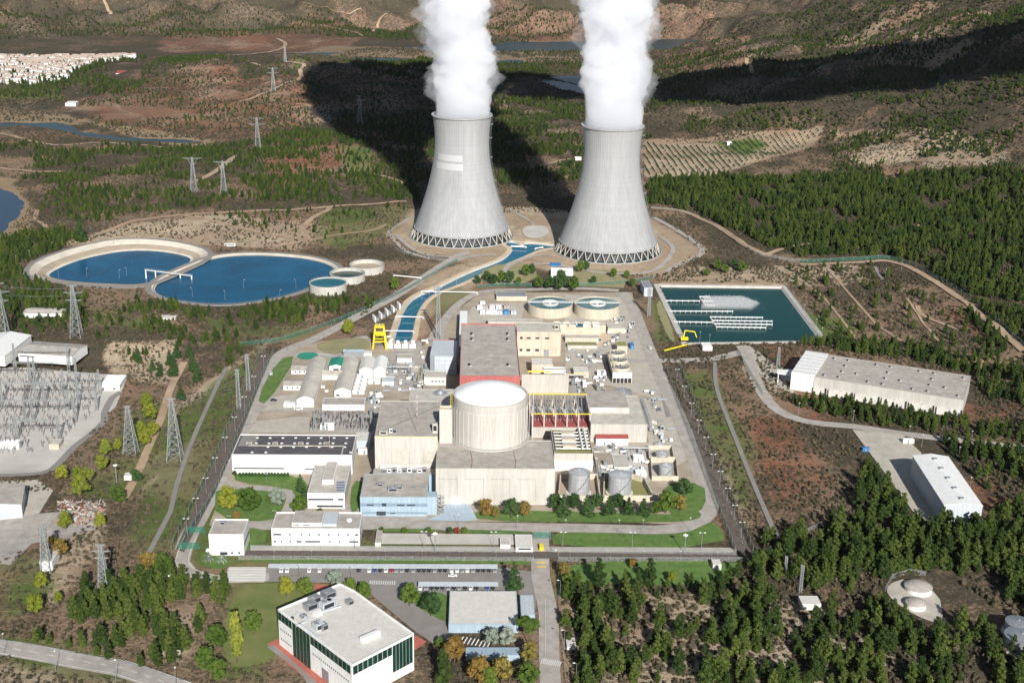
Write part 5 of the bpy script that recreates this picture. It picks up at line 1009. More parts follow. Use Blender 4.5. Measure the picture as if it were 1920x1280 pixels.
# rotated training building in front
hD = hgt(525, 1211, 1146); TLc, BRc = (521, 1144), (660, 1249)
p1, p2, p3, p4 = (hitz(*q, hD)[:2] for q in ((521,1144), (660,1249), (776,1189), (638,1095)))
p3b = hitz(664, 1108, hD)[:2]
tD = thing('training_centre', 'white block with green glass bands and roof plant, set at an angle in the foreground', 'building', (p1[0], p1[1], 0)); rel2 = lambda q: (q[0]-p1[0], q[1]-p1[1])
poly = [rel2(q) for q in (p1, p2, p3, p3b, p4)]
b = B('white'); b.prism(poly, 0, hD-.01); b.build('wall', tD)
b = B('white'); Pp = ccw(poly); Qp = offs(Pp, -.5); loft(b, [(Pp, hD), (Pp, hD+.9), (Qp, hD+.9), (Qp, hD)]); b.build('parapet', tD)
B('offwhite').add([(x, y, hD+.12) for x, y in Qp], [tuple(range(len(Qp)))]).build('roof', tD)
def facade(a, c, spans, nm='glass_band', m='glass_green', e=.12, fr=.9):
    a = np.array(a); c = np.array(c); d = c-a; L_ = np.linalg.norm(d); d /= L_; nrm = np.array([d[1], -d[0]])
    for u0, u1, z0, z1, k in spans:
        n = k
        for i in range(n):
            ua = u0+(u1-u0)*i/n; ub = u0+(u1-u0)*(i+fr)/n; P = a+d*L_*ua; Q = a+d*L_*ub; b = B(m)
            b.add([(P[0], P[1], z0), (Q[0], Q[1], z0), (Q[0]+nrm[0]*e, Q[1]+nrm[1]*e, z0), (P[0]+nrm[0]*e, P[1]+nrm[1]*e, z0), (P[0], P[1], z1), (Q[0], Q[1], z1), (Q[0]+nrm[0]*e, Q[1]+nrm[1]*e, z1), (P[0]+nrm[0]*e, P[1]+nrm[1]*e, z1)], [(0,1,5,4),(1,2,6,5),(2,3,7,6),(3,0,4,7),(4,5,6,7),(3,2,1,0)]); b.build(nm, tD)
facade(rel2(p1), rel2(p2), [(.005, .2, hD*.76, hD-.3, 4), (.205, .45, .3, hD-.3, 5), (.455, .985, hD*.76, hD-.3, 10)])
facade(rel2(p2), rel2(p3), [(.015, .64, hD*.76, hD-.3, 8), (.645, .98, hD*.25, hD-.3, 6)])
facade(rel2(p1), rel2(p2), [(.03, .19, hD*.5, hD*.55, 6), (.03, .19, hD*.22, hD*.27, 6), (.48, .97, hD*.50, hD*.55, 18)], 'slot_window', 'dark', .05, .4); facade(rel2(p1), rel2(p2), [(.60, .70, 0, hD*.34, 1)], 'roller_door', 'metal_grey')
def locD(px, py, z): q = hitz(px, py, z); return q[0]-p1[0], q[1]-p1[1]
dd = np.array(rel2(p2)); ang = math.atan2(dd[1], dd[0])
for (px, py, w_, d_, h_, m_) in ((577, 1148, 6, 4, 3.2, 'metal_grey'), (586, 1136, 5, 4, 3.6, 'metal_grey'), (612, 1126, 6, 5, 3.2, 'metal_grey'), (606, 1146, 7, 4, 3.4, 'clad_grey'), (618, 1140, 4, 4, 3, 'clad_grey'), (592, 1157, 4, 3, 1.6, 'white'), (594, 1185, 4.5, 4, 3.2, 'clad_grey'), (606, 1184, 3, 3, 3, 'steel'), (654, 1136, 3, 3, 2.2, 'steel'), (566, 1160, 3, 2, 1.2, 'metal_grey'), (680, 1206, 10, 2.4, 2.4, 'white'), (548, 1162, 1, 1, 1.2, 'dark')):
    x, y = locD(px, py, hD); b = B(m_); b.box(0, 0, 0, w_, d_, h_); b.use('dark'); b.box(w_*.1, -.04, h_*.2, w_*.9, .02, h_*.85) if m_ != 'white' else None; b.use('steel').cyl(w_*.3, d_/2, h_, h_+.4, d_*.3, n=12) if m_ in ('metal_grey', 'clad_grey') else None
    b.build('roof_unit', tD, loc=(x, y, hD+.15), rz=ang+PI/2)
b = B('clad_grey')
for a, c in (((556,1146), (580,1160)), ((560,1168), (600,1194)), ((590,1150), (640,1135)), ((555,1172), (573,1164))): x, y = locD(*a, hD+1); x2, y2 = locD(*c, hD+1); b.bar((x, y, hD+.9), (x2, y2, hD+.9), .5)
b.build('roof_duct', tD)
b = B('fence_steel')
for k in range(6): q = np.array(rel2(p4))*(1-k/6.)+np.array(rel2(p3b))*(k/6.); b.bar((q[0], q[1], hD), (q[0], q[1]-2.5, hD+2.4), .12)
b.build('roof_frame', tD)
S('brick_path', [(500,1208),(520,1198),(660,1310),(640,1330),(560,1262),(512,1222)], 'brick_red', .2); S('brick_path', [(775,1190),(800,1203),(790,1212),(745,1240),(660,1285),(660,1262),(765,1215)], 'brick_red', .21); S('brick_path', [(592,1095),(620,1098),(600,1110),(588,1106)], 'brick_red', .19)
S('asphalt_path', [(500,1214),(512,1208),(640,1320),(600,1330),(568,1268),(548,1248)], 'asphalt', .22)
keep([(490,1200),(520,1140),(640,1088),(670,1100),(810,1200),(790,1290),(600,1320)], 3)
simple('cream_roofed_canteen', 'flat building with cream metal roof and shaded grey wall near the entrance road', 'building', (841, 972, 1170, 1186, 1108), 'clad_blue', 'offwhite', .2)
simple('bus_shelter', 'pale blue roofed shelter beside the entrance road', 'shelter', (977, 1003, 1152, 1164, 1115), 'clad_blue', 'clad_grey', .1)
simple('guard_office', 'white guard office beside the front gate', 'guard office', (967, 999, 1027, 1035, 1002), 'white', 'offwhite', .2, wins=[('F', .15, .9, 1.6, 2.6)])
simple('store_box', 'small white store with a dark door by the front fence', 'shed', (938, 957, 1021, 1029, 1008), 'white', 'roof_light', .1)
simple('cream_hut', 'cream hut on the lawn outside the front fence', 'hut', (1337, 1353, 1058, 1068, 1048), 'offwhite', 'offwhite', .1); simple('container_office', 'narrow grey container office right of the long white office', 'container', (703, 714, 1017, 1026, 990), 'offwhite', 'roof_grey', .1)
simple('street_kiosk', 'pale roofed kiosk right of the entrance road', 'kiosk', (1063, 1080, 1213, 1219, 1195), 'offwhite', 'offwhite', .1); simple('roadside_shelter', 'blue roofed shelter at the bottom by the zebra ground', 'shelter', (873, 975, 1228, 1238, 1213, dict(h=3.)), 'clad_blue', 'clad_blue', .1)
# sheds of the workshop quarter
def shed(lbl, px, gable='y', barrel=False, rise=2., wall='white', roof='roof_light', h=None, wins=(), group=None, nm='workshop_shed', cat='shed'):
    r = BX(*px, **(dict(h=h) if h else {})); return house(nm, lbl, cat, r, wall, roof, 0, gable, rise, .3, group, wins, barrel=barrel)
shed('green roofed white workshop', (617, 643, 690, 697, 672), 'y', False, 1.5, 'white', 'green_roof', h=4.5, wins=[('F', .3, .7, .1, 2.6)])
shed('left one of two joined vaulted sheds with pale arched roofs', (673, 699, 694, 707, 672), 'y', True, 2.2, 'offwhite', 'offwhite'); shed('right one of two joined vaulted sheds with pale arched roofs', (700, 723, 694, 709, 672), 'y', True, 2.4, 'offwhite', 'white')
shed('very long vaulted shed with rounded front by the pale parking pad', (556, 588, 750, 763, 674), 'y', True, 2.6, 'white', 'roof_light', h=5.5); shed('long vaulted shed behind the white flat hall', (627, 658, 735, 744, 674), 'y', True, 2.4, 'white', 'roof_light', h=4.5, wins=[('F', .1, .3, .3, 2.)])
shed('grey gabled bar linking the two long vaulted sheds', (594, 650, 706, 712, 697), 'x', False, 2.2, 'offwhite', 'roof_grey', h=4.)
for lb, px in (('small white house with grey hipped roof beside the left road', (546, 578, 694, 701, 684)), ('small white house with three windows nearest the pale parking pad', (531, 565, 723, 731, 713))): shed(lb, px, 'x', False, 1.6, 'white', 'roof_grey', wins=row('F', 3, .1, .9, .35, 1.2, 2.4), nm='small_house', cat='house')
simple('flat_workshop', 'long white workshop with grey roof above the small switchyard', 'workshop', (604, 683, 759, 769, 746), 'white', 'roof_grey', .2, wins=row('F', 12, .03, .97, .4, 2.4, 3.1))
shed('grey roofed lean-to on the edge of the round lawn', (644, 682, 662, 668, 656), 'x', False, .8, 'metal_grey', 'clad_blue', h=4.); simple('small_store', 'tiny cream store at the end of the grey lean-to', 'shed', (682, 697, 662, 669, 657), 'offwhite', 'offwhite', .1)
simple('silo_block', 'beige fan housing block beside the perimeter road', 'building', (1157, 1176, 655, 665, 640, dict(h=7.)), 'beige', 'olive_pit', .3)
# fan cooler with three fans
rF = BX(1149, 1185, 697, 718, 657); tc = thing('fan_cooler', 'beige cell cooler with three big fans on top', 'cooler', (rF['x'], rF['y'], 0)); hF = rF['h']; wF, dF = rF['w'], rF['d']
B('beige').box(0, 0, hF*.55, wF, dF, hF).build('casing', tc); B('dark').box(.2, .2, .1, wF-.2, dF-.2, hF*.55).build('louvre', tc)
b = B('offwhite'); b.box(-.1, -.5, hF*.45, wF+.1, -.01, hF*.98)
for k in range(6): b.box(wF*k/5-.2, -.3, 0, wF*k/5+.2, 0, hF*.45)
b.build('frame', tc)
for k in range(3):
    cy_ = dF*(k+.5)/3; rr_ = min(wF/2, dF/6)*.86; f = B('beige').lathe([(rr_*1.08, hF), (rr_, hF+1.6), (rr_-.25, hF+1.6), (rr_*.97, hF)], 32, wF/2, cy_).build('fan_stack', tc)
    bb = B('dark'); bb.cyl(wF/2, cy_, hF+.02, hF+.1, rr_*.95, n=32); bb.use('steel')
    for j in range(8): a = 2*PI*j/8; bb.bar((wF/2, cy_, hF+1), (wF/2+rr_*.9*math.cos(a), cy_+rr_*.9*math.sin(a), hF+1), .3)
    bb.cyl(wF/2, cy_, hF+.8, hF+1.5, .8, n=10); bb.build('fan', f)
# containers
def container(label, px, py, L_=6, w=2.5, h=2.6, m='white', rz=0, group=None, nm='container'):
    g = G(px, py); t = thing(nm, label, 'container', (g[0], g[1], g[2]+.2), rz, group); b = B(m); b.box(0, 0, 0, L_, w, h)
    for k in range(int(L_/.5)): b.box(.15+k*.5, -.06, .15, .4+k*.5, 0, h-.15)
    b.build('body', t); B('steel').box(L_*.38, -.1, .1, L_*.56, -.02, h-.3).build('door', t); return t
cg = 'containers behind the red hall'
for (px, py, m_, lb) in ((900,590,'white','white container at the front left of the container group'),(912,590,'white','second white container in the front row of the group'),(922,590,'white','third white container in the front row of the group'),(932,590,'clad_grey','pale grey container left of the blue one'),(944,590,'blue_paint','bright blue container in the front row'),(958,590,'clad_grey','grey container right of the blue one'),
                     (895,581,'white','white container at the left end of the middle row'),(905,581,'roof_grey','grey roofed container in the middle row'),(918,581,'white','white container in the centre of the middle row'),(930,581,'white','white container right in the middle row'),(945,580,'roof_grey','grey container behind the blue one'),(900,574,'white','white container in the rear row of the group')):
    container(lb, px, py, 4.6, 6, 3, m_, group=cg)
for k, (px, py) in enumerate([(661,739),(663,732),(665,725),(667,718),(669,710)]): container(['nearest','second','third','fourth','farthest'][k]+' of the white cabins lined up beside the long vaulted shed', px, py, 8.5, 2.6, 2.8, 'white', group='cabins beside the vaulted sheds')
container('white cabin right of the row of cabins', 690, 720, 9, 6, 3, 'white'); container('white box with dark doors on the pale pad', 532, 764, 4, 5, 3); container('second white box on the pale pad', 543, 764, 4, 4, 2.6)
container('blue tarpaulin covered container beside the right road', 1182, 655, 3, 9, 3, 'blue_paint'); container('bright blue skip on the forecourt', 1617, 847, 4.5, 2.4, 2.6, 'blue_paint'); container('white container at the edge of the forecourt', 1693, 832, 7.5, 3, 3, 'white')
container('white tank box left of the fan cooler', 1093, 727, 2.6, 9, 3, 'dome_white'); container('white flat cabin left of the fan cooler', 1120, 708, 6.5, 6, 4, 'dome_white')
for k, (px, py) in enumerate([(1188, 866), (1192, 895)]): container(['upper', 'lower'][k]+' pale blue cabin beside the small tanks', px, py, 6.5, 5.5, 3, 'dome_white', group='cabins beside the small tanks')
# white cylinders of the transformer row
# --- long concrete warehouse at right
rL = RB((1527,707), (1807,751), (1817,705), hgt(1528, 737, 707)); tL = house('long_warehouse', 'long concrete warehouse with grey roof and dark vents', 'warehouse', rL, 'concrete', 'roof_grey', .3); hL = rL['h']; wL, dL = rL['w'], rL['d']
for k in range(11): x = wL*k/11+wL*.08*(k % 2)*.2; b = B('offwhite'); b.box(x+.3, -1.6, 0, x+wL/11-1.2, -.01, hL*.42); b.build('wall_niche', tL); b = B('dark'); b.box(x+wL/11-1.15, -.5, 0, x+wL/11+.2, -.02, hL*.42); b.build('gap_shade', tL)  # dark boxes between the niches paint in the shadow of the gaps
for i in range(10):
    for j in range(4):
        if (i+j) % 3 == 0 or i % 3 == 1: b = B('dark'); x = wL*(i+.5)/10; y = dL*(j+.5)/4; b.cyl(x, y, hL+.1, hL+1.1, .7, n=8); b.use('white').box(x+.5, y-.4, hL+.13, x+2.0, y+.4, hL+.3); b.build('roof_vent', tL)
b = B('white'); b.box(-17, .5, 0, -.02, dL-.5, hL+1.2); b.build('white_end_hall', tL)
for k in range(7): B('steel').box(-17, dL*(k+.5)/7-.2, hL+1.21, -.05, dL*(k+.5)/7+.12, hL+1.4).build('roof_seam', tL)
b = B('white'); b.prism([(-17.02, 8), (-17.02, 20), (-30, 14), (-29, 8)], hL*.62, hL*.72); b.build('canopy', tL); b = B('white'); b.bar((-28, 9, 0), (-28, 9, hL*.62), .4); b.build('canopy_post', tL)
b = B('black'); b.build('x', tL) if False else None
# white metal warehouse
hS = hgt(1709, 896, 853); q1, q2, q3, q4 = (hitz(*q, hS)[:2] for q in ((1712,852), (1776,853), (1842,945), (1771,944)))
e = np.array(q1)-np.array(q4); ds = float(np.linalg.norm(e)); rs_ = math.atan2(e[1], e[0])-PI/2; ws_ = float(np.linalg.norm(np.array(q3)-np.array(q4)))
rS = dict(x=q4[0], y=q4[1], z=0, w=ws_, d=ds, h=hS-.8, rz=rs_); tS2 = house('white_warehouse', 'white metal warehouse with ribbed roof and ridge vents', 'warehouse', rS, 'clad_grey', 'white', 0, 'y', 1.6, .3)
for k in range(1, 9): b = B('steel'); y = ds*k/9; b.add([(0, y, hS-.6), (ws_/2, y, hS+1.05), (ws_, y, hS-.6), (0, y+.5, hS-.6), (ws_/2, y+.5, hS+1.05), (ws_, y+.5, hS-.6)], [(0,1,4,3),(1,2,5,4)]); b.build('roof_seam', tS2)
for k in range(5): unit(tS2, ws_/2-1, ds*(.06+.2*k), hS+.9, 2.4, 2., 1.0, 'metal_grey', 'ridge_vent', False)
# --- left yard buildings
def plain(lbl, fl, fr, bk, h, gable=None, wall='white', roof='roof_grey', rise=2., z0=-9., nm='barn', cat='barn', wins=(), par=.2):
    return house(nm, lbl, cat, RB(fl, fr, bk, h, z0), wall, roof, par, gable, rise, .4, None, wins)
plain('wide grey roofed barn above the substation', (34,661), (134,668), (180,648), 7, 'x', 'white', 'roof_grey', 2.2, -4, wins=[('F', .02, .3, 4, 5)]); plain('white roofed barn cut by the left edge above the substation', (-70,665), (8,668), (44,628), 8, 'y', 'white', 'white', 2.5, -4)
plain('grey barn cut by the left edge beside the scrap yard', (-60,955), (40,945), (68,905), 9, 'y', 'clad_grey', 'roof_grey', 2.2, -7); plain('white substation house with a blue door', (187,723), (224,723), (238,703), 4, None, 'white', 'dome_white', 0, -9, 'control_house', 'house', [('F', .12, .2, 0.1, 2.6), ('F', .65, .8, 1.2, 2.4)])
plain('beige hut at the edge of the substation', (92,833), (110,833), (123,823), 4, None, 'beige', 'roof_light', 0, -9, 'hut', 'hut'); plain('cream hut among bushes beside the dirt track', (232,892), (246,892), (246,886), 3, None, 'offwhite', 'offwhite', 0, -6, 'hut', 'hut')
plain('low white building half hidden by pines under the lagoon', (43,587), (116,588), (125,578), 4, 'x', 'white', 'roof_light', 1, -2, 'low_house', 'house'); plain('tiny white hut below the second lagoon', (300,596), (328,597), (330,591), 3, 'x', 'white', 'roof_light', .8, 0, 'hut', 'hut')
plain('white transformer hut with red roof among the pines', (322,1224), (334,1225), (337,1218), 3, 'x', 'white', 'tile_roof', .8, 0, 'hut', 'hut'); plain('white hut on stilts beside the dirt lot', (74,1053), (97,1053), (103,1030), 6, None, 'white', 'roof_light', 0, -6, 'hut', 'hut')
plain('cream pump house in the pine wood', (1504,1132), (1540,1132), (1523,1117), 3.5, None, 'offwhite', 'offwhite', 0, 2, 'pump_house', 'hut'); plain('white kiosk behind the right cooling tower pad', (1033,514), (1075,515), (1073,503), 4.2, None, 'white', 'dome_white', 0, 0, 'kiosk', 'kiosk', [('F', .1, .9, .3, 3)])
plain('grey roofed pavilion north of the container group', (931,556), (988,556), (985,547), 4, None, 'beige', 'metal_grey', 0, 0, 'pavilion', 'shed'); plain('white hut with a tiled end beside the crossroads', (1318,650), (1336,650), (1334,642), 3.5, None, 'white', 'white', 0, 0, 'hut', 'hut')
plain('grey watch house on a pier at the corner of the spray pond', (1208,540), (1224,540), (1224,527), 8, None, 'clad_grey', 'metal_grey', 0, 0, 'watch_house', 'hut'); 
B('blue_paint').box(*[hitz(1032, 499, 0)[0], hitz(1032, 499, 0)[1], .1], hitz(1052, 499, 0)[0], hitz(1032, 499, 0)[1]+9, 1.2).build('blue_canopy', label='flat blue cover behind the white kiosk', cat='cover')
# domed roof group bottom right
for lb, cx, yb, rp, yt, m_ in (('larger grey domed water reservoir in the clearing', 1727, 1113, 25, 1098, 'white'), ('smaller grey domed water reservoir in the clearing', 1721, 1142, 19, 1130, 'white')):
    P = hitz(cx, yb, 1); r = rp/scale_at(P); t = thing('domed_reservoir', lb, 'reservoir', (P[0], P[1]+r*.7, float(HT(P[0], P[1]))), 0); h = 3.2
    B(m_).lathe([(r, 0), (r, h)], 40).build('wall', t); B('roof_grey').lathe([(r+.3, h), (r*.7, h+1.), (r*.35, h+1.5), (.02, h+1.7)], 40).build('roof', t)
tank('steel_tank', 'rusty topped steel tank cut by the right edge', 1925, 1232, 32, 1190, 'metal_grey', z0=0., stair=False, rise=1.2); tank('steel_tank', 'blue grey tank behind the rusty topped one', 1916, 1200, 24, 1165, 'metal_grey', z0=1., stair=False, rise=1.2)
# ================================================================== pylons, lamps, fences, cars, yard equipment
def lattice(b, hw0, hw1, z0, z1, n, r=.17, cx=0, cy=0):
    C = [(-1,-1),(1,-1),(1,1),(-1,1)]
    for k in range(n):
        a = z0+(z1-z0)*(1-(1-k/n)**1.25); c = z0+(z1-z0)*(1-(1-(k+1)/n)**1.25); wa = hw0+(hw1-hw0)*(a-z0)/(z1-z0); wc = hw0+(hw1-hw0)*(c-z0)/(z1-z0)
        for i in range(4):
            p, q = C[i], C[(i+1) % 4]
            b.bar((cx+p[0]*wa, cy+p[1]*wa, a), (cx+p[0]*wc, cy+p[1]*wc, c), r*1.3); b.bar((cx+p[0]*wa, cy+p[1]*wa, a), (cx+q[0]*wc, cy+q[1]*wc, c), r*.7); b.bar((cx+q[0]*wa, cy+q[1]*wa, a), (cx+p[0]*wc, cy+p[1]*wc, c), r*.7)
            b.bar((cx+p[0]*wc, cy+p[1]*wc, c), (cx+q[0]*wc, cy+q[1]*wc, c), r*.7)
PY = []
def pylon(label, px, yb, yt, style='three', name='pylon', wb=None, r=.19):
    g = G(px, yb); H = hity(px, yt, g[1])[2]-g[2]; t = thing(name, label, 'pylon', g); wb = wb or H*.085
    b = B('pylon'); lattice(b, wb, .7, 0, H*.97, 9, r); b.build('lattice_body', t)
    tips = []
    if style == 'three': arms = [(H*.97, H*.10), (H*.84, H*.17), (H*.70, H*.14)]
    elif style == 'wide': arms = [(H*.96, H*.22), (H*.78, H*.26)]
    elif style == 'delta': arms = [(H*.95, H*.26)]
    else: arms = [(H*.96, H*.07), (H*.86, H*.07)]
    for z, L_ in arms:
        b = B('pylon')
        for s in (-1, 1):
            b.bar((0, -.6, z), (s*L_, 0, z+.1), r*.8); b.bar((0, .6, z), (s*L_, 0, z+.1), r*.8); b.bar((0, 0, z-H*.045), (s*L_, 0, z+.1), r*.8)
            if style == 'delta': b.bar((s*1., 0, z-H*.22), (s*L_*.55, 0, z), r)
            for k in (1, 2): b.bar((s*L_*k/3, 0, z), (s*L_*k/3, 0, z-H*.045*(1-k/3)), r*.6)
            tips.append((g[0]+s*L_, g[1], g[2]+z-2.2))
        a = b.build('crossarm', t)
        for s in (-1, 1): B('porcelain').cyl(s*L_, 0, z-2.2, z, .16, n=6).build('insulator', a)
    PY.append(dict(p=g, H=H, tips=tips)); return t
pylon('lattice pylon with wide forked head, the left one of the pair behind the lagoons', 364, 362, 293, 'delta'); pylon('lattice pylon with wide forked head, the right one of the pair behind the lagoons', 420, 365, 300, 'delta')
pylon('tall grey pylon on the scrub slope left of the towers', 484, 281, 219, 'wide'); pylon('pale distant pylon on the reddish hill', 513, 172, 126, 'wide', r=.25); pylon('pylon standing in the shadow left of the steam', 675, 236, 178, 'three')
pylon('big pylon with long arms beside the low white building', 144, 632, 532, 'three', wb=4.2); pylon('big pylon cut by the left edge', 8, 645, 527, 'three', wb=4.5); pylon('slender lattice pylon left of the dirt track', 246, 851, 758, 'narrow', wb=4.4); pylon('slender lattice pylon right of the dirt track', 329, 862, 742, 'narrow', wb=4.6)
pylon('pylon rising out of the pine grove', 196, 1108, 1018, 'three', wb=2.6); pylon('lattice mast behind the white stilt hut', 88, 1070, 985, 'narrow', wb=2.6); pylon('lattice mast on the canal bank', 822, 636, 535, 'narrow', wb=2.0); pylon('small far pylon on the plain', 535, 118, 88, 'narrow', r=.3)
pylon('short mast in the scrub left of the white end hall', 1458, 688, 650, 'narrow', wb=1.2, r=.14); pylon('thin grey mast with a crossbar in the pine wood', 1500, 1110, 1058, 'narrow', wb=.7, r=.12); pylon('thin mast behind the cream pump house', 1472, 1070, 1042, 'narrow', wb=.6, r=.12)
pylon('lattice mast near the watch house', 1216, 592, 540, 'narrow', wb=1.2); pylon('left lattice mast of two along the left fence', 448, 765, 690, 'narrow', wb=1.3, r=.14); pylon('right lattice mast of two along the left fence', 466, 732, 662, 'narrow', wb=1.3, r=.14)
def wires(i, j, n=3):
    A, C = PY[i]['tips'], PY[j]['tips']
    for k in range(min(n, len(A), len(C))):
        a, c = np.array(A[k]), np.array(C[k]); b = B('wire'); P = [a+(c-a)*u-np.array([0, 0, 4*np.linalg.norm(c-a)*.03*u*(1-u)]) for u in np.linspace(0, 1, 13)]
        for p, q in zip(P[:-1], P[1:]): b.bar(p, q, .07, 3)
        b.build('power_line', label='thin power cable sagging between two pylons', cat='cable', group='cables between the pylons')
for i, j in ((0, 2), (1, 2), (2, 3), (5, 0), (6, 1), (5, 6), (7, 12 - 2), (8, 11)): wires(i, j, 4)
# street lamps
def lamp_make(kind):
    t = bpy.data.objects.new('street_lamp', None); COL.objects.link(t); t['category'] = 'street lamp'
    h = 10.; b = B('metal_grey'); b.cyl(0, 0, 0, .5, .22, n=6); b.cyl(0, 0, .5, h, .16, .09, 6)
    heads = {1: [(1.3, 0)], 2: [(-1.2, 0), (1.2, 0)], 0: [(0, 0)]}[kind]
    for hx, hy in heads:
        if hx: b.bar((0, 0, h-.1), (hx, hy, h+.25), .07)
    b.build('pole', t)
    for hx, hy in heads: B('white').box(hx-.55, hy-.28, h+.18, hx+.55, hy+.28, h+.42).build('lamp_head', t)
    return t
LP = {k: lamp_make(k) for k in (0, 1, 2)}; _lu = set()
for k, v in LP.items(): KIDS[v.name] = list(v.children)
def lamp(px, py, lbl, grp, kind=1, rz=0, s=1.):
    g = G(px, py)
    if kind not in _lu: _lu.add(kind); o = LP[kind]; o.location = g; o.rotation_euler[2] = rz; o.scale = (s, s, s); o['label'] = lbl; o['group'] = grp
    else: o = dup(LP[kind], g, rz, lbl, grp, s)
def lamps(a, c, n, lbl, grp, **k):
    for i in range(n): u = (i+.5)/n; lamp(a[0]+(c[0]-a[0])*u, a[1]+(c[1]-a[1])*u, lbl, grp, **k)
lamps((1262,700), (1396,1025), 10, 'white headed lamp in the right fence corridor', 'lamps of the right fence corridor', kind=2)
lamps((504,672), (342,1022), 9, 'white headed lamp in the left fence corridor', 'lamps of the left fence corridor', kind=2); lamps((480,1046), (1380,1047), 13, 'low lamp along the outer front fence', 'lamps of the front fence', kind=0, s=.45)
lamps((600,1028), (1380,1031), 6, 'tall lamp on the pale front strip', 'lamps on the front strip', kind=2, s=1.05)
for px, py in ((110,520),(163,519),(238,518),(224,522),(361,556),(422,562),(457,541),(555,540),(525,560),(171,440),(212,455),(97,470),(57,485),(31,495)): lamp(px, py, 'lamp on the rim of the lagoons', 'lamps round the lagoons', 1, random.random()*6, .8)
for px, py in ((1050,1120),(1058,1215),(1080,1278),(1046,1062)): lamp(px, py, 'curved lamp on the right side of the entrance road', 'lamps of the entrance road', 1, PI)
for px, py in ((105,1258),(218,1275),(8,1225),(330,1290)): lamp(px, py, 'lamp beside the highway', 'lamps of the highway', 1, 1.6)
for px, py in ((500,905),(470,935),(515,975),(430,985),(585,980)): lamp(px, py, 'garden lamp near the white offices', 'garden lamps', 2, 0, .6)
for px, py in ((540,660),(620,625),(659,607),(693,588),(740,560),(787,538),(860,585),(805,560),(792,600),(808,640),(856,535),(945,540),(1005,535),(930,530),(1230,470),(1292,455),(1262,425)): lamp(px, py, 'lamp beside the canal and the roads to the towers', 'lamps beside the canal and tower roads', 1, 0, .75)
for px, py in ((562,1085),(660,1090),(1205,1000),(1160,1000),(1293,996),(1060,1000),(970,992),(860,990)): lamp(px, py, 'lamp beside the front road or parking', 'lamps of the front road', 0, 0, .85)
for px, py in ((1497,778),(1599,793),(1704,822),(1820,832),(1797,862),(1728,838),(1818,920),(1815,845)): lamp(px, py, 'lamp along the service road near the warehouses', 'lamps of the service road', 0, 0, .9)
for px, py in ((1487,565),(1508,588),(1530,615),(1541,632),(1533,640),(1660,520),(1690,508),(1312,700-60),(1330,645)): lamp(px, py, 'lamp beside the spray pond and the hill fence', 'lamps near the spray pond', 0, 0, .8)
# flood light mast and camera masts
for (px, yb, yt, lb) in ((1283.3, 1038, 1003, 'flood light mast with a ring of lamps on the right front strip'), (816, 1036, 1000, 'flood light mast on the strip before the long pad'), (219, 905, 872, 'tall grey mast with two white dishes'), (322, 1104, 1079, 'round headed mast in the pine grove')):
    g = G(px, yb); H = hity(px, yt, g[1])[2]-g[2]; t = thing('flood_light_mast', lb, 'mast', g); B('metal_grey').cyl(0, 0, 0, H, .32, .2, 8).build('pole', t)
    for k in range(4): a = PI/2*k; B('white').box(math.cos(a)*.9-.35, math.sin(a)*.9-.35, H-.2, math.cos(a)*.9+.35, math.sin(a)*.9+.35, H+.5).build('lamp_head', t)
    B('steel').ring(0, 0, H-.4, H-.25, .6, 1.1, 12).build('ring', t)
# fences
def fence(px, h, label, m='mesh_green', step=9., name='security_fence'):
    L_ = smooth(gp(px), step); c = L_[0]; z0 = float(HT(*c)); t = thing(name, label, 'fence', (c[0], c[1], z0))
    zs = [float(HT(*p)) for p in L_]
    for i in range(0, len(L_)-1, 3):
        b = B(m); 
        for j in range(i, min(i+3, len(L_)-1)):
            p, q = L_[j], L_[j+1]; b.add([(p[0]-c[0], p[1]-c[1], zs[j]-z0), (q[0]-c[0], q[1]-c[1], zs[j+1]-z0), (q[0]-c[0], q[1]-c[1], zs[j+1]-z0+h), (p[0]-c[0], p[1]-c[1], zs[j]-z0+h)], [(0,1,2,3)])
            b.use('fence_steel'); b.bar((p[0]-c[0], p[1]-c[1], zs[j]-z0+h), (q[0]-c[0], q[1]-c[1], zs[j+1]-z0+h), .06); b.use(m)
        b.build('mesh_panel', t)
    k = max(1, -(-len(L_)//95))
    for j in range(0, len(L_), k): p = L_[j]; b = B('fence_steel'); b.cyl(p[0]-c[0], p[1]-c[1], zs[j]-z0, zs[j]-z0+h+.4, .09, n=5); b.build('post', t)
    return t
fence([(1248,692),(1378,1037)], 4.2, 'inner green fence of the right corridor'); fence([(1275,688),(1412,1036)], 4.2, 'outer green fence of the right corridor')
fence([(512,664),(455,795),(405,920),(352,1005),(340,1030)], 4.0, 'inner green fence of the left corridor'); fence([(492,658),(440,775),(385,900),(335,1000),(322,1035)], 4.0, 'outer green fence of the left corridor')
fence([(470,1032),(960,1036)], 3.4, 'front fence left of the gate', 'mesh_grey'); fence([(1036,1036),(1380,1040)], 3.4, 'front fence right of the gate', 'mesh_grey'); fence([(448,1049),(1000,1052)], 2.6, 'outer wire fence before the long lawn', 'mesh_grey'); fence([(1048,1052),(1398,1052)], 2.6, 'outer wire fence before the right lawn', 'mesh_grey')
fence([(450,648),(520,640),(600,615),(680,583),(760,545),(838,500),(858,490)], 3.2, 'green fence above the diagonal road'); fence([(728,438),(745,470),(790,482),(845,492)], 3., 'fence round the left tower pad', 'mesh_grey')
fence([(1222,392),(1290,402),(1350,430),(1400,466),(1440,482),(1500,492)], 3., 'wire fence along the edge of the pine plantation', 'mesh_grey'); fence([(1500,492),(1600,488),(1668,486),(1730,508),(1810,556),(1880,612),(1925,655)], 3.4, 'dark green fence climbing right along the wood')
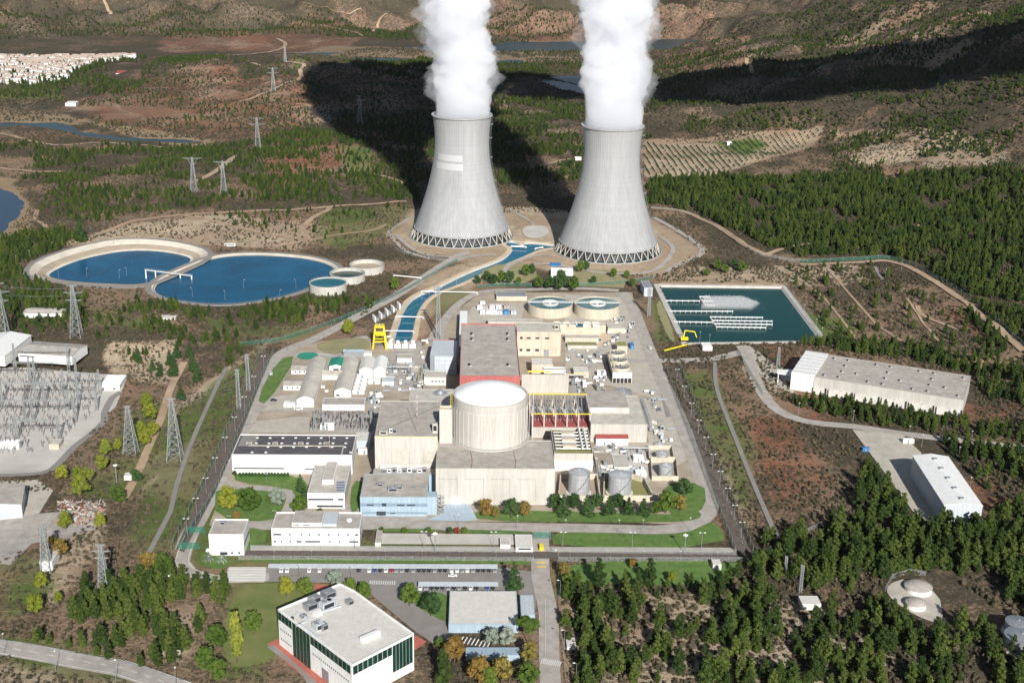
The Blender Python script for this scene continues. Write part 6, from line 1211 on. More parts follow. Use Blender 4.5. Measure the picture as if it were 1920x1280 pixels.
fence([(895,540),(960,536),(1060,538),(1180,530),(1225,522)], 3., 'green fence behind the clarifiers'); fence([(1660,1108),(1672,1085),(1705,1075),(1735,1080)], 3., 'wire fence round the domed reservoirs', 'mesh_grey'); fence([(1470,530),(1545,640)], 2.5, 'fence on the right rim of the spray pond', 'mesh_grey')
fence([(1046,1060),(1050,1160),(1062,1290)], 2.2, 'fence along the right side of the entrance road', 'mesh_grey'); fence([(1380,655),(1400,690),(1430,740)], 3., 'green fence beside the start of the service road'); fence([(1410,1045),(1470,1020),(1540,985)], 2.5, 'wire fence running into the pine wood', 'mesh_grey')
b = B('metal_grey'); Lg = smooth(gp([(0,1203),(200,1237),(345,1279)]), 4.)
tgr = thing('guard_rail', 'steel guard rail along the upper side of the highway', 'guard rail', (Lg[0][0], Lg[0][1], 0)); g0 = Lg[0]
for p, q in zip(Lg[:-1], Lg[1:]): zp, zq = float(HT(*p)), float(HT(*q)); b.bar((p[0]-g0[0], p[1]-g0[1], zp+.95), (q[0]-g0[0], q[1]-g0[1], zq+.95), .17); b.bar((p[0]-g0[0], p[1]-g0[1], zp), (p[0]-g0[0], p[1]-g0[1], zp+1), .08)
b.build('rail', tgr)
# white cameras/lamps on gravel corridor are boulders
# cars
def car_mesh(col):
    prof = [(0, .35), (0, .75), (.15, .82), (1.05, .93), (1.65, 1.42), (3.1, 1.45), (3.75, .98), (4.2, .92), (4.3, .7), (4.3, .35)]
    b = B(col); V = [(-.85, y, z) for y, z in prof]+[(.85, y, z) for y, z in prof]; n = len(prof); b.add(V, [tuple(range(n)), tuple(range(2*n-1, n-1, -1))]+[(i, n+i, n+(i+1) % n, (i+1) % n) for i in range(n)]); return b
def car_make(col):
    t = bpy.data.objects.new('parked_car', None); COL.objects.link(t); t['category'] = 'car'; car_mesh(col).build('body', t)
    b = B('glass'); b.add([(-.7, 1.08, .97), (.7, 1.08, .97), (.66, 1.62, 1.40), (-.66, 1.62, 1.40)], [(0,1,2,3)]).add([(-.7, 3.72, 1.02), (.7, 3.72, 1.02), (.66, 3.14, 1.43), (-.66, 3.14, 1.43)], [(3,2,1,0)])
    for s in (-1, 1): b.add([(s*.862, 1.2, .98), (s*.862, 3.6, .98), (s*.862, 3.1, 1.38), (s*.862, 1.7, 1.38)], [(0,1,2,3)])
    b.build('windows', t)
    for s in (-1, 1):
        for y in (.85, 3.45):
            b = B('tyre'); b.add([(s*.88+o, y+.33*math.cos(2*PI*k/10), .33+.33*math.sin(2*PI*k/10)) for o in (-.1, .1) for k in range(10)], [(k, (k+1) % 10, 10+(k+1) % 10, 10+k) for k in range(10)]+[tuple(range(10)), tuple(range(19, 9, -1))]); b.build('wheel', t)
        b = B('dome_white'); b.box(s*.62-.16, -.03, .6, s*.62+.16, .03, .76); b.build('headlight', t)
    return t
CARS = {}; 
def car(px, py, col, lbl, grp=None, rz=0, s=1.1, z=.3):
    g = G(px, py); p = (g[0], g[1]-1.2, g[2]+z)
    if col not in CARS: o = CARS[col] = car_make(col); KIDS[o.name] = list(o.children); o.location = p; o.rotation_euler[2] = rz; o.scale = (s, s, s); o['label'] = lbl
    else: o = dup(CARS[col], p, rz, lbl, None, s)
    if grp: o['group'] = grp
    elif 'group' in o.keys(): del o['group']
CN = {'car_white': 'white', 'car_black': 'black', 'car_grey': 'grey', 'car_blue': 'blue', 'car_red': 'red'}; W_, K_, G_, U_, R_ = 'car_white', 'car_black', 'car_grey', 'car_blue', 'car_red'
def ordn(i): return ['first','second','third','fourth','fifth','sixth','seventh','eighth','ninth','tenth','eleventh','twelfth','thirteenth','fourteenth','fifteenth','sixteenth','seventeenth','eighteenth','nineteenth','twentieth','twenty-first','twenty-second','twenty-third','twenty-fourth','twenty-fifth','twenty-sixth','twenty-seventh','twenty-eighth','twenty-ninth','thirtieth'][i]
row1 = [(190,W_),(235,W_),(400,W_),(478,W_),(770,K_),(850,W_),(890,U_),(932,K_),(975,W_),(1017,R_),(1053,G_),(1095,G_),(1135,K_),(1180,G_),(1222,K_),(1260,K_),(1300,K_),(1340,G_),(1380,K_),(1420,K_),(1467,W_),(1508,W_),(1548,G_),(1585,W_),(1627,G_),(1668,K_),(1708,K_),(1750,K_),(1792,G_)]
row2 = [(1232,W_),(1275,G_),(1318,K_),(1358,K_),(1400,K_),(1443,G_),(1485,K_),(1525,G_),(1570,K_),(1610,W_),(1655,K_),(1735,U_),(1778,K_)]
for i, (x, c) in enumerate(row1): car(480+x/4, 1072.8, c, '%s car, %s from the left under the long car shelter' % (CN[c], ordn(i)), 'cars under the long shelter')
for i, (x, c) in enumerate(row2): car(480+x/4, 1105.8, c, '%s car, %s from the left under the short car shelter' % (CN[c], ordn(i)), 'cars under the short shelter')
car(857, 1079, W_, 'white car driving between the two car shelters', rz=PI/2); car(509, 703, W_, 'white car driving on the left road', rz=.2); car(520, 751, K_, 'dark car on the pale parking pad', rz=PI/2); car(1220, 654, W_, 'white car on the right road near the crossing', rz=.3)
def van(px, py, lb, m, L_, w, h, rz=0, nm='van'):
    g = G(px, py); t = thing(nm, lb, 'bus' if L_ > 8 else 'van', (g[0], g[1], g[2]+.3), rz)
    b = B(m); V = [(x, y, z) for y in (0, w) for x, z in ((0, .4), (L_, .4), (L_, h*.55), (L_-.5, h), (0, h))]; b.add(V, [(0,1,2,3,4), (9,8,7,6,5), (0,5,6,1), (1,6,7,2), (2,7,8,3), (3,8,9,4), (4,9,5,0)]).build('body', t)
    b = B('glass'); b.box(.4, -.03, h*.55, L_-.9, -.005, h*.85); b.box(.4, w+.005, h*.55, L_-.9, w+.03, h*.85); b.build('windows', t)
    for x in (L_*.18, L_*.8):
        for y in (0, w): b = B('tyre'); b.add([(x+.42*math.cos(2*PI*k/10), y+o, .42+.42*math.sin(2*PI*k/10)) for o in (-.12, .12) for k in range(10)], [(k, (k+1) % 10, 10+(k+1) % 10, 10+k) for k in range(10)]+[tuple(range(10)), tuple(range(19, 9, -1))]); b.build('wheel', t)
van(551, 770, 'white van in front of the vaulted shed', 'white', 6, 2.2, 2.4); van(421, 463, 'white bus on the lagoon rim road', 'white', 11, 2.6, 3.1, nm='bus'); van(1019, 1034, 'yellow van waiting at the gate', 'yellow', 5, 2.2, 2.5, PI/2)
# car shelters
def shelter(lb, x0, x1, yf, yk, n):
    P = hitz(x0, yf, 2.9); Q = hity(x1, yf, P[1]); K = hitz(x0, yk, 3.2); w = Q[0]-P[0]; d = K[1]-P[1]; t = thing('car_shelter', lb, 'car shelter', (P[0], P[1], 0))
    b = B('clad_grey'); b.add([(0, 0, 2.8), (w, 0, 2.8), (w, d, 3.25), (0, d, 3.25), (0, 0, 2.95), (w, 0, 2.95), (w, d, 3.4), (0, d, 3.4)], [(0,1,5,4),(1,2,6,5),(2,3,7,6),(3,0,4,7),(4,5,6,7),(3,2,1,0)]); b.build('roof', t)
    for k in range(n+1): x = w*k/n; b = B('metal_grey'); b.bar((x, d*.9, 0), (x, d*.9, 3.1), .1); b.bar((x, d*.9, 1.8), (x, .3, 2.75), .08); b.build('post', t)
shelter('very long car shelter with blue grey roof, parallel to the front fence', 502, 933, 1064, 1056.5, 44); shelter('shorter car shelter above the cream roofed canteen', 784, 934, 1098, 1090.5, 15)
# gate frames
for lb, px, py, w_ in (('green gate frame across the entrance road', 1002, 1010, 9), ('green sliding gate at the left corner road', 350, 1000, 10), ('second green gate nearer the left corner', 336, 1030, 11)):
    g = G(px, py); t = thing('gate', lb, 'gate', (g[0], g[1], .3)); b = B('green_roof')
    for x in (0, w_/2, w_): b.bar((x, 0, 0), (x, 0, 4), .14)
    for z in (1, 2.5, 4): b.bar((0, 0, z), (w_, 0, z), .1)
    b.build('frame', t); b = B('mesh_green'); b.quad((0, 0, .2), (w_, 0, .2), (w_, 0, 4), (0, 0, 4)); b.build('mesh_panel', t)
# yellow gantry crane
g = G(699, 655); t = thing('gantry_crane', 'bright yellow gantry crane beside the end of the canal', 'crane', (g[0], g[1], 0)); H = hity(712, 606, g[1]+5)[2]; s_ = scale_at(g); w_ = 25/s_
for x in (0, w_): 
    for y in (0, 8): b = B('yellow'); b.bar((x, y, 0), (x+(w_/2-x)*.38, 4+(y-4)*.4, H*.92), .75); b.build('leg', t)
    b = B('yellow'); b.bar((x, -1.5, 1), (x, 9.5, 1), .8); b.build('bogie', t)
for z in (.32, .62): u = .38*z/.92; b = B('yellow'); b.bar((w_/2*u, 4-4*(1-.6*z), H*z), (w_-w_/2*u, 4-4*(1-.6*z), H*z), .55); b.bar((w_/2*u, 4+4*(1-.6*z), H*z), (w_-w_/2*u, 4+4*(1-.6*z), H*z), .5); b.build('cross_beam', t)
b = B('yellow'); b.box(w_*.15, .5, H*.88, w_*.85, 7.5, H*.95); b.build('top_platform', t); b = B('yellow'); b.box(w_*.22, 1, H*.55, w_*.8, 1.5, H*.68); b.build('sign_panel', t)
b = B('metal_grey'); b.cyl(w_*.5, 4, H*.95, H, 1.6, 1.3, 14); b.build('hoist_drum', t)
# pump row and transformer row
for k in range(4):
    g = G(731+k*14.2, 653); t = thing('pump_housing', 'white pump housing, number %s in the row closing the canal, from the left' % ['one','two','three','four'][k], 'pump', (g[0], g[1], 0), 0, 'pump housings at the canal end')
    B('dome_white').box(-2.4, 0, 0, 2.4, 4, 2.6).build('casing', t); B('white').lathe([(1.5, 2.6), (1.5, 4.6), (1.0, 5.2), (.05, 5.3)], 14, .2, 4.5).build('cap', t)
for k in range(5):
    g = G(703+k*11.5, 604-k*6.2); t = thing('transformer', 'transformer bay with pale fire walls, %s from the crane' % ordn(k), 'transformer', (g[0], g[1], 0), .35, 'transformer bays beside the diagonal road')
    b = B('dome_white'); b.box(0, 0, 0, 1, 8, 4.5); b.build('fire_wall', t); b = B('steel'); b.box(1.6, 1, .3, 4, 6, 3); b.build('casing', t)
    for j in range(3): b = B('porcelain'); b.cyl(2.6, 2+j*1.4, 3, 4.8, .2, .1, 6); b.build('bushing', t)
# footbridge over the lagoons, canal pipes and weirs
a = hitz(272, 505.5, 2.4); c = hitz(360, 518.5, 1.6); t = thing('footbridge', 'white footbridge crossing the dam between the lagoons', 'footbridge', tuple(a))
d = c-a; L_ = float(np.linalg.norm(d[:2])); t.rotation_euler[2] = math.atan2(d[1], d[0]); b = B('white'); b.box(0, -.9, -.3, L_, .9, .1); b.build('deck', t)
for s in (-.9, .9):
    b = B('fence_steel'); b.bar((0, s, 1.2), (L_, s, 1.2), .09); 
    for k in range(17): b.bar((L_*k/16, s, 0), (L_*k/16, s, 1.2), .06)
    b.build('railing', t)
for x in (.01, .22, .75, .99): B('white').cyl(L_*x, 0, -9, -.3, .6, n=8).build('pier', t)
def beam(lb, p, q, z, r, m='white', nm='pipe_bridge', cat='pipe'):
    a = hitz(*p, z); c = hitz(*q, z); t = thing(nm, lb, cat, tuple(a)); d = c-a; L_ = float(np.linalg.norm(d)); t.rotation_euler[2] = math.atan2(d[1], d[0]); b = B(m); b.bar((0, 0, 0), (L_, 0, 0), r, 8); b.build('pipe', t)
    for x in (0, L_): b = B('concrete'); b.box(x-.8, -.8, -z-.2, x+.8, .8, -r*.7); b.build('footing', t)
beam('white pipe crossing the canal, the farther one', (742,593), (794,594.5), 1.4, .5); beam('white pipe crossing the canal, the nearer one', (718,620), (776,620.5), 1.4, .5); beam('long pale pipe bridge with an orange end over the canal', (790,546), (895,548), 2., .45); beam('white weir across the canal by the left tower', (958,461.5), (987,463), .8, .7, nm='weir', cat='weir'); beam('stubby weir in the canal arm to the right tower', (1003,466), (1018,463.5), .8, .6, nm='weir', cat='weir'); beam('white beam over the gravel left of the main road', (738,516), (790,521), 2.5, .5)
# spray pond fittings
def ppipe(lb, segs, z=.4, r=.42):
    a0 = hitz(*segs[0][0], z); t = thing('spray_pipe', lb, 'pipe', tuple(a0))
    for p, q in segs:
        a, c = hitz(*p, z)-a0, hitz(*q, z)-a0; b = B('white'); b.bar(a, c, r, 6); n = max(2, int(np.linalg.norm(c-a)/4.5))
        for k in range(n+1): u = a+(c-a)*k/n; b.bar(u+[0, 0, 0], u+[0, 0, 1.1], .14); b.bar(u-[0, 0, 2.5], u, .2)
        b.build('pipe', t)
ppipe('white spray pipe in the upper part of the pond', [((1248,563.5),(1312,564)), ((1311,556),(1322,572)), ((1311,556),(1330,556)), ((1316,564),(1336,564)), ((1322,572),(1340,573))])
ppipe('single long white spray pipe in the middle of the pond', [((1256,583),(1374,583.5))]); ppipe('branching white spray pipes in the lower part of the pond', [((1264,603),(1336,604)), ((1331,594),(1344,613)), ((1331,594),(1430,595)), ((1335,600.5),(1448,602)), ((1339,606.5),(1448,608)), ((1344,612.5),(1436,614))])
b = MB(); b.use('spray')
pm = np.array([hitz(*q, 0.)[:2] for q in ((1316,577),(1408,578),(1424,568),(1392,556),(1318,556))]); P = offs(ccw([tuple(q) for q in pm]), 1.0)
nx_ = 80; ny_ = 40; x0, y0 = pm.min(0)-3; x1, y1 = pm.max(0)+3; V = []
for j in range(ny_+1):
    for i in range(nx_+1):
        x = x0+(x1-x0)*i/nx_; y = y0+(y1-y0)*j/ny_; s = float(sdist(P, x, y)); h = max(0, min(1, s/2.5))*(1.9+1.6*abs(math.sin(i*.9))*abs(math.cos(j*1.1))+1.4*mnoise.noise(Vector((x*.5, y*.5, 0)))+1.2*mnoise.noise(Vector((x*1.3, y*1.3, 3)))); V.append((x, y, max(-.9, -.9+h+.0)))
n0 = len(V); V += [(x, y, -.92) for x, y, z in V]; Fc = []
for j in range(ny_):
    for i in range(nx_): k = j*(nx_+1)+i; Fc += [(k, k+1, k+nx_+2, k+nx_+1), (n0+k+nx_+1, n0+k+nx_+2, n0+k+1, n0+k)]
for i in range(nx_): Fc.append((i+1, i, n0+i, n0+i+1)); k = ny_*(nx_+1)+i; Fc.append((k, k+1, n0+k+1, n0+k))
for j in range(ny_): k = j*(nx_+1); Fc.append((k, k+nx_+1, n0+k+nx_+1, n0+k)); k += nx_; Fc.append((k+nx_+1, k, n0+k, n0+k+nx_+1))
m = bpy.data.materials.new('spray'); m.use_nodes = True; N = m.node_tree.nodes; N.remove(N['Principled BSDF']); pv = N.new('ShaderNodeVolumePrincipled'); pv.inputs['Color'].default_value = (1, 1, 1, 1); pv.inputs['Density'].default_value = .14; m.node_tree.links.new(pv.outputs[0], N['Material Output'].inputs['Volume']); MATS['spray'] = m
b.add(V, Fc); b.build('water_spray', kind='stuff', label='white mist of the working spray nozzles on the pond', cat='spray')
# yellow excavator crane at pond corner
g = G(1283, 640); t = thing('mobile_crane', 'yellow jointed crane at the lower left corner of the spray pond', 'crane', (g[0], g[1], .5)); b = B('yellow'); b.box(-3, -1, 1, 3, 2, 3); b.build('body', t); b = B('yellow'); b.bar((-1, 0, 3), (0, 0, 9), .6); b.bar((0, 0, 9), (8, 0, 8), .5); b.bar((8, 0, 8), (10, 0, 3), .4); b.build('boom', t); b = B('tyre'); b.box(-3.2, -1.4, 0, 3.2, -.6, 1).box(-3.2, 1.6, 0, 3.2, 2.4, 1); b.build('track', t)
g = G(1262, 660); t = thing('mobile_crane', 'yellow crane boom lying on the sandy corner below the pond', 'crane', (g[0]-8, g[1], .5), .2); b = B('yellow'); b.bar((0, 0, .6), (22, 6, 2.4), .6); b.build('boom', t)
# substation
def post_make(k):
    t = bpy.data.objects.new(['switchgear_post', 'disconnector', 'circuit_breaker'][k], None); COL.objects.link(t); t['category'] = 'switchgear'
    b = B('pylon')
    if k == 0: b.bar((0, 0, 0), (0, 0, 3), .22); b.build('pedestal', t); B('porcelain').lathe([(.22, 3), (.34, 3.3), (.2, 3.6), (.34, 3.9), (.2, 4.2), (.34, 4.5), (.2, 4.8), (.12, 5.1)], 8).build('insulator', t)
    elif k == 1:
        for x in (-1.6, 1.6): b.bar((x, 0, 0), (x, 0, 2.8), .2)
        b.bar((-2, 0, 2.8), (2, 0, 2.8), .2); b.build('frame', t); 
        for x in (-1.6, 0, 1.6): B('porcelain').cyl(x, 0, 2.8, 4.8, .24, .16, 8).build('insulator', t)
        B('steel').box(-1.8, -.1, 4.8, 1.8, .1, 5.).build('switch_blade', t)
    else: b.box(-.7, -.7, 0, .7, .7, 1.6); b.bar((0, 0, 1.6), (0, 0, 3), .25); b.build('cabinet', t); B('porcelain').cyl(0, 0, 3, 5.6, .3, .3, 8).build('insulator', t); B('steel').cyl(0, 0, 5.6, 6.3, .5, .5, 8).build('head', t)
    return t
PM = [post_make(k) for k in range(3)]; _pu = set()
for o in PM: KIDS[o.name] = list(o.children)
PL = ['grey %s standing in the rows of the %s' % (a, '%s') for a in ('insulator post', 'three post disconnector', 'circuit breaker')]
def sw(k, x, y, z, where, rz=0, s=1.):
    lb = PL[k] % where; gr = ['insulator posts of the ', 'disconnectors of the ', 'circuit breakers of the '][k]+where
    if k not in _pu: _pu.add(k); o = PM[k]; o.location = (x, y, z); o['label'] = lb; o['group'] = gr
    else: dup(PM[k], (x, y, z), rz, lb, gr, s)
SUB = [p[:2] for p in gp([(-40,706),(60,700),(190,712),(182,745),(165,790),(120,830),(70,850),(-40,860)])]
xs = [p[0] for p in SUB]; ys = [p[1] for p in SUB]; n = 0
for iy, y in enumerate(np.arange(min(ys), max(ys), 9.0)):
    for x in np.arange(min(xs), max(xs), 5.2):
        if sdist(SUB, x, y) > 0 and random.random() < .85: sw([0, 1, 2, 0][iy % 4], x+random.uniform(-.5, .5), y+random.uniform(-.6, .6), -8.7, 'big substation', random.choice((0, PI/2)), random.uniform(.9, 1.3)); n += 1
SUB2 = [p[:2] for p in gp([(584,780),(692,780),(694,812),(580,812)])]; xs = [p[0] for p in SUB2]; ys = [p[1] for p in SUB2]
for iy, y in enumerate(np.arange(min(ys), max(ys), 4.2)):
    for x in np.arange(min(xs), max(xs), 2.7):
        if sdist(SUB2, x, y) > 0 and random.random() < .8: sw([0, 2, 0, 1][iy % 4], x+random.uniform(-.5, .5), y, .2, 'small switchyard', 0, random.uniform(.7, 1.0))
def gantry(px, py, w_, h, lb, grp, z=-8.7):
    p = hitz(px, py, z); t = thing('busbar_gantry', lb, 'gantry', tuple(p), 0, grp)
    for x in (0, w_): b = B('pylon'); lattice(b, .9, .45, 0, h, 7, .12, x, 0); b.build('column', t)
    b = B('pylon')
    for s in (-.5, .5): b.bar((0, s, h*.8), (w_, s, h*.8), .13); b.bar((0, s, h*.8+1), (w_, s, h*.8+1), .13)
    for k in range(int(w_/2)): b.bar((k*2, -.5, h*.8), (k*2+2, -.5, h*.8+1), .08)
    b.build('beam', t)
    for k in range(3): B('porcelain').cyl(w_*(k+.5)/3, 0, h*.8-2.4, h*.8, .2, n=6).build('insulator', t)
for k, (px, py, w_, h) in enumerate([(58,722,34,22),(-10,722,30,22),(68,758,30,20),(4,758,30,20),(48,792,34,20),(-20,792,30,20),(32,826,28,18),(128,770,20,16),(120,740,26,20),(30,700,40,24)]): gantry(px, py, w_, h, 'lattice gantry carrying busbars in the big substation', 'gantries of the big substation')
for px in (590, 680): gantry(px, 806, 6, 12, 'narrow lattice gantry at the %s end of the small switchyard' % ('left' if px < 600 else 'right'), 'gantries of the small switchyard', .2)
container('white transformer cabinet block in the small switchyard', 601, 806, 9, 5, 3.4, 'dome_white'); 
g = G(18, 842); t = thing('power_transformer', 'white and grey power transformer at the lower left of the substation', 'transformer', g); b = B('dome_white'); b.box(-6, 0, 0, 6, 5, 5); b.build('tank', t); b = B('metal_grey'); b.box(-7, .5, .5, -6.01, 4.5, 4.5).box(6.01, .5, .5, 7, 4.5, 4.5); b.build('radiator', t)
for k in range(3): B('porcelain').cyl(-3+k*3, 2.5, 5, 8, .35, .2, 8).build('bushing', t)
# scattered small equipment in the works yards
def eq_make(k):
    t = bpy.data.objects.new(['pallet_stack', 'gas_skid', 'small_cabinet', 'pipe_stack', 'water_tote', 'small_silo'][k], None); COL.objects.link(t); t['category'] = ['pallets', 'skid', 'cabinet', 'pipes', 'tote', 'silo'][k]
    if k == 0: b = B('bark'); b.box(0, 0, 0, 2.4, 1.6, .2); b.build('pallet', t); B('offwhite').box(.1, .1, .21, 2.2, 1.5, 1.5).build('load', t)
    if k == 1: B('steel').box(0, 0, 0, 4, 2, .3).build('base', t); b = B('white'); b.bar((.3, .6, .9), (3.7, .6, .9), .5, 10); b.bar((.3, 1.5, .9), (3.7, 1.5, .9), .5, 10); b.build('cylinder', t)
    if k == 2: B('clad_grey').box(0, 0, 0, 1.6, 1.2, 2.1).build('body', t); B('dark').box(.2, -.03, .3, 1.4, 0, 1.8).build('door', t)
    if k == 3:
        for j in range(5): b = B('metal_grey'); b.bar((0, j*.5, .3), (5, j*.5, .3), .22, 6); b.build('pipe', t)
    if k == 4: B('white').box(0, 0, .2, 1.4, 1.4, 1.4).build('tank', t); B('steel').box(-.1, -.1, 0, 1.5, 1.5, .19).build('pallet', t)
    if k == 5: B('metal_grey').cyl(0, 0, .8, 3.6, 1., n=14).build('shell', t); b = B('steel'); [b.bar((x, y, 0), (x, y, 1), .1) for x in (-.6, .6) for y in (-.6, .6)]; b.build('frame', t)
    return t
EQ = [eq_make(k) for k in range(6)]; _eu = set()
for o in EQ: KIDS[o.name] = list(o.children)
EL = ['wrapped load on a wooden pallet', 'skid with two white cylinders', 'grey steel cabinet', 'stack of steel pipes', 'white liquid tote', 'small grey silo on legs']
for zn, poly, m in (('works yard left of the red hall', [(705,690),(760,680),(800,690),(795,735),(715,740)], 70), ('yard before the clarifiers', [(1060,640),(1150,640),(1155,680),(1060,690)], 34), ('yard right of the filter beds', [(1140,598),(1185,600),(1195,645),(1145,640)], 22), ('strip beside the right road', [(1190,730),(1225,730),(1262,830),(1225,835)], 34),
                    ('yard among the small tanks', [(1110,842),(1205,842),(1215,900),(1125,895)], 44), ('yard round the fan cooler', [(1070,720),(1130,690),(1140,735),(1080,740)], 22), ('yard among the workshops', [(590,715),(620,715),(660,770),(600,742)], 6), ('yard beside the vaulted sheds', [(690,735),(712,735),(705,800),(690,775)], 22), ('paddock by the yellow crane', [(735,620),(745,640),(728,650),(715,625)], 5), ('yard at the canal end', [(785,630),(805,632),(800,690),(785,690)], 6)):
    Pq = [p[:2] for p in gp(poly)]; x0, x1 = min(p[0] for p in Pq), max(p[0] for p in Pq); y0, y1 = min(p[1] for p in Pq), max(p[1] for p in Pq); c = 0
    while c < m:
        x, y = random.uniform(x0, x1), random.uniform(y0, y1)
        if sdist(Pq, x, y) > 0:
            k = random.randrange(6); c += 1; lb = EL[k]+' in the '+zn; gr = 'small equipment in the '+zn+', '+EL[k].split()[-1]
            if k not in _eu: _eu.add(k); o = EQ[k]; o.location = (x, y, .35); o['label'] = lb; o['group'] = gr
            else: dup(EQ[k], (x, y, .35), random.choice((0, .1, PI/2, .6)), lb, gr, random.uniform(.9, 1.5))
# boulders lining the gravel corridors
rk = MB(); rk.use('dome_white')
for (a, c, n) in (((1282,720),(1400,1030),110), ((470,790),(360,985),40)):
    for i in range(n):
        u = random.random(); g = G(a[0]+(c[0]-a[0])*u+random.uniform(-4, 4), a[1]+(c[1]-a[1])*u); r = random.uniform(.12, .33); V = [(g[0]+r*math.cos(k*1.05+u)*random.uniform(.7, 1.2), g[1]+r*math.sin(k*1.05+u)*random.uniform(.7, 1.2), g[2]+.2) for k in range(6)]+[(g[0], g[1], g[2]+.2+r)]; rk.add(V, [(k, (k+1) % 6, 6) for k in range(6)])
rk.build('rubble', kind='stuff', label='white stones scattered along the fence corridors', cat='rubble')
# scrap yard heap
g0 = gp([(105,985),(108,940),(200,940),(192,985)]); rk = MB(); P = [p[:2] for p in g0]; x0, x1 = min(p[0] for p in P), max(p[0] for p in P); y0, y1 = min(p[1] for p in P), max(p[1] for p in P); 
for i in range(800):
    x, y = random.uniform(x0, x1), random.uniform(y0, y1)
    if sdist(P, x, y) > 1: rk.use(random.choice(('offwhite', 'rust', 'metal_grey', 'brick_red', 'paving', 'steel', 'liner_low', 'yard'))); z = float(HT(x, y)); a = random.uniform(0, 6.3); l_ = random.uniform(.8, 3.2); rk.bar((x, y, z+random.uniform(.2, 1.2)), (x+l_*math.cos(a), y+l_*math.sin(a), z+random.uniform(.2, 1.8)), random.uniform(.12, .5))
rk.build('scrap_heap', kind='stuff', label='heap of scrap and rubble in the walled yard', cat='scrap')
# the town on its rise
def town_make(k):
    b = MB(); w_, d_, h_ = [(11, 9, 7), (14, 10, 8), (9, 12, 9), (18, 10, 6)][k]; b.use('white' if k != 2 else 'offwhite'); b.box(0, 0, -3, w_, d_, h_)
    if k != 3: b.use('tile_roof'); V = [(-.4, -.4, h_), (w_+.4, -.4, h_), (w_+.4, d_/2, h_+2.), (-.4, d_/2, h_+2.), (-.4, d_+.4, h_), (w_+.4, d_+.4, h_)]; b.add(V, [(0,1,2,3), (3,2,5,4), (0,3,4), (1,5,2)])
    else: b.use('roof_light'); b.box(.3, .3, h_, w_-.3, d_-.3, h_+.2)
    b.use('dark'); [b.box(w_*(i+.3)/4, -.06, z, w_*(i+.3)/4+1.2, .02, z+1.4) for i in range(4) for z in (1., 4.) if z+1.5 < h_]
    return b.me('town_house')
TM = [town_make(k) for k in range(4)]; TOWN = [p[:2] for p in gp([(-30,96),(60,100),(130,108),(200,96),(262,88),(272,98),(228,116),(180,118),(130,132),(110,152),(40,160),(-30,160)])]
xs = [p[0] for p in TOWN]; ys = [p[1] for p in TOWN]; TL2 = ['white walled town house with tiled roof', 'long white town house with tiled roof', 'narrow cream town house with tiled roof', 'flat roofed pale town block']; cnt = 0
for y in np.arange(min(ys), max(ys), 19.):
    for x in np.arange(min(xs), max(xs), 18.):
        X, Y = x+random.uniform(-4, 4), y+random.uniform(-4, 4)
        if sdist(TOWN, X, Y) > 0 and cnt < 290 and random.random() < .85:
            k = random.choice((0, 0, 1, 1, 2, 3)); o = bpy.data.objects.new('town_house', TM[k]); COL.objects.link(o); o.location = (X, Y, float(HT(X, Y))); o.rotation_euler[2] = random.uniform(-.5, .5); tag(o, TL2[k]+' in the far white town', 'house', TL2[k].split(' town')[0]+' houses of the far town'); cnt += 1
print('town', cnt)
plain('big crimson roofed sports hall at the right edge of the town', (217,138), (250,138), (247,130), 8, 'x', 'white', 'red_roof', 2, -6, 'sports_hall', 'hall'); plain('pale hall beside the river bend', (122,194), (142,194), (140,190), 5, None, 'white', 'white', 0, -12, 'hall', 'hall')
plain('small white farm hut in the orchard', (1364,268), (1372,268), (1371,265), 3.5, 'x', 'white', 'white', 1, 3, 'hut', 'hut'); plain('white shed with a mast behind the right tower', (1079,297), (1090,297), (1089,294), 3.5, 'x', 'white', 'white', 1, 4, 'hut', 'hut')

for lb, px, w_, r_, h in (('low grey shed with pale roof behind the pipe rack block', (1010,1035,806,0,798), 'concrete', 'roof_light', 5), ('beige equipment block left of the fan cooler', (1076,1104,698,0,688), 'beige', 'offwhite', 4), ('narrow pale switch room before the clarifiers', (1060,1122,634,0,628), 'beige', 'roof_light', 4), ('long open basin block before the switch room', (1064,1120,648,0,641), 'concrete', 'olive_pit', 2.5),
     ('small concrete block left of the red roofed shed', (1076,1100,838,0,826), 'concrete', 'roof_light', 4), ('low concrete pit block between the big tanks and the cabins', (1118,1150,872,0,848), 'concrete', 'yard', 2), ('pale plant room beside the small tanks', (1152,1180,876,0,852), 'offwhite', 'roof_light', 2.6), ('grey roofed store by the works yard', (744,772,672,0,664), 'offwhite', 'roof_grey', 4),
     ('cream plant room left of the low pump building', (770,790,700,0,690), 'beige', 'roof_light', 4), ('narrow store along the works yard', (716,738,716,0,706), 'white', 'clad_grey', 3), ('flat roofed block behind the pump hall', (1140,1172,616,0,606), 'beige', 'roof_light', 4), ('concrete deck right of the big flat hall', (1206,1232,790,0,748), 'concrete', 'paving', 2), ('low block with pale roof behind the red hall', (915,1018,604,0,598), 'concrete', 'roof_light', 5)):
    q = hitz((px[0]+px[1])/2, px[2], h); house('plant_block', lb, 'building', BX(px[0], px[1], px[2], 0, px[4], Y0=q[1], h=h), w_, r_, .3)
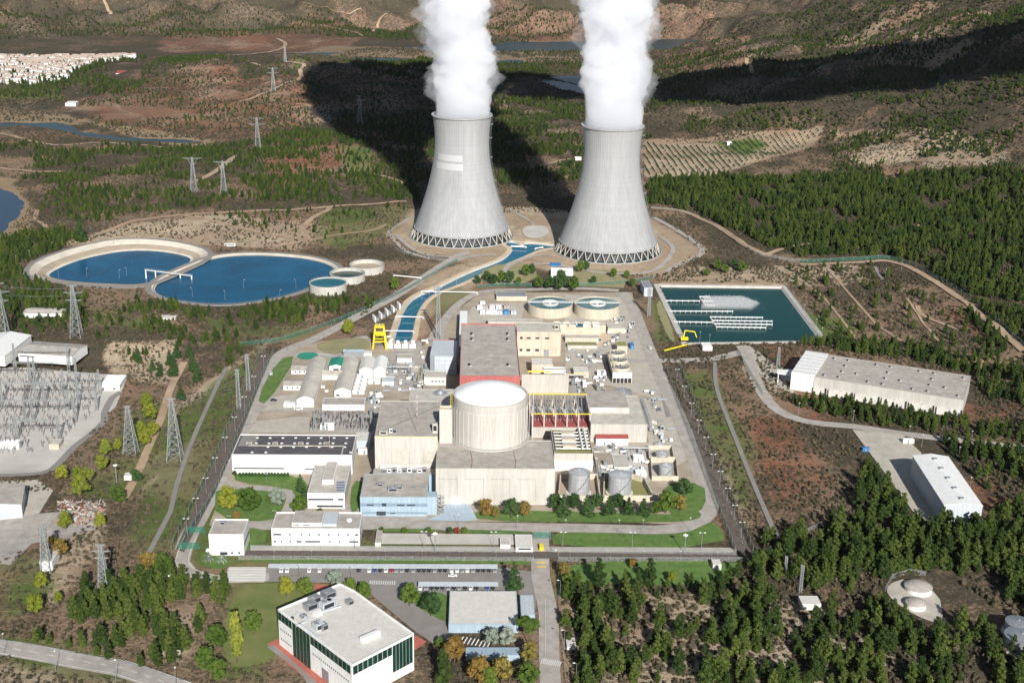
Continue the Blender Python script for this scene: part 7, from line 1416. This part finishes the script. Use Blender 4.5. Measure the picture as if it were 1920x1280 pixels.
def rack(lb, px, py, L_, n, ax=0, h=4.5):
    g = G(px, py); t = thing('pipe_rack', lb, 'pipe rack', (g[0], g[1], .3), ax)
    for k in range(int(L_/5)+1): b = B('steel'); b.bar((k*5, 0, 0), (k*5, 0, h), .14); b.bar((k*5, n*.7, 0), (k*5, n*.7, h), .14); b.bar((k*5, 0, h), (k*5, n*.7, h), .14); b.build('frame', t)
    for j in range(n): b = B(('metal_grey', 'offwhite', 'metal_grey', 'steel', 'yellow')[j % 5]); b.bar((-1, .2+j*.7, h+.3), (L_+1, .2+j*.7, h+.3), .24, 6); b.build('pipe', t)
rack('pipe rack along the strip beside the right road', 1222, 808, 46, 4, PI/2); rack('pipe rack left of the red hall', 792, 722, 24, 5, PI/2); rack('pipe rack between the valve block and the fan cooler', 1052, 716, 18, 6); rack('short pipe rack right of the main block', 1048, 848, 16, 6); rack('pipe rack across the works yard', 712, 700, 30, 3); rack('low pipe rack beside the big tanks', 1128, 900, 14, 4, PI/2, 3); rack('pipe rack behind the small cabins', 1170, 850, 16, 4, 0, 3)
# ================================================================== vegetation
HAZE = .000007
def crown(kind, seed, n, mname):
    r = np.random.default_rng(seed); V = []; F = []
    K = dict(pine=(15, .10, .97, .13, .62), cone=(17, .08, .98, .0, .5), round=(14, .28, .9, .36, .5), umbrella=(12, .70, .92, .40, .5), poplar=(16, .14, .96, .12, .5), bush=(6, .2, .7, .35, .5))[kind]
    lobes = []
    for k in range(K[0]):
        u = (k+r.uniform(.2, .8))/K[0]; h = K[1]+(K[2]-K[1])*u; a = k*2.4+r.uniform(-.5, .5)
        if kind == 'pine': w = .19*(1-u)**.55*(.45+.9*min(1, u*3.2)); c = w*r.uniform(.35, .85); R_ = .055+.085*(1-u)**.7*r.uniform(.8, 1.15); zz = .85
        elif kind == 'cone': w = .21*(1-u)**.8; c = w*.6; R_ = .03+.11*(1-u); zz = .8
        elif kind == 'round': w = .30*math.sin(PI*(.15+.8*u))**.7; c = w*r.uniform(.5, 1); R_ = r.uniform(.12, .18); zz = .85
        elif kind == 'umbrella': w = .36*r.random()**.5; c = w; h = .84-.35*w*w/.13*.3+r.uniform(-.03, .03); R_ = r.uniform(.12, .17); zz = .6
        elif kind == 'poplar': w = .10*math.sin(PI*(.08+.86*u))**.6; c = w*r.uniform(.3, 1); R_ = .05+.05*math.sin(PI*u); zz = 1.3
        else: c = .26*r.random(); R_ = r.uniform(.2, .34); zz = .8
        lobes.append((c*math.cos(a), c*math.sin(a), h, R_, zz))
    A = np.array([l[3]**2 for l in lobes]); A /= A.sum(); ts = dict(pine=.034, cone=.03, round=.045, umbrella=.045, poplar=.035, bush=.10)[kind]
    for li, (x, y, z, R_, zz) in enumerate(lobes):
        o = len(V); q = R_*.80
        for j in range(4):
            ph = -PI/2+PI*(j+.5)/4
            for i in range(6): t_ = 2*PI*(i+.5*(j % 2))/6; V.append((x+q*math.cos(ph)*math.cos(t_)*r.uniform(.85, 1.1), y+q*math.cos(ph)*math.sin(t_)*r.uniform(.85, 1.1), z+q*zz*math.sin(ph)))
        F += [(o+j*6+i, o+j*6+(i+1) % 6, o+j*6+6+(i+1) % 6, o+j*6+6+i) for j in range(3) for i in range(6)]+[tuple(o+18+i for i in range(6)), tuple(o+5-i for i in range(6))]
        for k in range(max(5, int(n*A[li]))):
            d = r.normal(size=3); d /= np.linalg.norm(d); d[2] = d[2]*.9+.12; c = np.array([x, y, z])+d*[R_, R_, R_*zz]*r.uniform(.78, 1.12); s = ts*r.uniform(.6, 1.5)
            nr = d+r.normal(size=3)*.55+[0, 0, .25]; nr /= np.linalg.norm(nr); a = np.cross(nr, r.normal(size=3)); a /= np.linalg.norm(a); bb = np.cross(nr, a); o = len(V)
            V += [tuple(c+a*s), tuple(c+bb*s*.6+nr*s*.5), tuple(c-a*s*.9), tuple(c-bb*s*.6-nr*s*.1)]; F += [(o, o+1, o+2), (o, o+2, o+3)]
    b = MB(); b.use(mname); b.v = V; b.f = F; b.m = [0]*len(F); return b.me('crown')
def trunkm(kind):
    b = B('bark'); top = {'pine': .8, 'cone': .7, 'round': .55, 'umbrella': .75, 'poplar': .8}[kind]; b.cyl(0, 0, -.03, top, .022, .008, 7)
    for k in range(4): a = k*1.7; z = top*(.45+.13*k); b.bar((0, 0, z), (.16*math.cos(a), .16*math.sin(a), z+.1), .007, 4)
    return b.me('trunk')
TV = {}
def tvar(key, kind, matn, seeds, n):
    TV[key] = [(crown(kind, s, n, matn), trunkm(kind)) for s in seeds]
tvar('pine', 'pine', 'pine', (1, 2, 3, 4, 5), 620); tvar('cone', 'cone', 'leaf_dark', (6, 7), 560); tvar('round', 'round', 'leaf_green', (8, 9), 620); tvar('yellow', 'round', 'leaf_yellow', (10, 11), 620); tvar('autumn', 'round', 'leaf_autumn', (12, 13), 520)
tvar('silver', 'round', 'leaf_silver', (14,), 620); tvar('dark', 'round', 'leaf_dark', (15, 16), 620); tvar('umbrella', 'umbrella', 'leaf_green', (17,), 560); tvar('poplar', 'poplar', 'leaf_poplar', (18,), 460); tvar('red', 'round', 'leaf_red', (19,), 420)
KN = {'pine': 'pine_tree', 'cone': 'conifer', 'round': 'broadleaf_tree', 'yellow': 'yellow_green_tree', 'autumn': 'autumn_tree', 'silver': 'silver_leaved_tree', 'dark': 'dark_leaved_tree', 'umbrella': 'umbrella_pine', 'poplar': 'poplar_tree', 'red': 'red_leaved_shrub'}
def tree(key, x, y, h, lbl, grp=None, wide=1., i=None):
    v = TV[key][i if i is not None else random.randrange(len(TV[key]))]; z = float(HT(x, y)); t = thing(KN[key], lbl, 'tree', (x, y, z-.1), random.uniform(0, 6.28), grp); t.scale = (h*wide, h*wide, h)
    for nm, me in (('trunk', v[1]), ('crown', v[0])): o = bpy.data.objects.new(nm, me); COL.objects.link(o); o.parent = t
    return t
def tpx(key, px, yb, hpx, lbl, grp=None, wide=1.): 
    g = G(px, yb); tree(key, g[0], g[1], hity(px, yb-hpx, g[1])[2]-g[2], lbl, grp, wide)
for key, px, yb, hp, lb in [
 ('yellow',428,962,50,'large round yellow green tree at the left corner of the garden'),('round',470,962,50,'round green tree in the garden left of the white office'),('round',455,945,30,'small green tree behind the garden trees'),('autumn',445,975,18,'small reddish tree at the edge of the garden'),('round',505,945,20,'small tree beside the garden bend'),('silver',520,950,36,'silvery tree inside the garden road bend'),
 ('cone',564,925,38,'upper conifer of the column left of the white office'),('cone',572,948,38,'middle conifer of the column left of the white office'),('round',562,962,34,'lowest round tree of the column left of the white office'),('round',600,968,16,'low bush tree at the corner of the white office'),('dark',440,893,12,'small dark tree at the left end of the hedge'),('autumn',585,880,18,'small brownish tree behind the white office'),
 ('yellow',537,1120,38,'yellow green tree below the hatched ground'),('round',573,1118,36,'round green tree below the hatched ground'),('silver',629,1100,32,'silver grey tree at the top corner of the training centre'),('round',657,1108,26,'dark green tree behind the silver grey one'),('round',683,1124,34,'big round tree right of the training centre roof corner'),
 ('round',768,1136,44,'round green tree on the traffic island'),('dark',808,1155,46,'dark olive tree on the traffic island'),('cone',964,1108,58,'tall dark tree at the end of the car shelters'),('umbrella',990,1208,52,'umbrella shaped tree beside the entrance road'),('autumn',993,1245,42,'golden tree below the umbrella shaped one'),('round',990,1285,46,'green tree cut by the bottom edge beside the road'),
 ('pine',832,1290,76,'big green pine cut by the bottom edge beside the training centre'),('autumn',852,1240,48,'yellow tree right of the training centre'),('autumn',898,1285,56,'orange brown tree at the bottom middle'),('autumn',940,1280,50,'orange tree at the bottom left of the umbrella tree'),('round',915,1290,40,'green tree between the orange ones at the bottom'),('round',824,1215,22,'small green tree at the corner of the brick path'),
 ('silver',922,1212,36,'silvery tree in front of the canteen, left one'),('silver',952,1212,36,'silvery tree in front of the canteen, right one'),('poplar',445,1242,98,'tall yellow poplar on the grass'),('round',406,1215,46,'round dark green tree left of the poplar'),('round',475,1190,44,'green tree right of the poplar'),('round',386,1262,50,'big green tree at the lower left grove edge'),('round',410,1275,40,'green tree below the poplar'),
 ('autumn',1056,1085,32,'orange tree at the left end of the right lawn'),('round',1064,1102,28,'green tree under the orange one by the gate'),('pine',1122,1102,58,'tall thin pine on the right lawn, the left one'),('pine',1218,1102,58,'tall thin pine on the right lawn, the right one'),('autumn',1186,1066,20,'small golden ball tree on the lawn'),('yellow',1260,1092,22,'small yellow tree on the lawn'),('pine',1170,1110,40,'pine between the two thin ones'),
 ('yellow',653,628,30,'yellow green tree on the bend of the diagonal road'),('autumn',1275,958,30,'golden tree at the road bend'),('round',1248,962,44,'dense green tree near the lower right corner of the plant'),('dark',1283,930,34,'dark tree beside the nearest small tank'),('round',1230,965,26,'small green tree under the small tanks'),
 ('autumn',910,970,36,'brownish tree before the main block, leftmost'),('autumn',928,972,24,'small brown tree before the main block'),('dark',958,972,38,'dark tree before the main block'),('autumn',983,970,32,'brown tree before the main block, rightmost'),
 ('yellow',276,768,32,'highest yellow green tree left of the dirt track'),('yellow',282,790,34,'yellow green tree under the highest one'),('yellow',266,822,32,'yellow green tree in the middle of the left band'),('yellow',288,820,30,'yellow green tree nearest the dirt track'),('yellow',272,838,30,'wide yellow green tree above the slope'),('yellow',222,845,24,'small yellow green tree beside the slender pylon'),('yellow',200,855,32,'yellow green tree below the slender pylon'),
 ('yellow',192,884,32,'round yellow green tree above the meadow mast'),('yellow',150,932,44,'largest yellow green tree by the substation road'),('yellow',165,908,32,'green tree behind the largest one'),('yellow',146,900,26,'tree behind the largest one by the road'),('yellow',117,902,30,'yellow tree on the substation road edge'),('round',223,945,34,'green tree under the meadow mast'),('dark',256,905,26,'dark tree beside the cream hut'),('yellow',124,992,34,'yellow tree in front of the scrap yard'),
 ('yellow',190,990,28,'green yellow tree at the right of the scrap yard'),('yellow',80,1105,32,'yellow green tree below the stilt hut'),('yellow',68,1152,40,'big yellow green tree on the lower left meadow'),('yellow',111,1130,22,'small yellow green tree on the meadow'),('autumn',115,1045,34,'golden tree right of the stilt hut'),('autumn',100,1025,22,'brown tree behind the stilt hut'),('autumn',280,1078,44,'brownish tree at the top of the pine grove'),('round',305,1075,40,'olive green tree at the top of the pine grove'),
 ('cone',332,672,34,'dark conifer at the top of the pair of tracks'),('cone',327,706,42,'large dark conifer between the two tracks'),('cone',318,684,30,'conifer left of the large one'),('cone',356,670,30,'conifer right of the track, top'),('cone',362,698,40,'conifer right of the track, middle'),('cone',370,716,38,'conifer right of the track, lowest'),('cone',300,706,30,'conifer left of the tracks'),('cone',286,696,26,'conifer farther left of the tracks'),('cone',258,680,34,'conifer above the white substation house'),('cone',340,752,34,'conifer at the fork of the dirt track'),
 ('round',740,545,26,'green tree above the diagonal road'),('cone',152,452,44,'tall dark conifer behind the left end of the farther lagoon'),('round',1075,545,28,'green tree behind the clarifiers'),('dark',1052,540,34,'dark tree behind the kiosk')]:
    tpx(key, px, yb, hp, lb, None, {'poplar': .72, 'pine': .85, 'cone': 1.1}.get(key, 1.) if key != 'round' else random.uniform(.9, 1.15))
for k, px in enumerate((1056, 1100, 1142, 1178, 1206)): tpx('cone', px, 966, 42-2*k, ordn(k)+' conifer from the left in front of the big tanks', 'conifers before the big tanks', 1.5)
for k, px in enumerate((1040, 1076, 1120, 1160)): tpx('dark', px, 955, 30, 'dark purple brown shrub tree behind the conifers before the tanks', 'dark trees behind the tank conifers')
for px, c in ((715,'dark'),(759,'round'),(804,'round'),(843,'dark'),(857,'red'),(871,'round')): tpx(c, px, 1001, 14, 'small clipped %s tree on the strip before the front road' % ('red' if c == 'red' else 'dark' if c == 'dark' else 'green'), 'clipped %s trees before the front road' % c)
for px, py in ((895,530),(912,525),(925,532),(940,528),(955,530),(972,532),(1010,538),(1030,540),(1048,542),(985,515),(996,512),(1088,508),(1098,505),(1112,530),(1150,518),(1175,520),(1185,535),(1345,505),(1325,515),(1360,510),(1375,500),(1390,508)): tpx(random.choice(('round','dark')), px, py+3, random.uniform(16, 26), 'green tree in the band between the towers and the plant', 'trees between towers and plant')
# hedge and palms
g = G(450, 893); h2 = G(540, 893); t = thing('hedge', 'clipped dark green hedge below the black roofed hall', 'hedge', g)
me = TV['dark'][0][0]; 
for k in range(16): o = bpy.data.objects.new('foliage', me); COL.objects.link(o); o.parent = t; o.location = ((h2[0]-g[0])*k/15, 0, -.6); o.scale = (3.2, 2.6, 3.6); o.rotation_euler[2] = k
for k, (px, py) in enumerate(((392, 1056), (416, 1058))):
    g = G(px, py); t = thing('palm_tree', ('left' if k == 0 else 'right')+' palm on the small lawn before the gatehouse', 'palm tree', g); B('bark').cyl(0, 0, 0, 3., .4, .3, 8).build('trunk', t); b = B('leaf_silver')
    for j in range(22):
        a = j*2*PI/22+j*.3; e = .2+.9*(j % 3)/2; p = np.array([0, 0, 3.]); d = np.array([math.cos(a)*math.cos(e), math.sin(a)*math.cos(e), math.sin(e)])
        for s in range(4): q = p+d*.85; w_ = np.cross(d, (0, 0, 1)); w_ = w_/(np.linalg.norm(w_)+1e-6)*.28; b.add([p-w_, p+w_, q+w_, q-w_], [(0,1,2,3)]); p = q; d = d-np.array([0, 0, .42]); d /= np.linalg.norm(d)
    b.build('fronds', t)
# --- scattered woods
def free(X, Y):
    m = np.ones(len(X), bool)
    for k, P, pad in EXC:
        xs = [p[0] for p in P]; ys = [p[1] for p in P]; i = np.where(m & (X > min(xs)-pad-1) & (X < max(xs)+pad+1) & (Y > min(ys)-pad-1) & (Y < max(ys)+pad+1))[0]
        if len(i): s = sdist(P, X[i], Y[i]) if k == 'p' else -ldist(P, X[i], Y[i])+2*pad; m[i[(s > -pad) if k == 'p' else (s > pad)]] = False
    m &= HT(X, Y) > WZ+.45
    return m
def scatter(px, sp, h0, h1, thr=0., nsc=40., seed=0, frac=1., jit=.48, grid=False):
    P = [p[:2] for p in gp(px)] if len(px[0]) == 2 else px; xs = [p[0] for p in P]; ys = [p[1] for p in P]; gx, gy = np.meshgrid(np.arange(min(xs), max(xs), sp), np.arange(min(ys), max(ys), sp)); X = gx.ravel().copy(); Y = gy.ravel().copy()
    if not grid: X += RNG.uniform(-jit, jit, X.size)*sp; Y += RNG.uniform(-jit, jit, X.size)*sp
    s = sdist(P, X, Y)+((fbm(X/18., Y/18., 3, seed+70)-.5)*24 if not grid else 0); k = (s > 0)
    if thr > 0: nn = fbm(X/nsc, Y/nsc, 4, seed)+RNG.uniform(-.06, .06, X.size); k &= nn > thr
    if frac < 1: k &= RNG.random(X.size) < frac
    X, Y = X[k], Y[k]; f = free(X, Y); X, Y = X[f], Y[f]; return np.stack([X, Y, RNG.uniform(h0, h1, len(X))], -1)
TOWNT = [(-30,96),(130,100),(270,86),(300,110),(180,130),(110,160),(-30,165)]
Z = {}
Z['lower right wood'] = [scatter([(1052,1118),(1160,1112),(1300,1112),(1400,1075),(1450,1012),(1560,990),(1640,900),(1705,985),(1790,1000),(1870,990),(2350,880),(1930,1300),(1048,1310)], 6.0, 6, 15.5, .50, 15, 2), scatter([(1420,1065),(1560,992),(1640,905),(2350,960),(2350,1090),(1760,1070),(1640,1085),(1440,1120)], 6.4, 6, 15.5, .45, 18, 9), scatter([(1050,1092),(1400,1085),(1420,1110),(1060,1115)], 6, 3, 7, .52, 20, 6)]
Z['left pine grove'] = [scatter([(140,1118),(190,1085),(300,1090),(380,1060),(420,1110),(425,1175),(375,1262),(250,1245),(150,1210)], 5.6, 9, 14, .42, 16, 4), scatter([(-330,1180),(150,1200),(300,1245),(250,1262),(100,1225),(-330,1200)], 9, 6, 9, 0, 40, 1, .8)]
Z['wood around the long warehouse'] = [scatter([(1495,640),(1600,640),(1720,652),(1870,690),(1830,702),(1680,672),(1530,655)], 5.2, 7, 11, 0, 30, 12, .8), scatter([(1480,640),(1600,660),(2350,700),(2350,826),(1835,765),(1825,690),(1540,655)], 7., 7, 12, .46, 34, 12), scatter([(1475,742),(1520,742),(1640,770),(1810,792),(2350,805),(2350,826),(1700,806),(1560,785),(1468,765)], 5.6, 7, 10, .30, 30, 14), scatter([(1700,826),(2350,850),(2350,960),(1865,945),(1790,862),(1730,838)], 6, 8, 12, .38, 30, 15), scatter([(1625,880),(1645,865),(1725,968),(1690,985)], 5, 7, 10, .35, 20, 15)]
Z['pine plantation behind the spray pond'] = [scatter([(1212,342),(1300,335),(1500,330),(1700,330),(2350,315),(2350,640),(1810,552),(1730,500),(1664,480),(1500,484),(1445,468),(1385,436),(1300,398),(1212,384)], 5.4, 5.5, 12.5, .385, 24, 18), scatter([(1800,560),(2350,640),(2350,720),(1850,680)], 6.5, 7, 10, .36, 30, 3)]
Z['far slopes'] = [scatter(TOWNT, 9, 6, 11, .49, 25, 90), scatter([(1208,175),(1500,205),(2350,170),(2350,330),(1560,322),(1550,235),(1345,245),(1208,262)], 7.5, 4, 9, .50, 50, 22), scatter([(1215,120),(1450,60),(2350,-20),(2350,185),(1500,190),(1215,172)], 8.5, 4, 9.5, .475, 60, 25), scatter([(1230,40),(2350,-60),(2350,20),(1500,70)], 11, 5, 9, .48, 80, 26),
                    scatter([(912,185),(1108,182),(1108,335),(1000,350),(930,350)], 7, 5, 9, .45, 45, 28), scatter([(895,112),(1112,116),(1112,140),(895,142)], 8, 5, 8, .4, 60, 29), scatter([(640,114),(1060,128),(1070,165),(900,162),(690,150)], 8, 6, 9, .42, 60, 30), scatter([(640,170),(820,160),(820,330),(700,340),(620,300)], 11, 5, 8, .47, 60, 31),
                    scatter([(450,335),(520,245),(640,240),(600,310),(760,325),(790,378),(455,382)], 6.4, 5, 9.5, .46, 36, 33), scatter([(80,330),(460,332),(445,395),(250,402),(130,425),(60,445)], 6.8, 5, 8.5, .52, 45, 35), scatter([(-330,258),(400,276),(500,262),(500,330),(-330,326)], 7.5, 5, 9, .46, 45, 36),
                    scatter([(-330,458),(110,432),(170,452),(36,498),(100,545),(165,560),(150,595),(-330,562)], 5.8, 6, 10, .40, 40, 38), scatter([(230,570),(330,572),(420,592),(560,562),(700,566),(700,590),(640,612),(560,634),(420,645),(300,632),(225,602)], 6.2, 6, 10, .47, 26, 39), scatter([(-330,560),(230,590),(470,645),(430,705),(340,722),(250,690),(180,640),(-330,620)], 8, 5, 9, .50, 30, 40),
                    scatter([(130,120),(640,118),(640,245),(180,245)], 15, 4, 8, .45, 60, 41), scatter([(288,98),(350,90),(425,92),(425,114),(300,120)], 7, 5, 8, 0, 60, 42), scatter([(0,20),(640,10),(800,70),(560,95),(300,90),(0,95)], 13, 5, 9, .44, 70, 43), scatter([(640,0),(1340,0),(1400,72),(640,82)], 13, 4, 8, .45, 70, 44), scatter([(-330,-10),(1300,-10),(1300,20),(-330,40)], 15, 5, 9, .42, 80, 45),
                    scatter([(1480,500),(1640,498),(1800,590),(1900,660),(1860,700),(1500,650)], 16, 6, 10, .47, 50, 46), scatter([(600,395),(760,385),(760,430),(700,470),(600,470)], 11, 5, 8, .52, 40, 47), scatter([(440,390),(600,395),(600,440),(430,430)], 13, 5, 8, .48, 40, 48), scatter([(-330,130),(110,150),(300,118),(270,170),(120,190),(-330,170)], 8, 5, 9, .5, 50, 49), scatter([(640,210),(900,220),(900,330),(760,360),(640,300)], 10, 5, 9, .46, 50, 50),
                    scatter([(400,380),(640,380),(640,410),(400,410)], 18, 4, 7, .4, 50, 51), scatter([(1285,690),(1500,700),(1560,800),(1620,900),(1560,990),(1460,1000)], 26, 2, 3.5, 0, 50, 52)]
allp = []
for zn, L_ in Z.items():
    for a in L_: allp += [(zn, *q) for q in a]
allp.sort(key=lambda q: math.hypot(q[1], q[2])-q[3]*8)
infr = lambda x, y: (-15 < proj((x, y, 5))[0] < 1935 and proj((x, y, 3))[1] < 1300)
first = [q for q in allp if infr(q[1], q[2])]; others = [q for q in allp if not infr(q[1], q[2])]
IND = {'lower right wood': 'green pine standing in the wood that fills the lower right', 'left pine grove': 'slender pine in the grove left of the poplar', 'wood around the long warehouse': 'green pine in the wood around the two warehouses', 'pine plantation behind the spray pond': 'pine in the plantation behind the spray pond', 'far slopes': 'pine on the slopes around the plant'}
GRP = {'lower right wood': 'pines of the lower right wood', 'left pine grove': 'pines of the left grove', 'wood around the long warehouse': 'pines around the warehouses', 'pine plantation behind the spray pond': 'pines of the plantation', 'far slopes': 'pines on the slopes'}
for q in first[:288]: tree('pine', q[1], q[2], q[3], IND[q[0]], GRP[q[0]], random.uniform(.85, 1.15))
REST = first[288:]+others
print('pines', len(allp), 'rest', len(REST))
def cloud(name, pts, meshes, label, cat, wide=(.85, 1.2)):
    """many copies of a few shapes spread over measured spots, one object"""
    n = len(pts); me = bpy.data.meshes.new(name); me.vertices.add(n); z = HT(pts[:, 0], pts[:, 1])-.1
    me.vertices.foreach_set('co', np.stack([pts[:, 0], pts[:, 1], z], -1).astype(np.float32).ravel())
    for nm, arr in (('sc', pts[:, 2]), ('wd', RNG.uniform(*wide, n)), ('rz', RNG.uniform(0, 6.28, n))): a = me.attributes.new(nm, 'FLOAT', 'POINT'); a.data.foreach_set('value', arr.astype(np.float32))
    a = me.attributes.new('ix', 'INT', 'POINT'); a.data.foreach_set('value', RNG.integers(0, len(meshes), n).astype(np.int32)); me.update()
    o = bpy.data.objects.new(name, me); COL.objects.link(o); tag(o, label, cat, None, 'stuff')
    g = bpy.data.node_groups.new(name, 'GeometryNodeTree'); g.interface.new_socket('Geometry', in_out='INPUT', socket_type='NodeSocketGeometry'); g.interface.new_socket('Geometry', in_out='OUTPUT', socket_type='NodeSocketGeometry')
    N, L = g.nodes, g.links; gi = N.new('NodeGroupInput'); go = N.new('NodeGroupOutput'); ip = N.new('GeometryNodeInstanceOnPoints'); jn = N.new('GeometryNodeGeometryToInstance')
    for src in reversed(meshes):
        oi = N.new('GeometryNodeObjectInfo'); oi.inputs['Object'].default_value = src; oi.inputs['As Instance'].default_value = False; oi.transform_space = 'ORIGINAL'; L.new(oi.outputs['Geometry'], jn.inputs[0])
    L.new(gi.outputs[0], ip.inputs['Points']); L.new(jn.outputs[0], ip.inputs['Instance']); ip.inputs['Pick Instance'].default_value = True
    def at(nm, ty='FLOAT'): a = N.new('GeometryNodeInputNamedAttribute'); a.data_type = ty; a.inputs['Name'].default_value = nm; return a.outputs[0]
    L.new(at('ix', 'INT'), ip.inputs['Instance Index']); cx = N.new('ShaderNodeCombineXYZ'); L.new(at('rz'), cx.inputs[2]); L.new(cx.outputs[0], ip.inputs['Rotation'])
    mu = N.new('ShaderNodeMath'); mu.operation = 'MULTIPLY'; L.new(at('sc'), mu.inputs[0]); L.new(at('wd'), mu.inputs[1]); cs = N.new('ShaderNodeCombineXYZ'); L.new(mu.outputs[0], cs.inputs[0]); L.new(mu.outputs[0], cs.inputs[1]); L.new(at('sc'), cs.inputs[2]); L.new(cs.outputs[0], ip.inputs['Scale'])
    L.new(ip.outputs[0], go.inputs[0]); md = o.modifiers.new('scatter', 'NODES'); md.node_group = g; return o
PC = [o for o in bpy.data.objects if o.name.startswith('crown') and o.data in [v[0] for v in TV['pine']]]; seen = {}
for o in PC: seen.setdefault(o.data.name, o)
PSRC = list(seen.values())
cloud('pine_wood', np.array([q[1:4] for q in REST]), PSRC, 'dense green pine woods covering the slopes and the plain beyond', 'wood')
# orchards: rows of small olive trees
orch = np.concatenate([scatter([(1207,268),(1330,276),(1425,252),(1540,240),(1520,268),(1420,302),(1335,330),(1207,330)], 8.5, 2.6, 3.6, 0, 40, 1, .93, grid=True), scatter([(1742,240),(1858,256),(1845,302),(1745,300)], 9.5, 3.5, 5, 0, 40, 1, .95, grid=True), scatter([(640,272),(700,280),(690,330),(650,330)], 14, 4, 5, 0, 40, 1, .8, grid=True)])
dk = [o for o in bpy.data.objects if o.name.startswith('crown') and o.data == TV['dark'][0][0]][:1]
cloud('olive_orchard', orch, dk, 'rows of small olive trees in the pale orchard fields', 'orchard')
for q in ([(1207,262),(1340,270),(1425,248),(1545,235),(1530,268),(1420,306),(1335,334),(1207,334)], [(1738,236),(1862,252),(1850,306),(1740,304)], [(636,268),(704,276),(692,334),(646,334)], *LAWNS, [(-60,900),(200,950),(130,1010),(-60,1060)]): keep(q, 0)
# scrub: bushes everywhere the ground is wild
und = scatter([(1052,1105),(1300,1105),(1450,1012),(1640,900),(1925,880),(1930,1300),(1048,1310)], 3.6, 1.2, 3.6, .45, 9, 82)
BS = []
for s in (31, 32, 33):
    o = bpy.data.objects.new('bush', crown('bush', s, 60, 'scrub')); COL.objects.link(o); P = G(*((1520, 700), (1545, 690), (1440, 880))[s-31]); o.location = P; o.scale = (1.5, 1.5, 1.3); tag(o, 'low grey green bush on the open scrub right of the plant', 'bush', 'bushes on the open scrub'); BS.append(o)
def wild(px, sp, h0, h1, thr, nsc, seed, frac=1.): return scatter(px, sp, h0, h1, thr, nsc, seed, frac)
near = wild([(-300,600),(500,560),(900,480),(1240,480),(2300,470),(2300,1450),(1000,1450),(-300,1450)], 3.1, .7, 2.7, .40, 12, 61)
mid = wild([(-300,262),(640,235),(1250,230),(2300,200),(2300,520),(1240,500),(500,600),(-300,620)], 4.6, 1., 2.8, .40, 16, 62)
farb = wild([(-300,60),(640,60),(1250,100),(1500,20),(2300,-60),(2300,230),(1200,240),(-300,270)], 7.2, 1.8, 4.6, .42, 28, 63)
far2 = wild([(-300,-40),(1700,-40),(1400,70),(640,95),(-300,95)], 10., 2.6, 5.8, .42, 40, 64)
sb = np.concatenate([und, near, mid, farb, far2]); print('scrub', len(sb)); cloud('scrub', sb, BS, 'dry grey green scrub covering the wild ground', 'scrub', (.8, 1.6))

# ================================================================== air
top = max(float(GZ.max()), 900.)+25; b = MB(); b.use('haze') if 'haze' in MATS else None
m = bpy.data.materials.new('haze'); m.use_nodes = True; N = m.node_tree.nodes; N.remove(N['Principled BSDF']); pv = N.new('ShaderNodeVolumePrincipled'); pv.inputs['Color'].default_value = (.80, .88, 1, 1); pv.inputs['Density'].default_value = HAZE; pv.inputs['Anisotropy'].default_value = .2
m.node_tree.links.new(pv.outputs[0], N['Material Output'].inputs['Volume']); MATS['haze'] = m
b = MB(); b.use('haze'); b.box(-6000, -400, float(GZ.min())-1.5, 6200, 8000, top); b.build('haze', kind='stuff', label='thin bluish air over the valley', cat='haze')
